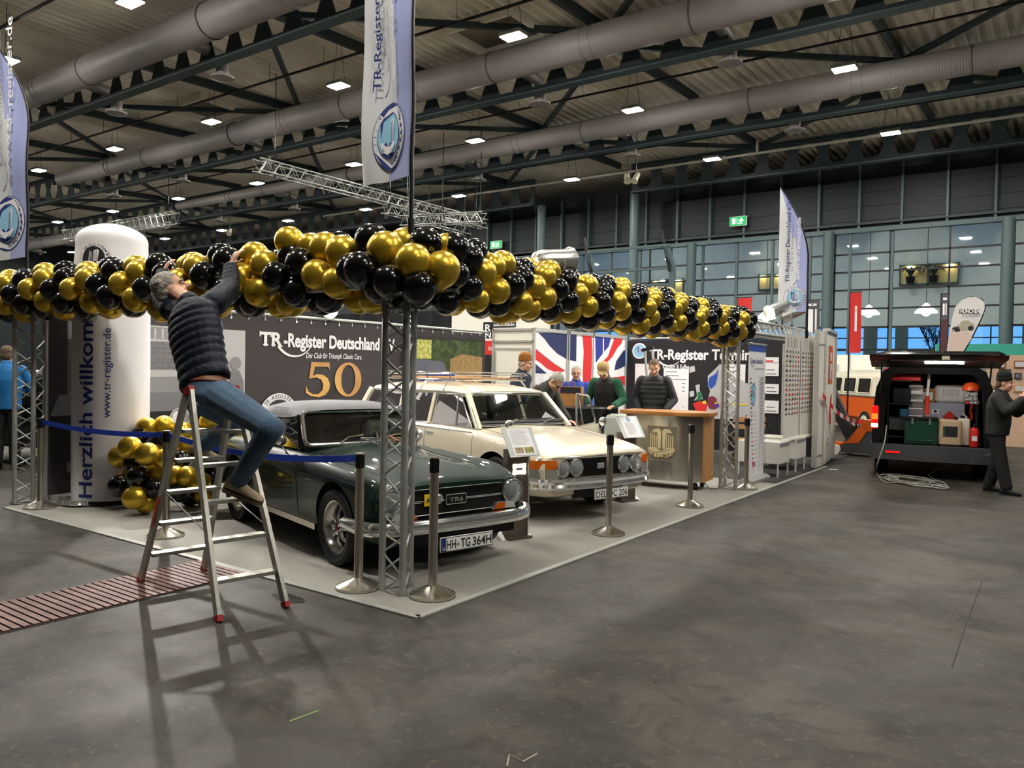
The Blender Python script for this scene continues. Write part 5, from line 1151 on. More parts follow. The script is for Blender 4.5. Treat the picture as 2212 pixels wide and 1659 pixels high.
P.P([(u1-.3, .75), (u1-.02, .75), (u1-.03, 1.35), (u1-.1, 1.5), (u1-.22, 1.5), (u1-.28, 1.3)], K_grey).disc(u1-.16, 1.6, .09, K_mgrey, 20)
# lettering
a, b_ = by(560, 735), by(848, 762); zt = .5*(by(560, 738)[1]+by(560, 708)[1])
P.text('TR', a[0], 1.865, .2, K_white, .035, width=.4).text('-Register Deutschland e.V.', a[0]+.42, 1.865, .2, K_white, .035, width=b_[0]-a[0]-.35)
P.rects([(a[0]+.055, 1.865, a[0]+.145, 1.885), (a[0]-.005, 1.99, a[0]+.015, 2.065), (a[0]+.18, 1.99, a[0]+.2, 2.065), (a[0]+.2, 1.865, a[0]+.275, 1.885)], K_white); P.arc(a[0]+.62, 2.1, .38, .045, 218, 322, K_white, w1=.012)
a = by(660, 752); b_ = by(780, 762); P.text('Der Club für Triumph Classic Cars.', a[0], 1.70, .085, K_white, .012, width=b_[0]-a[0], shear=.15)
a = by(659, 855); b_ = by(779, 852); w5 = b_[0]-a[0]; x0, zb = a[0], 1.12
P.P([(x0+.1, zb+.52), (x0+.46, zb+.52), (x0+.47, zb+.40), (x0+.44, zb+.45), (x0+.17, zb+.45), (x0+.13, zb+.31), (x0+.22, zb+.335), (x0+.33, zb+.325), (x0+.43, zb+.27), (x0+.475, zb+.18), (x0+.46, zb+.09), (x0+.39, zb+.015), (x0+.26, zb-.02), (x0+.1, zb+.0), (x0, zb+.05), (x0+.0, zb+.16), (x0+.05, zb+.07), (x0+.14, zb+.025), (x0+.25, zb+.03), (x0+.325, zb+.09), (x0+.34, zb+.17), (x0+.3, zb+.25), (x0+.2, zb+.285), (x0+.06, zb+.265)], K_gold)
cx_, cz_ = x0+w5-.29, zb+.25; e0 = [(cx_+.285*cos(2*pi*k/40), cz_+.275*sin(2*pi*k/40)) for k in range(40)]; e1 = [(cx_+.15*cos(2*pi*k/40), cz_+.235*sin(2*pi*k/40)) for k in range(40)]
P.h += .001; P.b.add([P.f(u, v, P.h) for u, v in e0+e1], [(k, (k+1) % 40, 40+(k+1) % 40, 40+k) for k in range(40)], K_gold, False)
a = by(668, 930); b_ = by(775, 925); P.text('Jahre', a[0]-.1, .72, .27, K_gold, -.01, width=b_[0]-a[0]+.1, ang=6, shear=.25)
e = by(601, 893); emblem(P, e[0], e[1]-.05, .36, K_white, K_black, K_dark, K_white); e = by(823, 897); emblem(P, e[0]+.05, e[1]-.03, .36, K_white, K_navy, K_cyan, K_navy)
# colour photograph on the right part
u0, u1 = by(893, 760)[0], by(1037, 760)[0]; zt = 2.1; P.grid(u0-.3, .5, u1, zt, K_hedge, 8, 8); P.rect(u0-.3, zt-.36, u0+.42, zt-.02, K_leafy)
P.P([(u0-.3, .6), (u0+1.15, .6), (u0+1.0, 1.3), (u0+.75, 1.7), (u0-.3, 1.75)], K_road).P([(u0+1.0, .6), (u1, .6), (u1, 1.35), (u0+.95, 1.4)], K_grass).P([(u0+.95, 1.3), (u1, 1.25), (u1, 1.8), (u0+1.3, 1.85), (u0+.95, 1.75)], K_wheat)
P.P([(u0+.05, .8), (u0+1.3, .8), (u0+1.25, 1.35), (u0+1.05, 1.5), (u0+.3, 1.48), (u0+.12, 1.35)], K_navy).P([(u0+.12, .85), (u0+1.22, .85), (u0+1.18, 1.32), (u0+1.02, 1.44), (u0+.32, 1.42), (u0+.18, 1.3)], mat('print_screen_blue', '#8fa6cf', .5, noise=(6, .8, '#5f7cb8'))).rect(u0+.5, 1.25, u0+.75, 1.36, K_navy).disc(u0+.95, 1.1, .16, K_blue).P([(u0+.2, .9), (u0+.45, .9), (u0+.4, 1.2), (u0+.25, 1.25)], K_blue)
P.b.build('banner_sheet', t)
B().cyl((0, -.1, 2.31), (0, Y1-o.y+.05, 2.31), .024, M_alu, 10).build('top_tube', t, 'aluminium tube')
ty = B()
for k in range(30): y = .12+.28*k; ty.lathe([(.016, -.003), (.02, 0), (.016, .004), (.008, .002)], M_chrome, 10, (.022, y, 2.235), V((1, 0, 0)).to_track_quat('Z', 'Y').to_matrix()); ty.cyl((.02, y, 2.235), (.0, y+.01, 2.33), .003, K_white, 4)
ty.build('eyelets', t, 'chrome eyelets with ties')
fp = B()
for y in (.0, 2.7, 5.4, 8.15): fp.cyl((-.05, y, 0), (-.05, y, 2.31), .024, M_alu, 10)
fp.build('frame_post', t)

# white cabin with door, union flag wall
XC, YC = -4.0, 7.26; CX = (GY(1067, 713, YC)).x
t = thing('cabin', 'white exhibition cabin with a narrow door and a union flag print on its side', 'cabin', (XC, YC, 0)); o = V(t.location); w = XC-CX
b = B(); b.box((-w/2, .02, 1.12), (w, .03, 2.24), M_panelw)
for x in (-w, -.0): b.box((x, 0, 1.14), (.04, .05, 2.28), M_octa)
for z in (2.26, 2.06): b.box((-w/2, 0, z), (w, .05, .035), M_octa)
b.box((-w/2, 1.75, 1.12), (w, .03, 2.24), M_panelw) if False else None
b.build('front_panel', t)
d = B(); d.box((-w*.5, -.03, .98), (w*.78, .03, 1.86), M_panelw); d.box((-w*.9, -.045, .98), (.02, .02, 1.8), M_octa); d.box((-w*.5, -.04, 1.93), (w*.86, .04, .03), M_octa); d.cyl((-w*.2, -.05, 1.0), (-w*.2, -.1, 1.0), .012, M_chrome, 8); d.build('door', t)
YE = 10.6; b = B(); b.box((-.02, (YE-YC)/2, 1.12), (.03, YE-YC, 2.24), M_panelw)
for k, y in enumerate((0, 1.05, 1.12, 2.0, YE-YC)): b.box((-.0, y, 1.14), (.05, .035, 2.28), M_octa)
b.box((0, (YE-YC)/2, 2.26), (.05, YE-YC, .06), M_octa); b.build('side_panel', t)
fy = lambda px, py: (lambda p: (p.y-YC, p.z))(GX(px, py, XC)); Fz = lambda L: [fy(*q) for q in L]
P = Panel(f=lambda u, v, h: V((h+.002, u, v)), step=.0008, h0=.004)
P.rect(.02, .1, YE-YC-.03, 2.2, K_white)
P.P(Fz([(1162, 719), (1245, 718), (1244, 781), (1225, 777), (1203, 764), (1186, 747), (1176, 733)]), K_navyd).P(Fz([(1156, 753), (1172, 766), (1196, 785), (1221, 801), (1204, 806), (1182, 797), (1168, 785), (1156, 777)]), K_flagred)
P.P(Fz([(1156, 786), (1181, 807), (1156, 806)]), K_navyd).P(Fz([(1156, 830), (1204, 838), (1240, 836), (1257, 828), (1257, 852), (1230, 860), (1156, 858)]), K_flagred)
P.P(Fz([(1257, 719), (1277, 720), (1278, 760), (1276, 830), (1282, 845), (1259, 850), (1258, 800), (1260, 760)]), K_flagred).P(Fz([(1260, 818), (1298, 818), (1349, 812), (1349, 832), (1300, 845), (1262, 850)]), K_flagred)
P.P(Fz([(1285, 722), (1301, 722), (1301, 764), (1296, 770), (1286, 784)]), mat('print_union_blue2', '#2b3590', .6)).P(Fz([(1304, 723), (1320, 724), (1314, 748), (1304, 760)]), MATS['print_union_blue2']).P(Fz([(1329, 725), (1345, 727), (1341, 742), (1332, 752), (1322, 770), (1310, 783), (1287, 797), (1297, 784), (1312, 770), (1322, 742)]), K_flagred)
P.P(Fz([(1346, 757), (1349, 757), (1349, 790), (1336, 797), (1326, 800), (1330, 780)]), K_navyd)
P.b.build('flag_print', t, 'union flag print')

# dates banner along the back
YT = 10.6; t = thing('printed_banner', 'black banner with event dates and a coloured map of Europe behind the steel counter', 'banner', (-2.2, YT, 0)); o = V(t.location)
tx = lambda px, py: (lambda p: (p.x-o.x, p.z))(GY(px, py, YT)); Tz = lambda L: [tx(*q) for q in L]
P = Panel(f=lambda u, v, h: V((u, -h-.01*sin(u*2.3+v), v)), step=.0007, h0=.0)
P.grid(-3.95-o.x, .12, -.25-o.x, 2.2, K_black, 24, 10)
c = tx(1381, 758); P.disc(c[0], c[1], .16, K_white, 28).disc(c[0], c[1], .13, K_cyan, 28); book_mark(P, c[0], c[1]+.0, .1, K_blue, K_white)
a, b_ = tx(1403, 778), tx(1560, 778); zb = tx(1450, 776)[1]
P.text('TR-Register Termine', a[0], zb, .2, K_white, .03, width=(b_[0]-a[0])*1.45); P.arc(a[0]+.42, zb+.17, .3, .04, 225, 315, K_white, w1=.01)
a = tx(1432, 796); P.text('Klassiker & Kaffee', a[0], a[1], .09, K_white, .015, width=tx(1489, 796)[0]-a[0])
random.seed(4)
for x0, y0, x1, y1 in ((1370, 786, 1405, 895), (1432, 797, 1489, 895), (1560, 787, 1611, 828)):
    p, q = tx(x0, y1), tx(x1, y0); P.rect(p[0], p[1], q[0], q[1], K_white); n = int((q[1]-p[1])/.075)
    P.rects([(p[0]+.05, q[1]-.07-.075*k, p[0]+.05+random.uniform(.4, .85)*(q[0]-p[0]), q[1]-.05-.075*k) for k in range(n)], K_mgrey)
P.P(Tz([(1530, 812), (1545, 798), (1556, 786), (1575, 800), (1612, 828), (1640, 830), (1640, 905), (1530, 905), (1520, 890), (1528, 870), (1535, 845), (1530, 832)]), K_lgrey).P(Tz([(1490, 793), (1501, 790), (1503, 802), (1491, 806)]), K_lgrey)
P.P(Tz([(1497, 872), (1512, 866), (1517, 868), (1530, 874), (1527, 884), (1524, 897), (1505, 896), (1502, 882)]), K_flagred).P(Tz([(1503, 832), (1513, 830), (1512, 842), (1517, 852), (1519, 862), (1500, 865), (1507, 855)]), K_lgrey).P(Tz([(1508, 846), (1514, 846), (1518, 856), (1516, 865), (1503, 866), (1508, 858)]), mat('print_green', '#1f6e49', .6)).P(Tz([(1490, 846), (1500, 844), (1501, 855), (1491, 858)]), K_lgrey)
P.P(Tz([(1530, 830), (1534, 815), (1546, 808), (1553, 797), (1551, 815), (1546, 832), (1536, 841)]), K_blue).P(Tz([(1532, 858), (1540, 855), (1549, 860), (1550, 880), (1545, 884), (1533, 882), (1528, 870)]), mat('print_maroon', '#7a2c37', .6)).P(Tz([(1517, 867), (1526, 865), (1527, 873), (1520, 872)]), mat('print_yellow', '#e0c52c', .6)).P(Tz([(1543, 874), (1554, 871), (1555, 879), (1547, 880)]), mat('print_purple', '#54309a', .6))
p = tx(1545, 871); q = tx(1640, 868); P.rect(p[0], p[1]-.012, q[0], p[1]+.012, MATS['print_yellow'])
for y0, y1 in ((784, 812), (830, 850), (866, 892), (772, 783)):
    p, q = tx(1652, y1), tx(1683, y0); P.rect(p[0], p[1], q[0], q[1], K_white)
    if y0 == 772: P.rect(p[0]+.02, p[1]+.01, q[0]-.1, p[1]+.04, K_red)
    else: P.rects([(p[0]+.03, p[1]+.03+.07*k, q[0]-.04-.03*k, p[1]+.05+.07*k) for k in range(2)], K_grey)
P.b.build('banner_sheet', t)
b = B().cyl((-3.9-o.x, .02, 2.24), (-.3-o.x, .02, 2.24), .022, M_alu, 10)
for x in (-3.9, -2.2, -.4): b.cyl((x-o.x, .05, 0), (x-o.x, .05, 2.24), .022, M_alu, 10)
b.build('frame', t)

# steel counter
t = thing('counter', 'curved brushed steel counter with a wooden top and a golden emblem plate', 'counter', (-1.12, 6.2, 0), radians(6)); W2 = .53; bul = .12; zc0, zc1 = .12, 1.0
xs = [-W2+2*W2*k/24 for k in range(25)]; fy_ = lambda x: -bul*(1-(x/W2)**2)
b = B(); b.loft([[V((x, fy_(x), z)) for x in xs]+[V((W2, .45, z)), V((-W2, .45, z))] for z in (zc0, zc1)], M_steelb); b.build('front_sheet', t, 'brushed steel curved front')
for s in (-1, 1): B().box((s*(W2+.012), .22, (zc0+zc1)/2), (.024, .46, zc1-zc0), M_wood).build('side_panel', t, 'wooden side panel')
tb = B(); out = [(x*1.2, fy_(x)*1.1-.07) for x in xs]+[(W2*1.22, .1), (W2*1.15, .4), (.3, .5), (-.3, .5), (-W2*1.15, .4), (-W2*1.22, .1)]
tb.loft([[V((x*k, y*k, z)) for x, y in out] for z, k in ((1.0, .985), (1.008, 1), (1.04, 1), (1.05, .985))], mat('counter_wood', '#b27a3e', .35, noise=(7, .6, '#94602c')), smooth=False); tb.build('worktop', t, 'wooden worktop')
M_plg = mat('emblem_gold', '#e2d3a6', .3, metal=.35); P = Panel(f=lambda u, v, h: V((u, fy_(u)-h, v)), step=.002, h0=.004)
P.grid(-.21, .38, .21, .85, mat('emblem_plate', '#8f8778', .45, metal=.5), 10, 2)
for s, xa in ((-1, -.115), (1, .115)):
    P.P([(xa-s*.1, .55), (xa-s*.105, .79), (xa-s*.07, .82), (xa, .81), (xa+s*.03, .76), (xa-s*.05, .765), (xa-s*.06, .55)][::s], M_plg)
    for k in range(4): P.rect(xa-.04+.027*k-.007, .55, xa-.04+.027*k+.007, .755-.01*k, M_plg)
P.P([(-.19, .56), (-.1, .57), (0, .52), (.1, .57), (.19, .56), (.17, .48), (.08, .43), (-.08, .43), (-.17, .48)], M_plg); P.arctext('TRIUMPH', 0, .82, .34, .05, mat('emblem_dark', '#5b4f3a', .4), 270, 52, .01, True)
P.b.build('emblem_plate', t, 'steel plate with golden open-book emblem')
for x, y in ((-.42, .05), (.42, .05), (-.42, .4), (.42, .4)):
    w_ = B(); w_.cyl((x-.02, y, .05), (x+.02, y, .05), .05, M_rub, 18); w_.bar((x, y, .05), (x, y, .12), .03, .03, M_alu); w_.build('castor', t)
tag(B().tube([(-.62, 6.35, .13), (-.55, 6.4, .03), (-.5, 6.55, .012), (-.52, 6.75, .012)], .006, M_black, 6).build('cable'), 'black cable trailing from the steel counter to the right truss column', 'cable')
# folding display lamp behind the counter
t = thing('display_lamp', 'aluminium display arms with a black head leaning behind the man in the black padded vest', 'lamp', GY(1412, 890, 8.4)); t.location.z = 0; o = V(t.location); b = B()
for p, q in (((1393, 757), (1408, 800)), ((1409, 752), (1424, 790))): b.bar(GY(*p, 8.4)-o, GY(*q, 8.4)-o-V((0, 0, .9)), .06, .02, M_alu)
b.build('arms', t); B().bar(GY(1387, 757, 8.38)-o, GY(1412, 751, 8.38)-o, .06, .05, M_black).build('head', t, 'black head'); B().lathe([(.2, 0), (.2, .02), (.03, .03)], M_black, 20).build('foot', t)

# roll-up banner
t = thing('rollup_banner', 'narrow white roll-up banner with a blue top stripe, right of the truss column', 'banner', (-.36, 7.68, 0)); P = Panel(f=lambda u, v, h: V((h, u, v)), step=.0007, h0=.002)
P.rect(-.37, .07, .39, 2.0, K_white).rect(-.37, 1.9, .39, 2.0, K_blue)
P.text('TR-Register Deutschland e.V.', -.31, 1.73, .075, K_navy, .012, width=.6).text('Stammtische in ganz Deutschland', -.1, 1.64, .03, K_blue, .0, width=.42).arc(-.2, 1.78, .09, .012, 200, 300, K_navy)
P.disc(-.14, 1.28, .095, K_blue, 24, .17).disc(-.14, 1.28, .08, K_cyan, 24, .15); book_mark(P, -.14, 1.28, .08, K_navy, K_white)
random.seed(9)
for k in range(22):
    z = 1.5-.06*k
    P.rect(-.32, z, -.26, z+.022, (K_red, K_black, mat('print_olive', '#8a8a55', .6))[k % 3])
    if z < 1.08: P.rects([(-.22, z+.008*j*2, -.22+random.uniform(.1, .2), z+.008*j*2+.005) for j in range(2)], K_mgrey)
    P.rect(.09, z+.02, .11, z+.04, K_navy); P.rects([(.13, z-.015+.014*j, .13+random.uniform(.12, .22), z-.008+.014*j) for j in range(4)], K_mgrey)
P.disc(-.29, .3, .035, K_red).disc(-.22, .28, .03, K_blue).disc(-.24, .18, .04, K_grey).disc(-.24, .18, .034, K_white); P.b.build('print', t)
b = B(); b.box((-.0, .01, 1.03), (.003, .76, 1.94), K_white); b.rbox((0, .01, 2.01), (.03, .8, .03), .01, M_alu); b.loft([[V((x, y, z)) for x, y in ((-.1, -.42), (.1, -.42), (.1, .44), (-.1, .44))] for z in (0, .05)]+[[V((x, y, .09)) for x, y in ((-.04, -.4), (.04, -.4), (.04, .42), (-.04, .42))]], M_alu, smooth=False); b.cyl((-.05, .01, .05), (-.03, .01, 2.0), .012, M_alu, 8); b.build('cassette', t, 'aluminium cassette and bars')
# hanging sheets with rows of small cars
K_sheet = mat('sheet_cream', '#d8d4cb', .7)
for n, (ya, yb, lab) in enumerate(((8.62, 9.52, 'white hanging sheet printed with rows of tiny cars, left of the pair'), (9.53, 10.4, 'white hanging sheet printed with rows of tiny cars, right of the pair'))):
    t = thing('poster_sheet', lab, 'poster', (-.24, ya, .5), group='hanging car posters'); w = yb-ya; P = Panel(f=lambda u, v, h: V((h+.008*sin(u*5), u, v)), step=.0006)
    P.grid(0, .06, w, 1.72, K_sheet, 8, 6); P.rect(w*.33, 1.5, w*.6, 1.66, K_grey).rect(w*.18, 1.5, w*.21, 1.66, K_mgrey).arc(w*.72, 1.58, .05, .008, 0, 360, K_grey)
    random.seed(20+n)
    for r in range(14):
        for c_ in range(5):
            x, z = .06+c_*w*.185, 1.42-.075*r; m = random.choice((K_red, K_grey, K_black, K_grey, K_mgrey, K_brick, MATS['print_olive'])); s = .045
            P.P([(x, z), (x+2*s, z), (x+2*s, z+s*.45), (x+1.6*s, z+s*.5), (x+1.3*s, z+s*.9), (x+.6*s, z+s*.9), (x+.3*s, z+s*.5), (x, z+s*.45)], m); P.h -= .0005
    P.b.build('sheet', t); B().cyl((0, -.02, .04), (0, w+.02, .04), .035, K_sheet, 12).build('bottom_roll', t)
    b = B(); [b.cyl((0, .05+.18*k, 1.7), (-.05, .05+.18*k, 1.82), .012, M_alu, 6) for k in range(5)]; b.build('hooks', t)
# partition ends of the next stand
t = thing('partition', 'white wall end of the neighbouring stand, beside the car posters', 'wall panel', (-.13, 10.25, 0)); b = B()
b.box((0, 0, 1.16), (.06, .46, 2.32), M_panelw); b.box((.02, -.225, 1.17), (.07, .03, 2.34), M_octa); b.box((.02, .225, 1.17), (.07, .03, 2.34), M_octa); b.box((.03, 0, 2.1), (.02, .4, .02), M_octa); b.box((.03, 0, .2), (.02, .4, .02), M_octa); b.build('panel', t)
t = thing('partition', 'white wall with an orange logo block, behind the neighbouring wall end', 'wall panel', (-.2, 11.2, 0), radians(8)); b = B(); b.box((0, 0, 1.2), (.08, 1.36, 2.36), M_panelw); b.box((.03, .69, 1.2), (.1, .05, 2.4), M_octa); b.box((.03, 0, 2.36), (.1, 1.4, .05), M_octa); b.build('panel', t)
P = Panel(f=lambda u, v, h: V((.045+h, u, v)), step=.001); P.rect(-.42, 1.42, .22, 2.1, K_orange).rect(-.2, 1.83, .06, 1.98, K_white).P([(-.2, 1.5), (-.02, 1.5), (-.02, 1.66), (.1, 1.66), (.1, 1.78), (-.2, 1.78)], K_white).arc(.2, .95, .2, .16, 90, 270, K_red); P.text('schmidt', -.5, .35, .06, K_mgrey) if False else None; P.rects([(-.5, .42, -.2, .45), (-.5, .34, -.25, .37)], K_mgrey); P.b.build('logo_print', t, 'orange logo block')
for y in (-.6, .6): B().lathe([(.04, 0), (.03, .02), (.02, .03)], M_black, 12, (0, y, 0)).build('foot', t)
# white side cabinets on legs
for n, (y, lab) in enumerate(((8.53, 'white metal cabinet on thin legs, the nearer one under the car posters'), (9.48, 'white metal cabinet on thin legs, the farther one under the car posters'))):
    t = thing('cabinet', lab, 'cabinet', (-.5, y, 0), group='white cabinets on legs'); M_cab = mat('cabinet_white', '#c9c8c0', .45)
    B().rbox((0, 0, .38), (.64, .55, .33), .006, M_cab).box((.322, 0, .5), (.006, .5, .05), K_grey).build('case', t)
    for sx in (-1, 1):
        for sy in (-1, 1): B().bar((sx*.3, sy*.255, 0), (sx*.3, sy*.255, .22), .02, .02, M_cab).build('leg', t)
# folding chairs of the next stand
def chair(p, rz, label):
    t = thing('folding_chair', label, 'chair', p, rz, 'wooden folding chairs'); s = B()
    for k in range(5): s.box((0, -.16+.08*k, .45), (.4, .065, .018), M_wood)
    s.build('seat', t); k = B()
    for z in (.68, .8): k.box((0, .24, z), (.42, .018, .08), M_wood)
    k.build('backrest', t)
    for x in (-.19, .19):
        B().tube([(x, -.24, 0), (x, .0, .42), (x, .24, .86)], .011, M_black, 6).build('leg', t); B().tube([(x*.85, .26, 0), (x*.85, -.2, .44)], .011, M_black, 6).build('leg', t)
chair((-1.15, 9.6, 0), radians(200), 'wooden folding chair with black legs right behind the truss column'); chair((-.95, 9.95, 0), radians(160), 'wooden folding chair with black legs beside the car posters')
# stand-up table, bag
t = thing('bar_table', 'dark round stand-up table with a stretch cover between the people', 'table', (-2.72, 6.75, 0)); b = B().lathe([(.0, 1.03), (.36, 1.03), (.37, 1.015), (.36, 1.0), (.1, .98)], M_black, 32, caps=False); b.build('tabletop', t)
B().lathe([(.35, 1.0), (.22, .8), (.12, .5), (.2, .2), (.32, .02)], mat('stretch_cover', '#1c1f21', .8), 28, caps=False).build('cover', t); B().lathe([(.33, 0), (.33, .02), (.05, .03)], M_black, 24).build('base', t)
t = thing('paper_bag', 'brown paper bag with handles standing on the dark round table', 'bag', (-2.84, 6.6, 1.032), radians(15)); M_kraft = mat('kraft', '#a8763e', .8, noise=(12, .6, '#8d6030'))
B().loft([[V((x*w, y*d, z)) for x, y in ((-1, -1), (1, -1), (1, 1), (-1, 1))] for z, w, d in ((0, .16, .09), (.2, .165, .085), (.26, .165, .07), (.3, .16, .06))], M_kraft, smooth=False).build('sack', t)
B().box((0, -.09, .25), (.32, .006, .09), K_black).build('dark_band', t); B().tube([(-.05, -.05, .3), (-.05, -.05, .38), (.05, -.05, .38), (.05, -.05, .3)], .006, M_kraft, 6).build('handle', t)
t = thing('crate_table', 'grey green draped table end behind the open car door', 'table', (-2.0, 7.05, 0), radians(20)); B().loft([[V((x*w, y*w, z)) for x, y in ((-.45, -.3), (.45, -.3), (.45, .3), (-.45, .3))] for z, w in ((.25, 1.0), (.88, .9), (.92, .85))], mat('drape_green', '#a9b3a8', .8), smooth=False).build('drape', t); B().box((0, 0, .12), (.8, .5, .24), M_black).build('plinth', t)

# white billboard behind the stand
t = thing('billboard', 'white billboard with black lettering automobile, behind the banner wall', 'sign', (-8.3, 11.5, 0)); o = V(t.location); tz = lambda px, py: (lambda p: (p.x-o.x, p.z))(GY(px, py, 11.5))
b = B(); b.box((.4, .06, 1.55), (2.9, .08, 3.1), M_panelw); P = Panel(f=lambda u, v, h: V((u, .02-h, v)), b=b, step=.001, h0=.004)
a = tz(1043, 710); P.rect(a[0], a[1]-.24, a[0]+.3, a[1]+.16, K_black).text('R', a[0]+.06, a[1]-.06, .17, K_white, .03, width=.18).text('N', a[0]+.06, a[1]-.22, .13, K_white, .03, width=.18)
a = tz(1064, 706); P.rect(a[0], a[1]-.02, a[0]+.68, a[1]+.13, K_black).text('automobile', a[0]+.02, a[1]+.015, .085, K_white, .01, width=.62)
a = tz(1048, 736); P.P([(a[0]-.3, a[1]), (1.85, a[1]), (1.85, a[1]-.42), (a[0]-.3, a[1]-.42)], K_red); a = tz(1055, 757); P.text('in P', a[0], a[1], .12, K_white, .01, width=.25); P.rect(-.8, .1, 1.85, tz(1048, 762)[1]-.05, K_black); b.build('board', t)
# black curtain wall
t = B().loft([[V((-22+.25*k, 17+.08*sin(k*1.9), z)) for k in range(50)] for z in (0, 3.55)], mat('curtain_black', '#0d0f14', .9), caps=False, ring_closed=False).build('curtain'); tag(t, 'black curtain wall far behind the banner, under the roof steel', 'curtain')
# grey steel goal frame
t = thing('gantry_frame', 'grey steel goal-like frame in front of the glass wall, above the union flag', 'frame', (-5.6, 14, 0)); o = V(t.location); b = B()
for x in (-6.66, -4.5): b.bar(V((x, 14, 0))-o, V((x, 14, 4.1))-o, .1, .1, M_post); b.bar(V((x, 14, 4.1))-o, V((x-.1, 13.8, 4.6))-o, .1, .1, M_post); b.bar(V((x-.05, 13.9, 4.0))-o, V((x-.28, 13.9, 5.0))-o, .05, .05, M_black)
b.build('posts', t); c = B()
for z, y in ((4.62, 13.8), (4.1, 14), (3.7, 14)): c.bar(V((-6.72, y, z))-o, V((-4.5, y, z))-o, .06, .06, M_post)
c.build('crossbars', t)
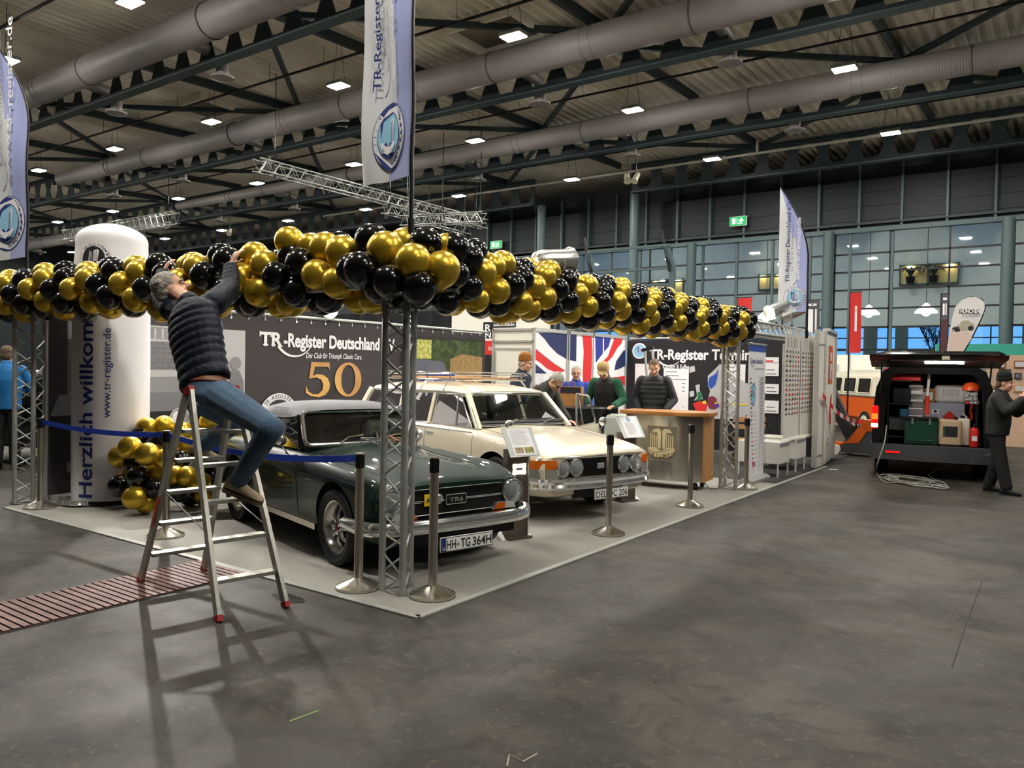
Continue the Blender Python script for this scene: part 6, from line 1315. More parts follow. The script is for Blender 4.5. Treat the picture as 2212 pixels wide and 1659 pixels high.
# ------------------------------------------------------------------ standing people
def figure(label, pos, face, h, top_m, leg_m, arms, lean=0.0, gaze=0.0, nod=0.0, hairm=None, hairk='short', hat=None, specs=False, puffy=None, sleeve=None, legs=None, skin=None, collar=True, shoe_m=None, bulk=1.06):
    """local frame: x to the person's right, y forward. arms: ((elbow, wrist, finger dir) right, same left)"""
    global right
    root = person(label, (pos[0], pos[1], 0)); root.rotation_euler.z = face; k = h/1.78; right = V((1, 0, 0)); sk = skin or M_skin
    hz = .93*k; pel = V((0, 0, hz)); ln = Matrix.Rotation(-lean, 3, 'X'); up = lambda x, y, z: pel+ln @ V((x*k, y*k, z*k))
    chest, neck = up(0, 0, .36), up(0, 0, .575); R_hd = ln @ Matrix.Rotation(gaze, 3, 'Z') @ Matrix.Rotation(-nod, 3, 'X')
    hd = neck+R_hd @ V((0, .035*k, .145*k)); fw, uu = R_hd @ V((0, 1, 0)), R_hd @ V((0, 0, 1))
    shs = [up(s*.185, 0, .485) for s in (1, -1)]
    b = B(); torso(b, pel, chest, neck, right, .155*k, .18*k, .1*k, sk); chain(b, ((neck-uu*.03, .055*k), (hd, .058*k)), sk); J = []
    for s, sh, A in zip((1, -1), shs, arms):
        el, wr = (V(A[0])*k, V(A[1])*k); J.append((sh, el, wr)); chain(b, ((sh, .055*k), (el, .042*k), (wr, .028*k)), sk)
        if A[2] is not None: hand(b, wr, A[2], A[3] if len(A) > 3 else (0, 0, -1), sk, .5, k, s*(A[4] if len(A) > 4 else 1))
    lg = legs or (((.1, .02, .48), (.11, .0, .09)), ((-.1, .02, .48), (-.11, .0, .09))); hips = [V((s*.09*k, 0, hz-.04*k)) for s in (1, -1)]
    LJ = [(hp, V(l[0])*k, V(l[1])*k) for hp, l in zip(hips, lg)]
    for hp, kn, an in LJ: chain(b, ((hp, .08*k), (kn, .055*k), (an, .04*k)), sk)
    g, R = head_parts(b, hd, fw, uu, sk, 1.06*k); link('body', fuse(b, .009, 2), root); face_bits(g, R, root, 1.06*k, hairm, .004)
    if hairm: hair(g, R, root, hairm, 1.06*k, hairk)
    # trousers
    b = B()
    for hp, kn, an in LJ: chain(b, ((hp, .105*k), (kn, .078*k*bulk), (an+V((0, 0, .03*k)), .068*k*bulk)), leg_m)
    b.loft([[V((w*cos(a), d*sin(a), z)) for a in [2*pi*i/18 for i in range(18)]] for z, w, d in ((hz-.12*k, .13*k, .1*k), (hz-.04*k, .172*k, .125*k), (hz+.06*k, .165*k, .12*k))], leg_m)
    link('trousers', fuse(b, .012, 3), root)
    for (hp, kn, an), sx in zip(LJ, (.08, -.08)): s_ = B(); shoe(s_, an, an+V((sx, 1, -.0)), shoe_m or M_trous, M_black, L=.28*k); s_.build('shoe', root)
    # jacket
    b = B(); hem = up(0, 0, -.06); m2 = sleeve or top_m
    T = ((hem, .185*k, .13*k), (up(0, .01, .12), .18*k, .135*k), (chest, .205*k, .14*k), (up(0, 0, .49), .19*k, .115*k), (neck+uu*.0, .095*k, .085*k))
    T = tuple((c, w*bulk, d*bulk) for c, w, d in T)
    if puffy: rolls(b, T, top_m, .075, True, .012)
    else: b.loft([[c+ln @ V((w*cos(a), d*sin(a), 0)) for a in [2*pi*i/24 for i in range(24)]] for c, w, d in T], top_m)
    def slv(b, m):
        for sh, el, wr in J: chain(b, ((sh, .082*k*bulk), (el, .064*k*bulk), (wr-(wr-el).normalized()*.02, .05*k*bulk)), m); capsule(b, up(0, 0, .46), sh, .09*k, .08*k, m)
    if not sleeve: slv(b, top_m)
    if collar: b.lathe([(.07*k, -.03), (.078*k, .02), (.07*k, .05), (.06*k, .045)], top_m, 18, neck, rot=(hd-neck).normalized().to_track_quat('Z', 'Y').to_matrix())
    link('jacket' if not sleeve else 'vest', fuse(b, .011, 2), root)
    if sleeve: b = B(); slv(b, sleeve); link('sleeves', fuse(b, .011, 2), root)
    z = B(); z.tube([up(0, .145 if i else .14, .02+.09*i)+V((0, .0, 0)) for i in range(6)], .004*k, M_gap, 5); z.build('zip', root)
    if hat:
        hb = B(); kind, hm = hat; s1 = 1.06*k
        if kind == 'beanie':
            hb.lathe([(.094*s1, -.0), (.1*s1, .012), (.1*s1, .05), (.094*s1, .056), (.098*s1, .07), (.088*s1, .11), (.06*s1, .14), (.02*s1, .155), (.002, .157)], hm, 26, g(0, -.015, .028), R @ Matrix.Rotation(.18, 3, 'X'), caps=False)
        else:
            hb.lathe([(.088*s1, .0), (.092*s1, .02), (.088*s1, .06), (.07*s1, .09), (.03*s1, .105), (.002, .107)], hm, 26, g(0, -.008, .038), R, caps=False)
            hb.loft([[g(x, .075+.085*(1-(x/.075)**2)*t, .052-.02*t-(x/.075)**2*.02) for x in [-.075+.0125*i for i in range(13)]] for t in (0, .5, 1)], hm, caps=False, ring_closed=False)
        hb.build('hat', root)
    if specs:
        e = B()
        for q in (-1, 1): e.tube([g(q*.033+.024*cos(a), .098, .004+.019*sin(a)) for a in [2*pi*i/16 for i in range(16)]], .0025, M_black, 5, True); e.tube([g(q*.057, .096, .008), g(q*.08, .0, .01)], .0025, M_black, 5)
        e.tube([g(-.01, .1, .006), g(.01, .1, .006)], .0025, M_black, 5); e.build('glasses', root)
    return root, g, R, up
def towards(p, q): return math.atan2(q[1]-p[1], q[0]-p[0])-pi/2
M_navyj = mat('jacket_navy', '#1a2438', .75, noise=(5, .5, '#121a2a'), bump=('noise', 12, .25)); M_olive = mat('jacket_olive', '#33332c', .8, noise=(5, .5, '#26261f'), bump=('noise', 12, .25)); M_royal = mat('jacket_royal', '#203f9a', .7, noise=(6, .4, '#18307a'), bump=('noise', 14, .25))
M_vblk = mat('vest_black', '#131415', .6, noise=(6, .4, '#1c1d1f'), bump=('noise', 12, .2)); M_fleece = mat('fleece_green', '#24583f', .9, noise=(12, .5, '#1c4632'), bump=('noise', 60, .3)); M_beanie = mat('beanie_brown', '#96602a', .9, noise=(18, .5, '#7c4d20'), bump=('Z', 30, .4)); M_cap = mat('cap_khaki', '#a58c5c', .85, noise=(14, .5, '#8d764a'))
hang = lambda s: ((s*.25, -.03, 1.16), (s*.25, .06, .93), (0, .3, -1), (-s, 0, 0))
p = GY(1118, 800, 6.3)
figure('person in brown knitted hat and navy jacket standing behind the estate car', (p.x, p.y), towards(p, p+V((.55, 1, 0))), 1.82, M_navyj, mat('jeans_dark', '#2d3f58', .85), (hang(1), ((-.27, .1, 1.14), (-.17, .26, 1.05), (.6, .6, 0), (0, 0, -1))), lean=.12, gaze=-.9, nod=.1, hairm=M_hairg, hat=('beanie', M_beanie))
p = GY(1143, 800, 5.35); 
figure('person in dark olive jacket bending into the open door of the white car', (p.x, p.y), towards(p, (-1.4, 5.4)), 1.74, M_olive, M_trous, (((.22, .42, 1.12), (.18, .62, .98), (0, 1, -.3), (0, 0, -1)), ((-.24, .38, 1.08), (-.2, .55, .92), (0, 1, -.4), (0, 0, -1))), lean=.6, nod=.35, gaze=-.2, hairm=M_hairg, specs=True)
p = GY(1245, 800, 7.45)
figure('smiling person with glasses and royal blue jacket behind the dark round table', (p.x, p.y), towards(p, (-1.2, 4.0)), 1.66, M_royal, M_trous, (((.26, .08, 1.1), (.14, .3, 1.04), (-.3, 1, 0), (0, 0, -1)), ((-.26, .08, 1.1), (-.14, .3, 1.04), (.3, 1, 0), (0, 0, -1))), lean=.06, nod=.05, hairm=M_hairg, specs=True)
p = GY(1312, 800, 7.3)
figure('person in khaki cap, black vest and green sleeves leaning a hand on the dark table', (p.x, p.y), towards(p, (-2.0, 4.2)), 1.76, M_vblk, mat('jeans_blue', '#4a6688', .85), (((.32, -.0, 1.12), (.2, .3, 1.06), (-.3, 1, -.2), (0, 0, -1)), ((-.30, .1, 1.14), (-.22, .36, 1.06), (.2, 1, -.1), (0, 0, -1))), lean=.16, nod=.42, hairm=M_hairg, hat=('cap', M_cap), specs=True, sleeve=M_fleece)
p = GY(1414, 800, 7.6)
figure('person in black padded hooded vest looking down behind the steel counter', (p.x, p.y), towards(p, (-.9, 4.0)), 1.8, M_vblk, M_trous, (((.30, -.02, 1.14), (.2, .17, .98), (-.6, .6, -.3), (0, 0, -1)), ((-.30, -.02, 1.14), (-.2, .17, .98), (.6, .6, -.3), (0, 0, -1))), lean=.05, nod=.35, gaze=.15, hairm=M_hairb, puffy=True, bulk=1.12, sleeve=mat('sleeve_dark', '#17191e', .75, bump=('noise', 30, .2)))
p = GY(2195, 800, 8.94)
figure('person in black work clothes and black knitted hat beside the van, raising a hand', (p.x-.2, p.y), towards(p, p+V((.9, -.1, 0))), 1.64, mat('work_black', '#101210', .8, noise=(6, .5, '#181a17'), bump=('noise', 10, .3)), mat('work_trousers', '#0f1011', .85, bump=('noise', 10, .3)),
    (((.3, .17, 1.24), (.12, .34, 1.42), (-.2, .2, .9), (-1, 0, 0)), ((-.3, .2, 1.2), (-.14, .4, 1.36), (.1, .3, .9), (1, 0, 0))), nod=.1, lean=.05, hairm=M_hairb, hat=('beanie', mat('beanie_black', '#0b0b0c', .9)), legs=(((.11, .08, .48), (.12, .16, .09)), ((-.11, -.0, .48), (-.12, -.1, .09))), skin=M_skin2, bulk=1.2)
p = GY(14, 800, 1.3)
figure('person in bright blue jacket at the left edge, behind the truss column', (p.x, p.y), towards(p, p+V((-.75, .5, 0))), 1.8, mat('jacket_blue', '#146aa8', .7, noise=(6, .4, '#0f5488'), bump=('noise', 12, .25)), M_trous, (((.28, .1, 1.15), (.2, .32, 1.12), (0, 1, 0), (0, 0, -1)), hang(-1)), nod=.15, hairm=M_hairb)
# ------------------------------------------------------------------ black van with open tailgate
M_vanp = mat('van_black', '#0d0e11', .2, spec=.6, coat=1); M_vbump = mat('van_bumper', '#3a3b3d', .55); M_vint = mat('van_interior', '#26272a', .7); M_redl = mat('tail_red', '#b01512', .2, emis='#e0140c', es=.9)
va = radians(9); VO = V((.83, 9.74, 0)); vr, vh = V((cos(va), sin(va), 0)), V((-sin(va), cos(va), 0))
vt = thing('van', 'black van with raised tailgate and loaded cargo bay at the right', 'van', VO, va); VW_ = 1.68
b = B()     # shell: rounded frame round the open rear, closed sides
def vring(y, inset, z0, z1): 
    x0, x1 = inset, VW_-inset; r = .16
    pts = [(x0, z0), (x1, z0), (x1+.0, z0+.3), (x1, 1.0), (x1-.05, 1.4), (x1-.14, z1-.08), (x1-.26, z1), (x0+.26, z1), (x0+.14, z1-.08), (x0+.05, 1.4), (x0, 1.0), (x0, z0+.3)]
    return [V((x, y, z)) for x, z in pts]
def vin(y): return [V((x, y, z)) for x, z in ((.17, .52), (VW_-.13, .52), (VW_-.13, .7), (VW_-.14, 1.0), (VW_-.18, 1.35), (VW_-.24, 1.58), (VW_-.32, 1.62), (.34, 1.62), (.28, 1.58), (.22, 1.35), (.18, 1.0), (.17, .7))]
b.loft([vin(.06), vin(.0), vring(-.02, .0, .34, 1.74), vring(.25, -.01, .3, 1.78), vring(2.0, -.02, .28, 1.82), vring(3.3, -.02, .28, 1.8), vring(3.9, .02, .28, 1.3), vring(4.6, .1, .3, 1.05)], M_vanp, caps=False); b.poly(vring(4.6, .1, .3, 1.05), M_vanp)
b.build('bodywork', vt)
i = B(); i.loft([vin(.02), vin(2.3)], M_vint, caps=False); i.poly(vin(2.3)[::-1], M_vint); 
for x in (.55, 1.05): i.rbox((x+.1, 2.27, 1.35), (.42, .03, .3), .04, mat('van_panel', '#3b3c40', .6))
i.build('cargo_bay', vt, 'dark grey cargo bay')
bm_ = B(); bm_.loft([[V((x, y, z)) for x, y in ((-.02, .5), (-.03, .0), (.12, -.12), (VW_/2, -.15), (VW_-.12, -.12), (VW_+.03, .0), (VW_+.02, .5))] for z in (.28, .33, .46, .52)], M_vbump, caps=False, ring_closed=False); bm_.add([(-.02, .5, .52), (-.03, 0, .52), (.12, -.12, .52), (VW_/2, -.15, .52), (VW_-.12, -.12, .52), (VW_+.03, 0, .52), (VW_+.02, .5, .52)], [(0, 1, 2, 3, 4, 5, 6)], M_vbump, False); bm_.box((.3, -.135, .4), (.2, .01, .03), M_redl); bm_.build('rear_bumper', vt, 'grey plastic rear bumper')
for s, x in ((-1, .035), (1, VW_-.035)):
    l = B(); l.rbox((x, -.0, .93), (.1, .1, .36), .03, M_redl); l.rbox((x, -.02, .80), (.1, .08, .06), .02, mat('lamp_white', '#d8d0c8', .3)); l.rbox((x, -.025, .94), (.09, .09, .09), .02, emit('brake_glow', '#ff4a10', 3.5)); l.build('tail_lamp', vt, 'glowing red tail lamp')
for x in (.14, VW_-.14):
    for y in (.75, 3.85):
        w_ = B(); w_.cyl((x-.1, y, .32), (x+.1, y, .32), .32, M_tyre, 32); w_.build('wheel', vt)
tg = B(); tg.loft([[V((x, y, z+.02*sin(pi*(x+.03)/VW_))) for x, y, z in ((-.06+i_, .0, 1.76), (.0, -.1, 1.80), (-.03, -.55, 1.88), (-.02, -.95, 1.9), (.12, -1.08, 1.88))] for i_ in (0,)]+[[V((x, y, z)) for x, y, z in ((xx, .0, 1.80), (xx, -.12, 1.85), (xx, -.55, 1.93), (xx, -.95, 1.95), (xx, -1.1, 1.9))] for xx in (.2, .6, 1.2, 1.6)]+[[V((x, y, z)) for x, y, z in ((VW_+.06, .0, 1.76), (VW_, -.1, 1.80), (VW_+.03, -.55, 1.88), (VW_+.02, -.95, 1.9), (VW_-.12, -1.08, 1.88))]], M_vanp, caps=False, ring_closed=False)
tg.loft([[V((xx, y, z)) for y, z in ((-.02, 1.72), (-.2, 1.76), (-.6, 1.80), (-1.0, 1.83), (-1.1, 1.89))] for xx in (-.03, .2, .9, 1.6, VW_+.03)], M_black, caps=False, ring_closed=False)
tgo = tg.build('tailgate', vt, 'raised tailgate')
B().box((.95, -.62, 1.79), (.5, .05, .03), emit('strip_light', '#fff6e8', 60), rot=Matrix.Rotation(radians(-5), 3, 'X')).build('strip_light', tgo, 'white strip light'); B().rbox((.95, -1.06, 1.86), (.1, .05, .07), .01, mat('latch', '#c9c4b4', .4)).build('latch', tgo); B().box((.9, -.9, 1.815), (1.3, .02, .012), mat('seal', '#8f8a7c', .5)).build('seal', tgo)
for x in (.12, VW_-.12): B().cyl((x, .02, 1.2), (x, -.5, 1.78), .012, M_black, 8).build('gas_strut', vt)
bb = B(); bb.rbox((.95, .1, 1.85), (1.2, .2, .1), .03, mat('beacon_blue', '#1d3f86', .25)); bb.build('roof_bar', vt, 'blue roof bar')
m = B(); m.rbox((VW_+.18, 3.0, 1.2), (.2, .12, .3), .05, M_vanp); m.build('door_mirror', vt)
vp_ = lambda x, y, z: VO+vr*(x*.93)+vh*y+V((0, 0, z))
def cargo(name, label, cat, x, y, z, grp=None): return thing(name, label, cat, vp_(x, y, z), va, grp)
M_gbox = mat('green_box', '#123a2b', .4); M_can = mat('canister', '#b8a184', .5, noise=(4, .4, '#a08a6c')); M_clear = mat('clear_plastic', '#c6cbd6', .35); M_ora = mat('orange_plastic', '#e2511c', .4); M_redp = mat('red_plastic', '#c3201c', .4)
t = cargo('storage_box', 'dark green lidded box with silver latches on the van floor', 'box', .74, .2, .525); B().rbox((0, 0, .19), (.46, .4, .38), .03, M_gbox).rbox((0, -.205, .06), (.36, .02, .03), .01, M_gbox).build('case', t); B().rbox((0, 0, .4), (.48, .42, .05), .02, M_black).build('lid', t)
for x in (-.12, .12): B().box((x, -.215, .36), (.03, .012, .1), M_chrome).build('latch', t)
t = cargo('canister', 'beige plastic canister with a dark label beside the green box', 'canister', 1.17, .2, .525); B().rbox((0, 0, .2), (.32, .3, .4), .05, M_can).build('jug', t); lb = B().box((.0, -.152, .22), (.2, .006, .16), K_black); lb.rects if False else None; lb.box((-.085, -.156, .22), (.02, .004, .14), MATS['print_green']); lb.build('label_sheet', t); B().cyl((.08, 0, .4), (.08, 0, .44), .03, M_black, 14).build('cap', t)
t = cargo('canister', 'pale canister behind the beige one', 'canister', 1.36, .34, .525); B().rbox((0, 0, .21), (.2, .28, .42), .04, mat('canister2', '#cfc8b8', .5)).build('jug', t); B().cyl((0, 0, .42), (0, 0, .46), .03, M_black, 12).build('cap', t)
t = cargo('fire_extinguisher', 'small red fire extinguisher standing at the van\'s right side', 'fire extinguisher', 1.52, .14, .525); B().lathe([(.06, 0), (.065, .02), (.065, .24), (.05, .28), (.025, .3)], M_redp, 20).build('cylinder', t); B().box((0, 0, .33), (.035, .1, .05), M_black).build('valve', t); B().box((0, -.066, .13), (.07, .004, .07), K_white).build('label_sheet', t)
t = cargo('storage_box', 'grey transfer tank with red and white hazard diamonds in the van', 'box', .98, .9, .525); b = B().rbox((0, 0, .32), (.82, .5, .64), .03, mat('tank_grey', '#aab0c2', .45)); P = Panel(f=lambda u, v, h: V((u, -.25-h, v)), b=b, step=.001)
P.rect(-.32, .32, -.1, .52, K_white).rects([(-.3, .49-.025*k, -.14, .5-.025*k) for k in range(6)], K_mgrey)
P.P([(.09, .42), (.19, .52), (.29, .42), (.19, .32)], K_red).P([(.31, .4), (.39, .48), (.47, .4), (.39, .32)], K_white).text('L', .39, .37, .06, K_black, align='c').rect(-.06, .46, .04, .54, K_white).rect(-.03, .48, .01, .52, K_black); b.build('tank', t)
t = cargo('storage_box', 'pale translucent box with a paper label on top of the grey tank', 'box', 1.2, .86, 1.17); b = B().rbox((0, 0, .14), (.46, .4, .28), .06, mat('box_translucent', '#d9d6d2', .4)); Panel(f=lambda u, v, h: V((u, -.2-h, v)), b=b).rect(-.15, .08, .17, .24, K_white).rects([(-.12+.035*k, .1, -.1+.035*k, .22) for k in range(7)], K_lgrey); b.build('case', t)
t = cargo('cardboard_box', 'brown cardboard box with a white label between the clear box and the pale box', 'box', .85, .82, 1.17); B().rbox((0, 0, .11), (.2, .3, .22), .005, M_kraft).box((0, -.152, .1), (.14, .004, .12), K_white).build('carton', t)
t = cargo('storage_box', 'clear grey plastic box leaning left on the grey tank', 'box', .66, .9, 1.17); B().rbox((0, 0, .15), (.16, .3, .3), .02, M_clear).build('case', t)
t = cargo('shelf_unit', 'black shelf unit along the left wall inside the van', 'shelf', .42, .5, .525); b = B(); b.box((-.17, 0, .5), (.02, .8, 1.0), M_black); [b.box((0, 0, z), (.34, .8, .02), M_black) for z in (.1, .4, .62, .98)]; b.box((0, -.38, .3), (.3, .03, .18), M_vint); b.build('frame', t)
for z in (.45, .3): pass
B().rbox((.02, -.2, .75), (.26, .3, .24), .02, M_black).build('drawer', t); B().lathe([(.02, 0), (.07, .01), (.075, .12), (.06, .13)], mat('tape_blue', '#1d4a63', .5), 20, (.06, -.3, .41)).build('blue_roll', t, 'dark blue roll')
t = cargo('first_aid_case', 'bright red case on top of the van\'s left shelf', 'case', .5, .4, 1.51); B().rbox((0, 0, .05), (.42, .4, .1), .02, M_redp).build('shell', t)
t = cargo('paper_rack', 'white metal compartments beside the red and white pole in the van', 'rack', .66, .42, .93); b = B(); b.box((0, .1, .2), (.2, .02, .6), K_white); [b.box((0, 0, -.1+.12*k), (.2, .2, .012), K_white) for k in range(6)]; b.build('tray', t)
t = cargo('pole', 'red and white striped pole standing in the cargo bay', 'pole', .83, .32, .98); B().cyl((0, 0, 0), (0, 0, .3), .035, mat('pole_red', '#d8432c', .4), 14).build('red_grip', t, 'red lower half'); B().cyl((0, 0, .3), (0.02, 0, .64), .022, K_white, 14).build('white_top', t, 'white upper half')
t = cargo('tool_board', 'black tool board with orange handled tools on the right inside wall', 'tool board', 1.5, .5, .9); B().box((.06, 0, .2), (.02, .5, .6), M_black).build('board', t); b = B()
for k, (y, z, a) in enumerate(((-.1, .3, 0), (.02, .32, .3), (.1, .2, .6), (-.12, .12, 1.2))): b.tube([(.0, y, z), (-.0, y+.08*sin(a), z-.1)], .02, M_ora, 8)
b.tube([(-.05, -.2, .02), (-.06, -.25, -.06), (-.06, -.1, -.1), (-.05, .05, -.03), (-.05, -.1, .04)], .018, M_redp, 8, True); b.build('tools', t, 'orange and red tools')
t = cargo('helmet', 'orange ear protector helmet hanging at the right of the cargo bay', 'helmet', 1.46, .2, 1.38); B().lathe([(.12, 0), (.115, .06), (.08, .11), (.01, .13)], M_ora, 20).build('shell', t); B().box((0, -.02, -.08), (.17, .1, .14), mat('visor', '#2a2a2c', .4, noise=(30, 1, '#d0d0d0'))).build('visor', t)
sg = cargo('tool_sign', 'dark name strip with white lettering under the orange helmet', 'sign', 1.48, .16, 1.2); b = B().box((0, 0, 0), (.2, .012, .06), mat('sign_dark', '#3a2026', .5)); Panel(f=lambda u, v, h: V((u, -.007-h, v)), b=b).rect(-.09, -.02, -.05, .02, K_red).text('WURT', -.04, -.018, .036, K_white, .02, width=.12); b.build('plate', sg)
pts = [vp_(.22, .05, .8), vp_(.2, -.18, .55), vp_(.1, -.22, .2), G(1894, 1022, .012), G(1910, 1040, .012), G(1936, 1043, .012)]
random.seed(6)
for k in range(46): a = k*.55; r = .75+.3*sin(k*1.3); pts.append(G(1972, 1040, .012)+V((.816, .578, 0))*(r*.34*cos(a))+V((-.578, .816, 0))*(r*.75*sin(a))+V((0, 0, .004*(k % 4)+random.uniform(0, .012))))
pts += [G(2005, 1026, .012), G(2040, 1010, .06), V(G(2080, 1000, .1)), V((2.5, 9.3, .5))]
tag(B().tube([V(q) for q in crom([tuple(q) for q in pts], 3)], .009, mat('cable_grey', '#8f8f88', .5), 6).build('cable'), 'grey extension cable coiled on the floor behind the van', 'cable')

# ------------------------------------------------------------------ orange and cream bus behind
ba = math.atan2(-.8, .6); bt = thing('bus', 'orange and cream classic bus parked behind the white partition, left of the van', 'bus', (-1.45, 20.75, 0), ba)
M_bo = mat('bus_orange', '#cf5a16', .25, coat=.7); M_bc = mat('bus_cream', '#d9d3bd', .25, coat=.7)
def bsec(x, w, z0, z1, top_, m=None):
    return [V((x, s*w_, z)) for s, seq in ((-1, ((.8, z0), (1, z0+.15), (1, .6), (1, 1.0))), (1, ((1, 1.0), (1, .6), (1, z0+.15), (.8, z0)))) for w_, z in [(w*q[0], q[1]) for q in seq]]
lo_ = B(); lo_.loft([bsec(-1.3, .6, .5, 1, 0), bsec(-1.2, .8, .35, 1, 0), bsec(0, .86, .3, 1, 0), bsec(2.2, .86, .3, 1, 0), bsec(2.8, .8, .35, 1, 0), bsec(2.95, .6, .5, 1, 0)], M_bo)
lo_.build('lower_body', bt, 'orange lower body')
up_ = B(); up_.loft([[V((x, -w, 1.0)), V((x, -w*.99, 1.15)), V((x, -w*.93, 1.55)), V((x, -w*.8, z1-.1)), V((x, -w*.45, z1)), V((x, w*.45, z1)), V((x, w*.8, z1-.1)), V((x, w*.93, 1.55)), V((x, w*.99, 1.15)), V((x, w, 1.0))] for x, w, z1 in ((-1.28, .66, 1.57), (-1.15, .78, 1.62), (-.8, .84, 1.7), (0, .86, 1.74), (2.2, .86, 1.74), (2.7, .8, 1.68), (2.9, .65, 1.58))], M_bc); up_.build('upper_body', bt, 'cream upper body')
for s in (-1, 1):
    for x in (-.8, .05, .9, 1.75): f2 = B(); o2 = quadframe(f2, [(x-.36, s*.868, 1.1), (x+.36, s*.868, 1.1), (x+.36, s*.82, 1.5), (x-.36, s*.82, 1.5)], .02, M_bc, .06); fo = f2.build('window_frame', bt); B().poly([q+V((0, s*.005, 0)) for q in o2], mat('bus_glass', '#2a2622', .08, spec=.8)).build('pane', fo)
    tr = B().tube([(x, s*.872, 1.02) for x in (-1.2, 0, 1.2, 2.6)], .02, M_chrome, 6); tr.build('waist_trim', bt)
    for x in (-.55, 1.85):
        w_ = B(); w_.cyl((x, s*.74, .31), (x, s*.885, .31), .31, M_tyre, 28); w_.cyl((x, s*.88, .31), (x, s*.895, .31), .2, M_bc, 24); w_.lathe([(.12, .0), (.1, .03), (.02, .045)], M_chrome, 20, (x, s*.893, .31), V((0, s, 0)).to_track_quat('Z', 'Y').to_matrix()); w_.build('wheel', bt)
# orange and black wheel lift
lt = thing('vehicle_lift', 'orange and black wheeled vehicle lift with white castors, wrapped in barrier tape', 'lift', (-.2, 12.9, 0), radians(-8)); M_lor = mat('lift_orange', '#d6601c', .35); M_lgr = mat('lift_grey', '#4a4b4e', .45)
b = B(); b.prism([(-.1, -.25, .06), (.75, -.25, .06), (.75, -.25, .2), (.55, -.25, .62), (.35, -.25, .62), (-.05, -.25, .2)], (0, .5, 0), M_lgr); b.build('base', lt, 'grey wedge base'); B().prism([(-.05, -.26, .22), (.1, -.26, .3), (.4, -.26, .72), (.8, -.26, .7), (.74, -.26, .5), (.45, -.26, .5), (.3, -.26, .26)], (0, .52, 0), M_lor).build('cover', lt, 'orange cover')
B().bar((.1, 0, .3), (-.62, .2, 1.48), .14, .2, M_black).build('mast', lt, 'black slanted mast'); B().bar((.16, 0, .3), (-.45, .2, 1.5), .04, .06, M_lgr).build('ram', lt); b = B(); b.rbox((-.78, .2, 1.42), (.5, .3, .22), .02, M_black); b.rbox((-.55, .2, 1.5), (.16, .2, .3), .02, M_lgr); b.build('head', lt)
B().bar((-.05, 0, .18), (-1.3, .3, .22), .12, .1, M_lor).build('fork', lt, 'orange fork')
for x, y in ((-.12, -.32), (-.12, .32), (.7, .3)): B().cyl((x, y-.04, .1), (x, y+.04, .1), .1, mat('castor_white', '#dad6cc', .5), 20).build('castor', lt, 'white castor')
def tape(name, a, c, label, n=10):
    a, c = V(a), V(c); b = B()
    for k in range(n):
        p, q = a.lerp(c, k/n), a.lerp(c, (k+1)/n); p.z -= .12*sin(pi*k/n); q.z -= .12*sin(pi*(k+1)/n); b.add([p+V((0, 0, .04)), q+V((0, 0, .04)), q-V((0, 0, .04)), p-V((0, 0, .04))], [(0, 1, 2, 3)], (K_red, K_white)[k % 2], False)
    tag(b.build(name), label, 'barrier tape')
tape('barrier_tape', GX(1777, 853, -.05), (.05, 12.62, .68), 'red and white barrier tape slanting from the partition to the orange lift', 11)
t = thing('barrier_bar', 'low red and white striped bar on feet behind the orange lift', 'barrier', (-1.0, 14.8, 0), radians(10)); b = B()
for k in range(7): b.box((-.6+.2*k, 0, .55), (.2, .03, .1), (K_red, K_white)[k % 2])
b.build('bar', t)
for x in (-.55, .55): B().bar((x, 0, 0), (x, 0, .52), .04, .04, M_black).box((x, 0, .02), (.08, .4, .04), M_black).build('foot', t)
# flags on poles behind
def pole_flag(px0, px1, py0, py1, Y, m, label, name='banner_flag', deco=None, pole_m=None, foot=0):
    p, q = GY(px0, py1, Y), GY(px1, py0, Y); t = thing(name, label, 'flag', (p.x, Y, 0)); w, z0, z1 = q.x-p.x, p.z, q.z
    P = Panel(f=lambda u, v, h: V((u, -h+.02*sin(v*3+u*5), v)), step=.002); P.grid(0, z0, w, z1, m, 6, 10)
    if deco: deco(P, w, z0, z1)
    P.b.build('cloth', t); b = B().cyl((-.01, .03, 0), (-.01, .03, z1+.03), .018, M_black, 8); b.cyl((-.01, .03, z1+.02), (w, .03, z1+.02), .012, M_black, 6); b.build('pole', t); B().box((0, .03, .015), (.5, .5, .03), M_black).build('foot', t)
pole_flag(1834, 1862, 632, 762, 14, K_red, 'tall red flag with an upright white label, left of the van', deco=lambda P, w, z0, z1: P.rect(w*.42, z0+.36*(z1-z0), w*.62, z0+.78*(z1-z0), K_white).text('TRAVIRED', w*.56, z0+.4*(z1-z0), w*.1, K_red, .02, width=(z1-z0)*.34, ang=90))
pole_flag(1594, 1625, 643, 700, 15, K_red, 'red flag top peeping over the garland\'s right end')
pole_flag(1741, 1772, 649, 720, 15.5, mat('flag_dark', '#4a4a50', .7), 'dark grey flag with white block letters behind the right beach flag', deco=lambda P, w, z0, z1: P.rect(w*.1, z1-.12, w*.75, z1-.07, K_white).rect(w*.1, z1-.75, w*.5, z1-.2, K_white).rect(w*.65, z1-.75, w*.78, z1-.2, K_white).text('R', w*.6, z1-1.0, .14, K_white, .02))
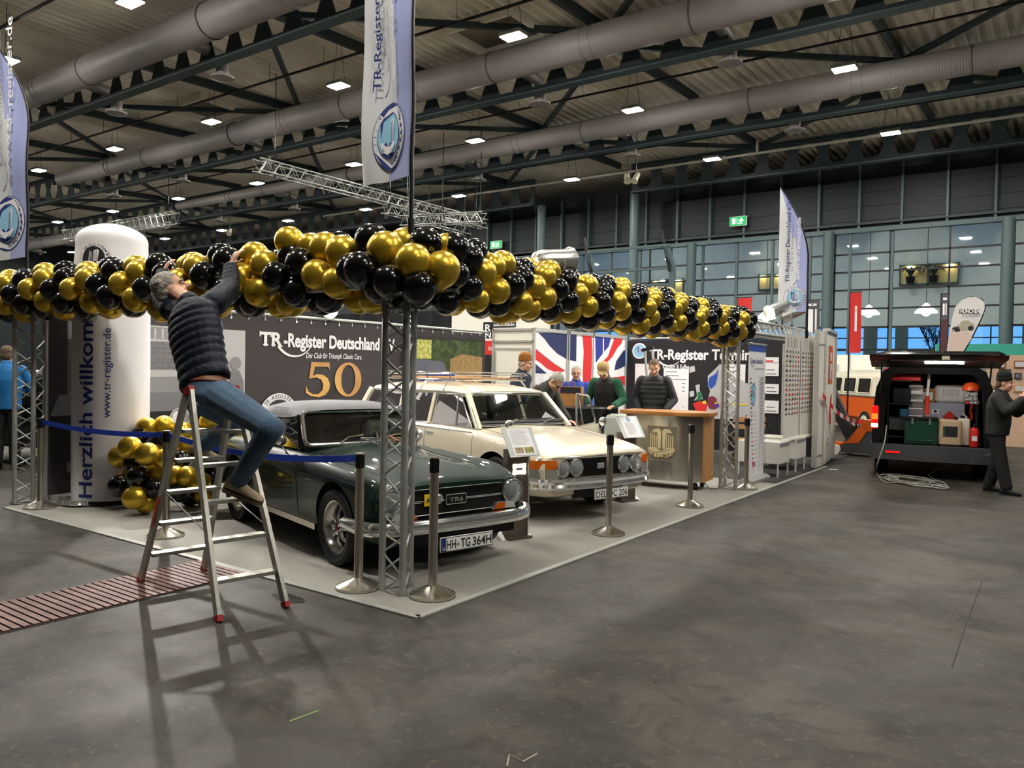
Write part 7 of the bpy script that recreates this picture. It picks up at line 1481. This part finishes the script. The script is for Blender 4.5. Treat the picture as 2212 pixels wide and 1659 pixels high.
pole_flag(2031, 2049, 636, 762, 16, mat('flag_dark', '#4a4a50', .7), 'narrow dark flag with white lettering and a portrait, left of the teardrop flag', deco=lambda P, w, z0, z1: P.rect(w*.2, z1-.12, w*.8, z1-.07, K_white).rect(w*.2, z1-.45, w*.5, z1-.2, K_white).rect(w*.62, z1-.45, w*.8, z1-.2, K_white).text('ECR', w*.2, z1-.62, .09, K_white, .01, width=w*.6).rect(0, z0, w, z0+.75, mat('print_plum', '#4d2a33', .7)).disc(w*.55, z1-1.0, w*.3, mat('print_face', '#b98a74', .7), 20, w*.55))
# teardrop flag
p = GY(2063, 762, 14.5); q0 = lambda px, py: (lambda r: (r.x-p.x, r.z))(GY(px, py, 14.5)); t = thing('teardrop_flag', 'white teardrop flag with a black name band and a pale car print', 'flag', (p.x, 14.5, 0)); P = Panel(f=lambda u, v, h: V((u, -h, v)), step=.002)
out = [q0(*c) for c in ((2045, 762), (2080, 762), (2100, 726), (2118, 690), (2127, 668), (2127, 655), (2120, 647), (2108, 642), (2094, 642), (2078, 648), (2064, 662), (2056, 690), (2050, 725))]
P.P(out[::-1] if False else out, mat('flag_pale', '#cfcbc9', .75)); a, c = q0(2072, 673), q0(2116, 667)
P.P([q0(2073, 668), q0(2116, 668), q0(2115, 678), q0(2072, 678)][::-1], K_black).text('MÜNCHEN', a[0]+.02, q0(2072, 677)[1], .085, K_white, .02, width=(c[0]-a[0])*.95).text('CLASSIC', q0(2079, 683)[0], q0(2079, 683)[1]-.02, .055, K_grey, .01, width=.32)
P.P([q0(*c_) for c_ in ((2056, 716), (2103, 711), (2106, 700), (2098, 697), (2092, 692), (2078, 693), (2072, 702), (2058, 706))][::1], mat('print_car', '#a89f8c', .7, noise=(12, .6, '#8f8672'))).disc(q0(2068, 713)[0], q0(2068, 713)[1], .05, K_black, 16).disc(q0(2097, 709)[0], q0(2097, 709)[1], .05, K_black, 16).P([q0(2057, 712), q0(2072, 711), q0(2072, 706), q0(2058, 708)], K_black); P.P([q0(2053, 718), q0(2090, 715), q0(2100, 730), q0(2080, 760), q0(2048, 760)][::-1], mat('print_sand', '#c9b3a6', .75)); P.b.build('cloth', t)
B().tube([(q0(2083, 762)[0], .02, 0)]+[(q0(*c_)[0], .02, q0(*c_)[1]) for c_ in ((2081, 762), (2101, 726), (2119, 690), (2128, 665), (2121, 646), (2094, 641))], .016, M_black, 6).build('pole', t); B().lathe([(.3, 0), (.3, .02), (.05, .04)], M_black, 20, (q0(2083, 762)[0], .02, 0)).build('foot', t)
# stands in the background at the right
t = thing('exhibition_wall', 'low white stand walls with a green picture behind the bus', 'wall panel', (-1.6, 22.3, 0)); b = B(); b.box((0, 0, 1.1), (3.6, .08, 2.2), M_panelw); [b.box((x, -.05, 1.1), (.05, .05, 2.2), M_octa) for x in (-1.7, -.6, .5, 1.7)]; b.build('panel', t); B().box((.9, -.06, 1.55), (1.5, .02, .7), K_hedge).build('picture', t, 'green landscape picture'); B().box((-1.2, -.06, 1.6), (.6, .02, .6), K_lgrey).build('picture', t)
t = thing('memorabilia_wall', 'beige wall covered with framed pictures and old signs at the right edge', 'wall panel', (3.6, 17.6, 0)); b = B(); b.box((0, 0, 1.05), (5.2, .1, 2.1), mat('wall_beige', '#b99a82', .8)); b.build('panel', t); random.seed(8)
for k in range(64):
    x, z = -2.4+.31*(k % 16)+random.uniform(-.05, .05), 1.93-.3*(k//16)+random.uniform(-.05, .05); w, h_ = random.uniform(.12, .26), random.uniform(.12, .24); f2 = B().box((x, -.065, z), (w, .03, h_), random.choice((M_wood, K_black, K_brick, M_leather))); f2.box((x, -.083, z), (w-.05, .01, h_-.05), random.choice((K_lgrey, K_wheat, K_white, K_road))); f2.build('frame', t)
t = thing('stand_fascia', 'turquoise green fascia band of a stand in front of the glass wall', 'fascia', (3.3, 19.5, 0)); B().box((0, 0, 2.2), (5.6, .12, .45), mat('fascia_green', '#2f9a86', .5)).build('band', t); B().box((0, -.08, 1.95), (5.6, .06, .05), M_black).build('rail', t)
for x in (-2.7, 2.7): B().box((x, 0, 1.0), (.1, .1, 2.0), M_black).build('post', t)
t = thing('bin', 'dark grey rubbish bin left of the bus windows', 'bin', (-1.55, 14.2, 0)); B().loft([[V((x*w, y*w, z)) for x, y in ((-.25, -.3), (.25, -.3), (.25, .3), (-.25, .3))] for z, w in ((.1, .75), (.95, 1.0), (1.0, 1.05))], M_lgr, smooth=False).build('body', t); B().rbox((0, 0, 1.03), (.56, .66, .06), .02, M_black).build('lid', t)
for y in (-.2, .2): B().cyl((-.2, y, .1), (-.2, y+.05, .1), .1, M_rub, 16).build('wheel', t)
# dark car glimpsed behind the left truss column
t = thing('car', 'black car glimpsed behind the left truss column, with a red tail lamp', 'car', (-9.3, 2.6, 0), radians(200)); st = [(x, [(0, .25), (.6, .25), (.78, .3), (.82, .45), (.83, .6), (.82, .75), (.78, z8), (.6, z9), (.3, z9+.02), (0, z9+.03)]) for x, z8, z9 in ((-1.9, .8, .86), (-1.6, .88, .95), (-.9, .92, 1.3), (-.3, .93, 1.42), (.6, .93, 1.4), (1.2, .9, .98), (2.0, .8, .84), (2.1, .7, .74))]
me, bv = carbody(st, M_vanp, 3, ((-1.2, .34), (1.4, .34))); link('bodywork', me, t)
for x in (-1.2, 1.4):
    for s in (-1, 1): wheel(t, x, s*.7, .31, s, .2, 'disc')
for s in (-1, 1): B().box((-1.88, s*.62, .78), (.08, .3, .14), M_redl).build('tail_lamp', t, 'red tail lamp'); B().box((2.08, s*.6, .62), (.06, .3, .12), M_redl).build('marker_lamp', t)
# scuffs and puddle on the floor
o = B(); random.seed(2); c = G(622, 1292); o.add([(c.x+(.13+.05*random.random())*cos(a), c.y+(.05+.03*random.random())*sin(a), .002) for a in [2*pi*k/22 for k in range(22)]], [tuple(range(22))], mat('tar', '#141311', .25), False); tag(o.build('tar_patch'), 'small glossy black tar patch on the floor beside the ladder foot', 'stain')
ck = B(); ck.tube([G(*q, .0) for q in ((2122, 1255), (2105, 1300), (2088, 1345), (2072, 1395), (2056, 1442))], .0035, mat('crack', '#2a2825', .9), 5); struct(ck.build('trim_60'), 'dark joint line in the concrete floor')
for k, (q, lab) in enumerate(((((625, 1558), (648, 1550), (688, 1535)), 'thin pale green chalk mark on the floor in front'), (((1095, 1655), (1100, 1630), (1130, 1645), (1160, 1628)), 'pale scratch at the bottom edge of the floor'))):
    x = B().tube([G(*a, .001) for a in q], .004, mat(('chalk_green', 'chalk_pale')[k], ('#8aa06a', '#a8a295')[k], .9), 4); tag(x.build('chalk_mark'), lab, 'mark')
tag(B().box((0, 0, .001), (.14, .05, .002), K_white).build('paper_scrap', loc=tuple(G(1800, 1014))), 'white paper scrap on the aisle floor beyond the white wall end', 'paper')
bt_ = thing('bowling_pin', 'white bowling pin with a red band, behind the left truss column', 'pin', G(52, 1087)+V((-.25, .35, 0))); B().lathe([(.04, 0), (.065, .12), (.07, .2), (.035, .34), (.03, .38), (.04, .44), (.025, .49), (.005, .5)], K_white, 20).build('body', bt_); B().lathe([(.034, .335), (.036, .35), (.034, .365)], K_red, 20, caps=False).build('band', bt_, 'red band')
fl = B(); random.seed(3); fl.loft([[V((.3*cos(a)*(1-.2*t)+random.uniform(-.02, .02), .16*sin(a)*(1-.2*t), .008+.05*t+random.uniform(0, .02))) for a in [2*pi*k/18 for k in range(18)]] for t in (0, .6, 1)], M_chrome); o = fl.build('foil_sheet', loc=tuple(G(140, 1093)+V((0, .1, 0)))); tag(o, 'crumpled silver foil on the carpet left of the inflatable column', 'foil')
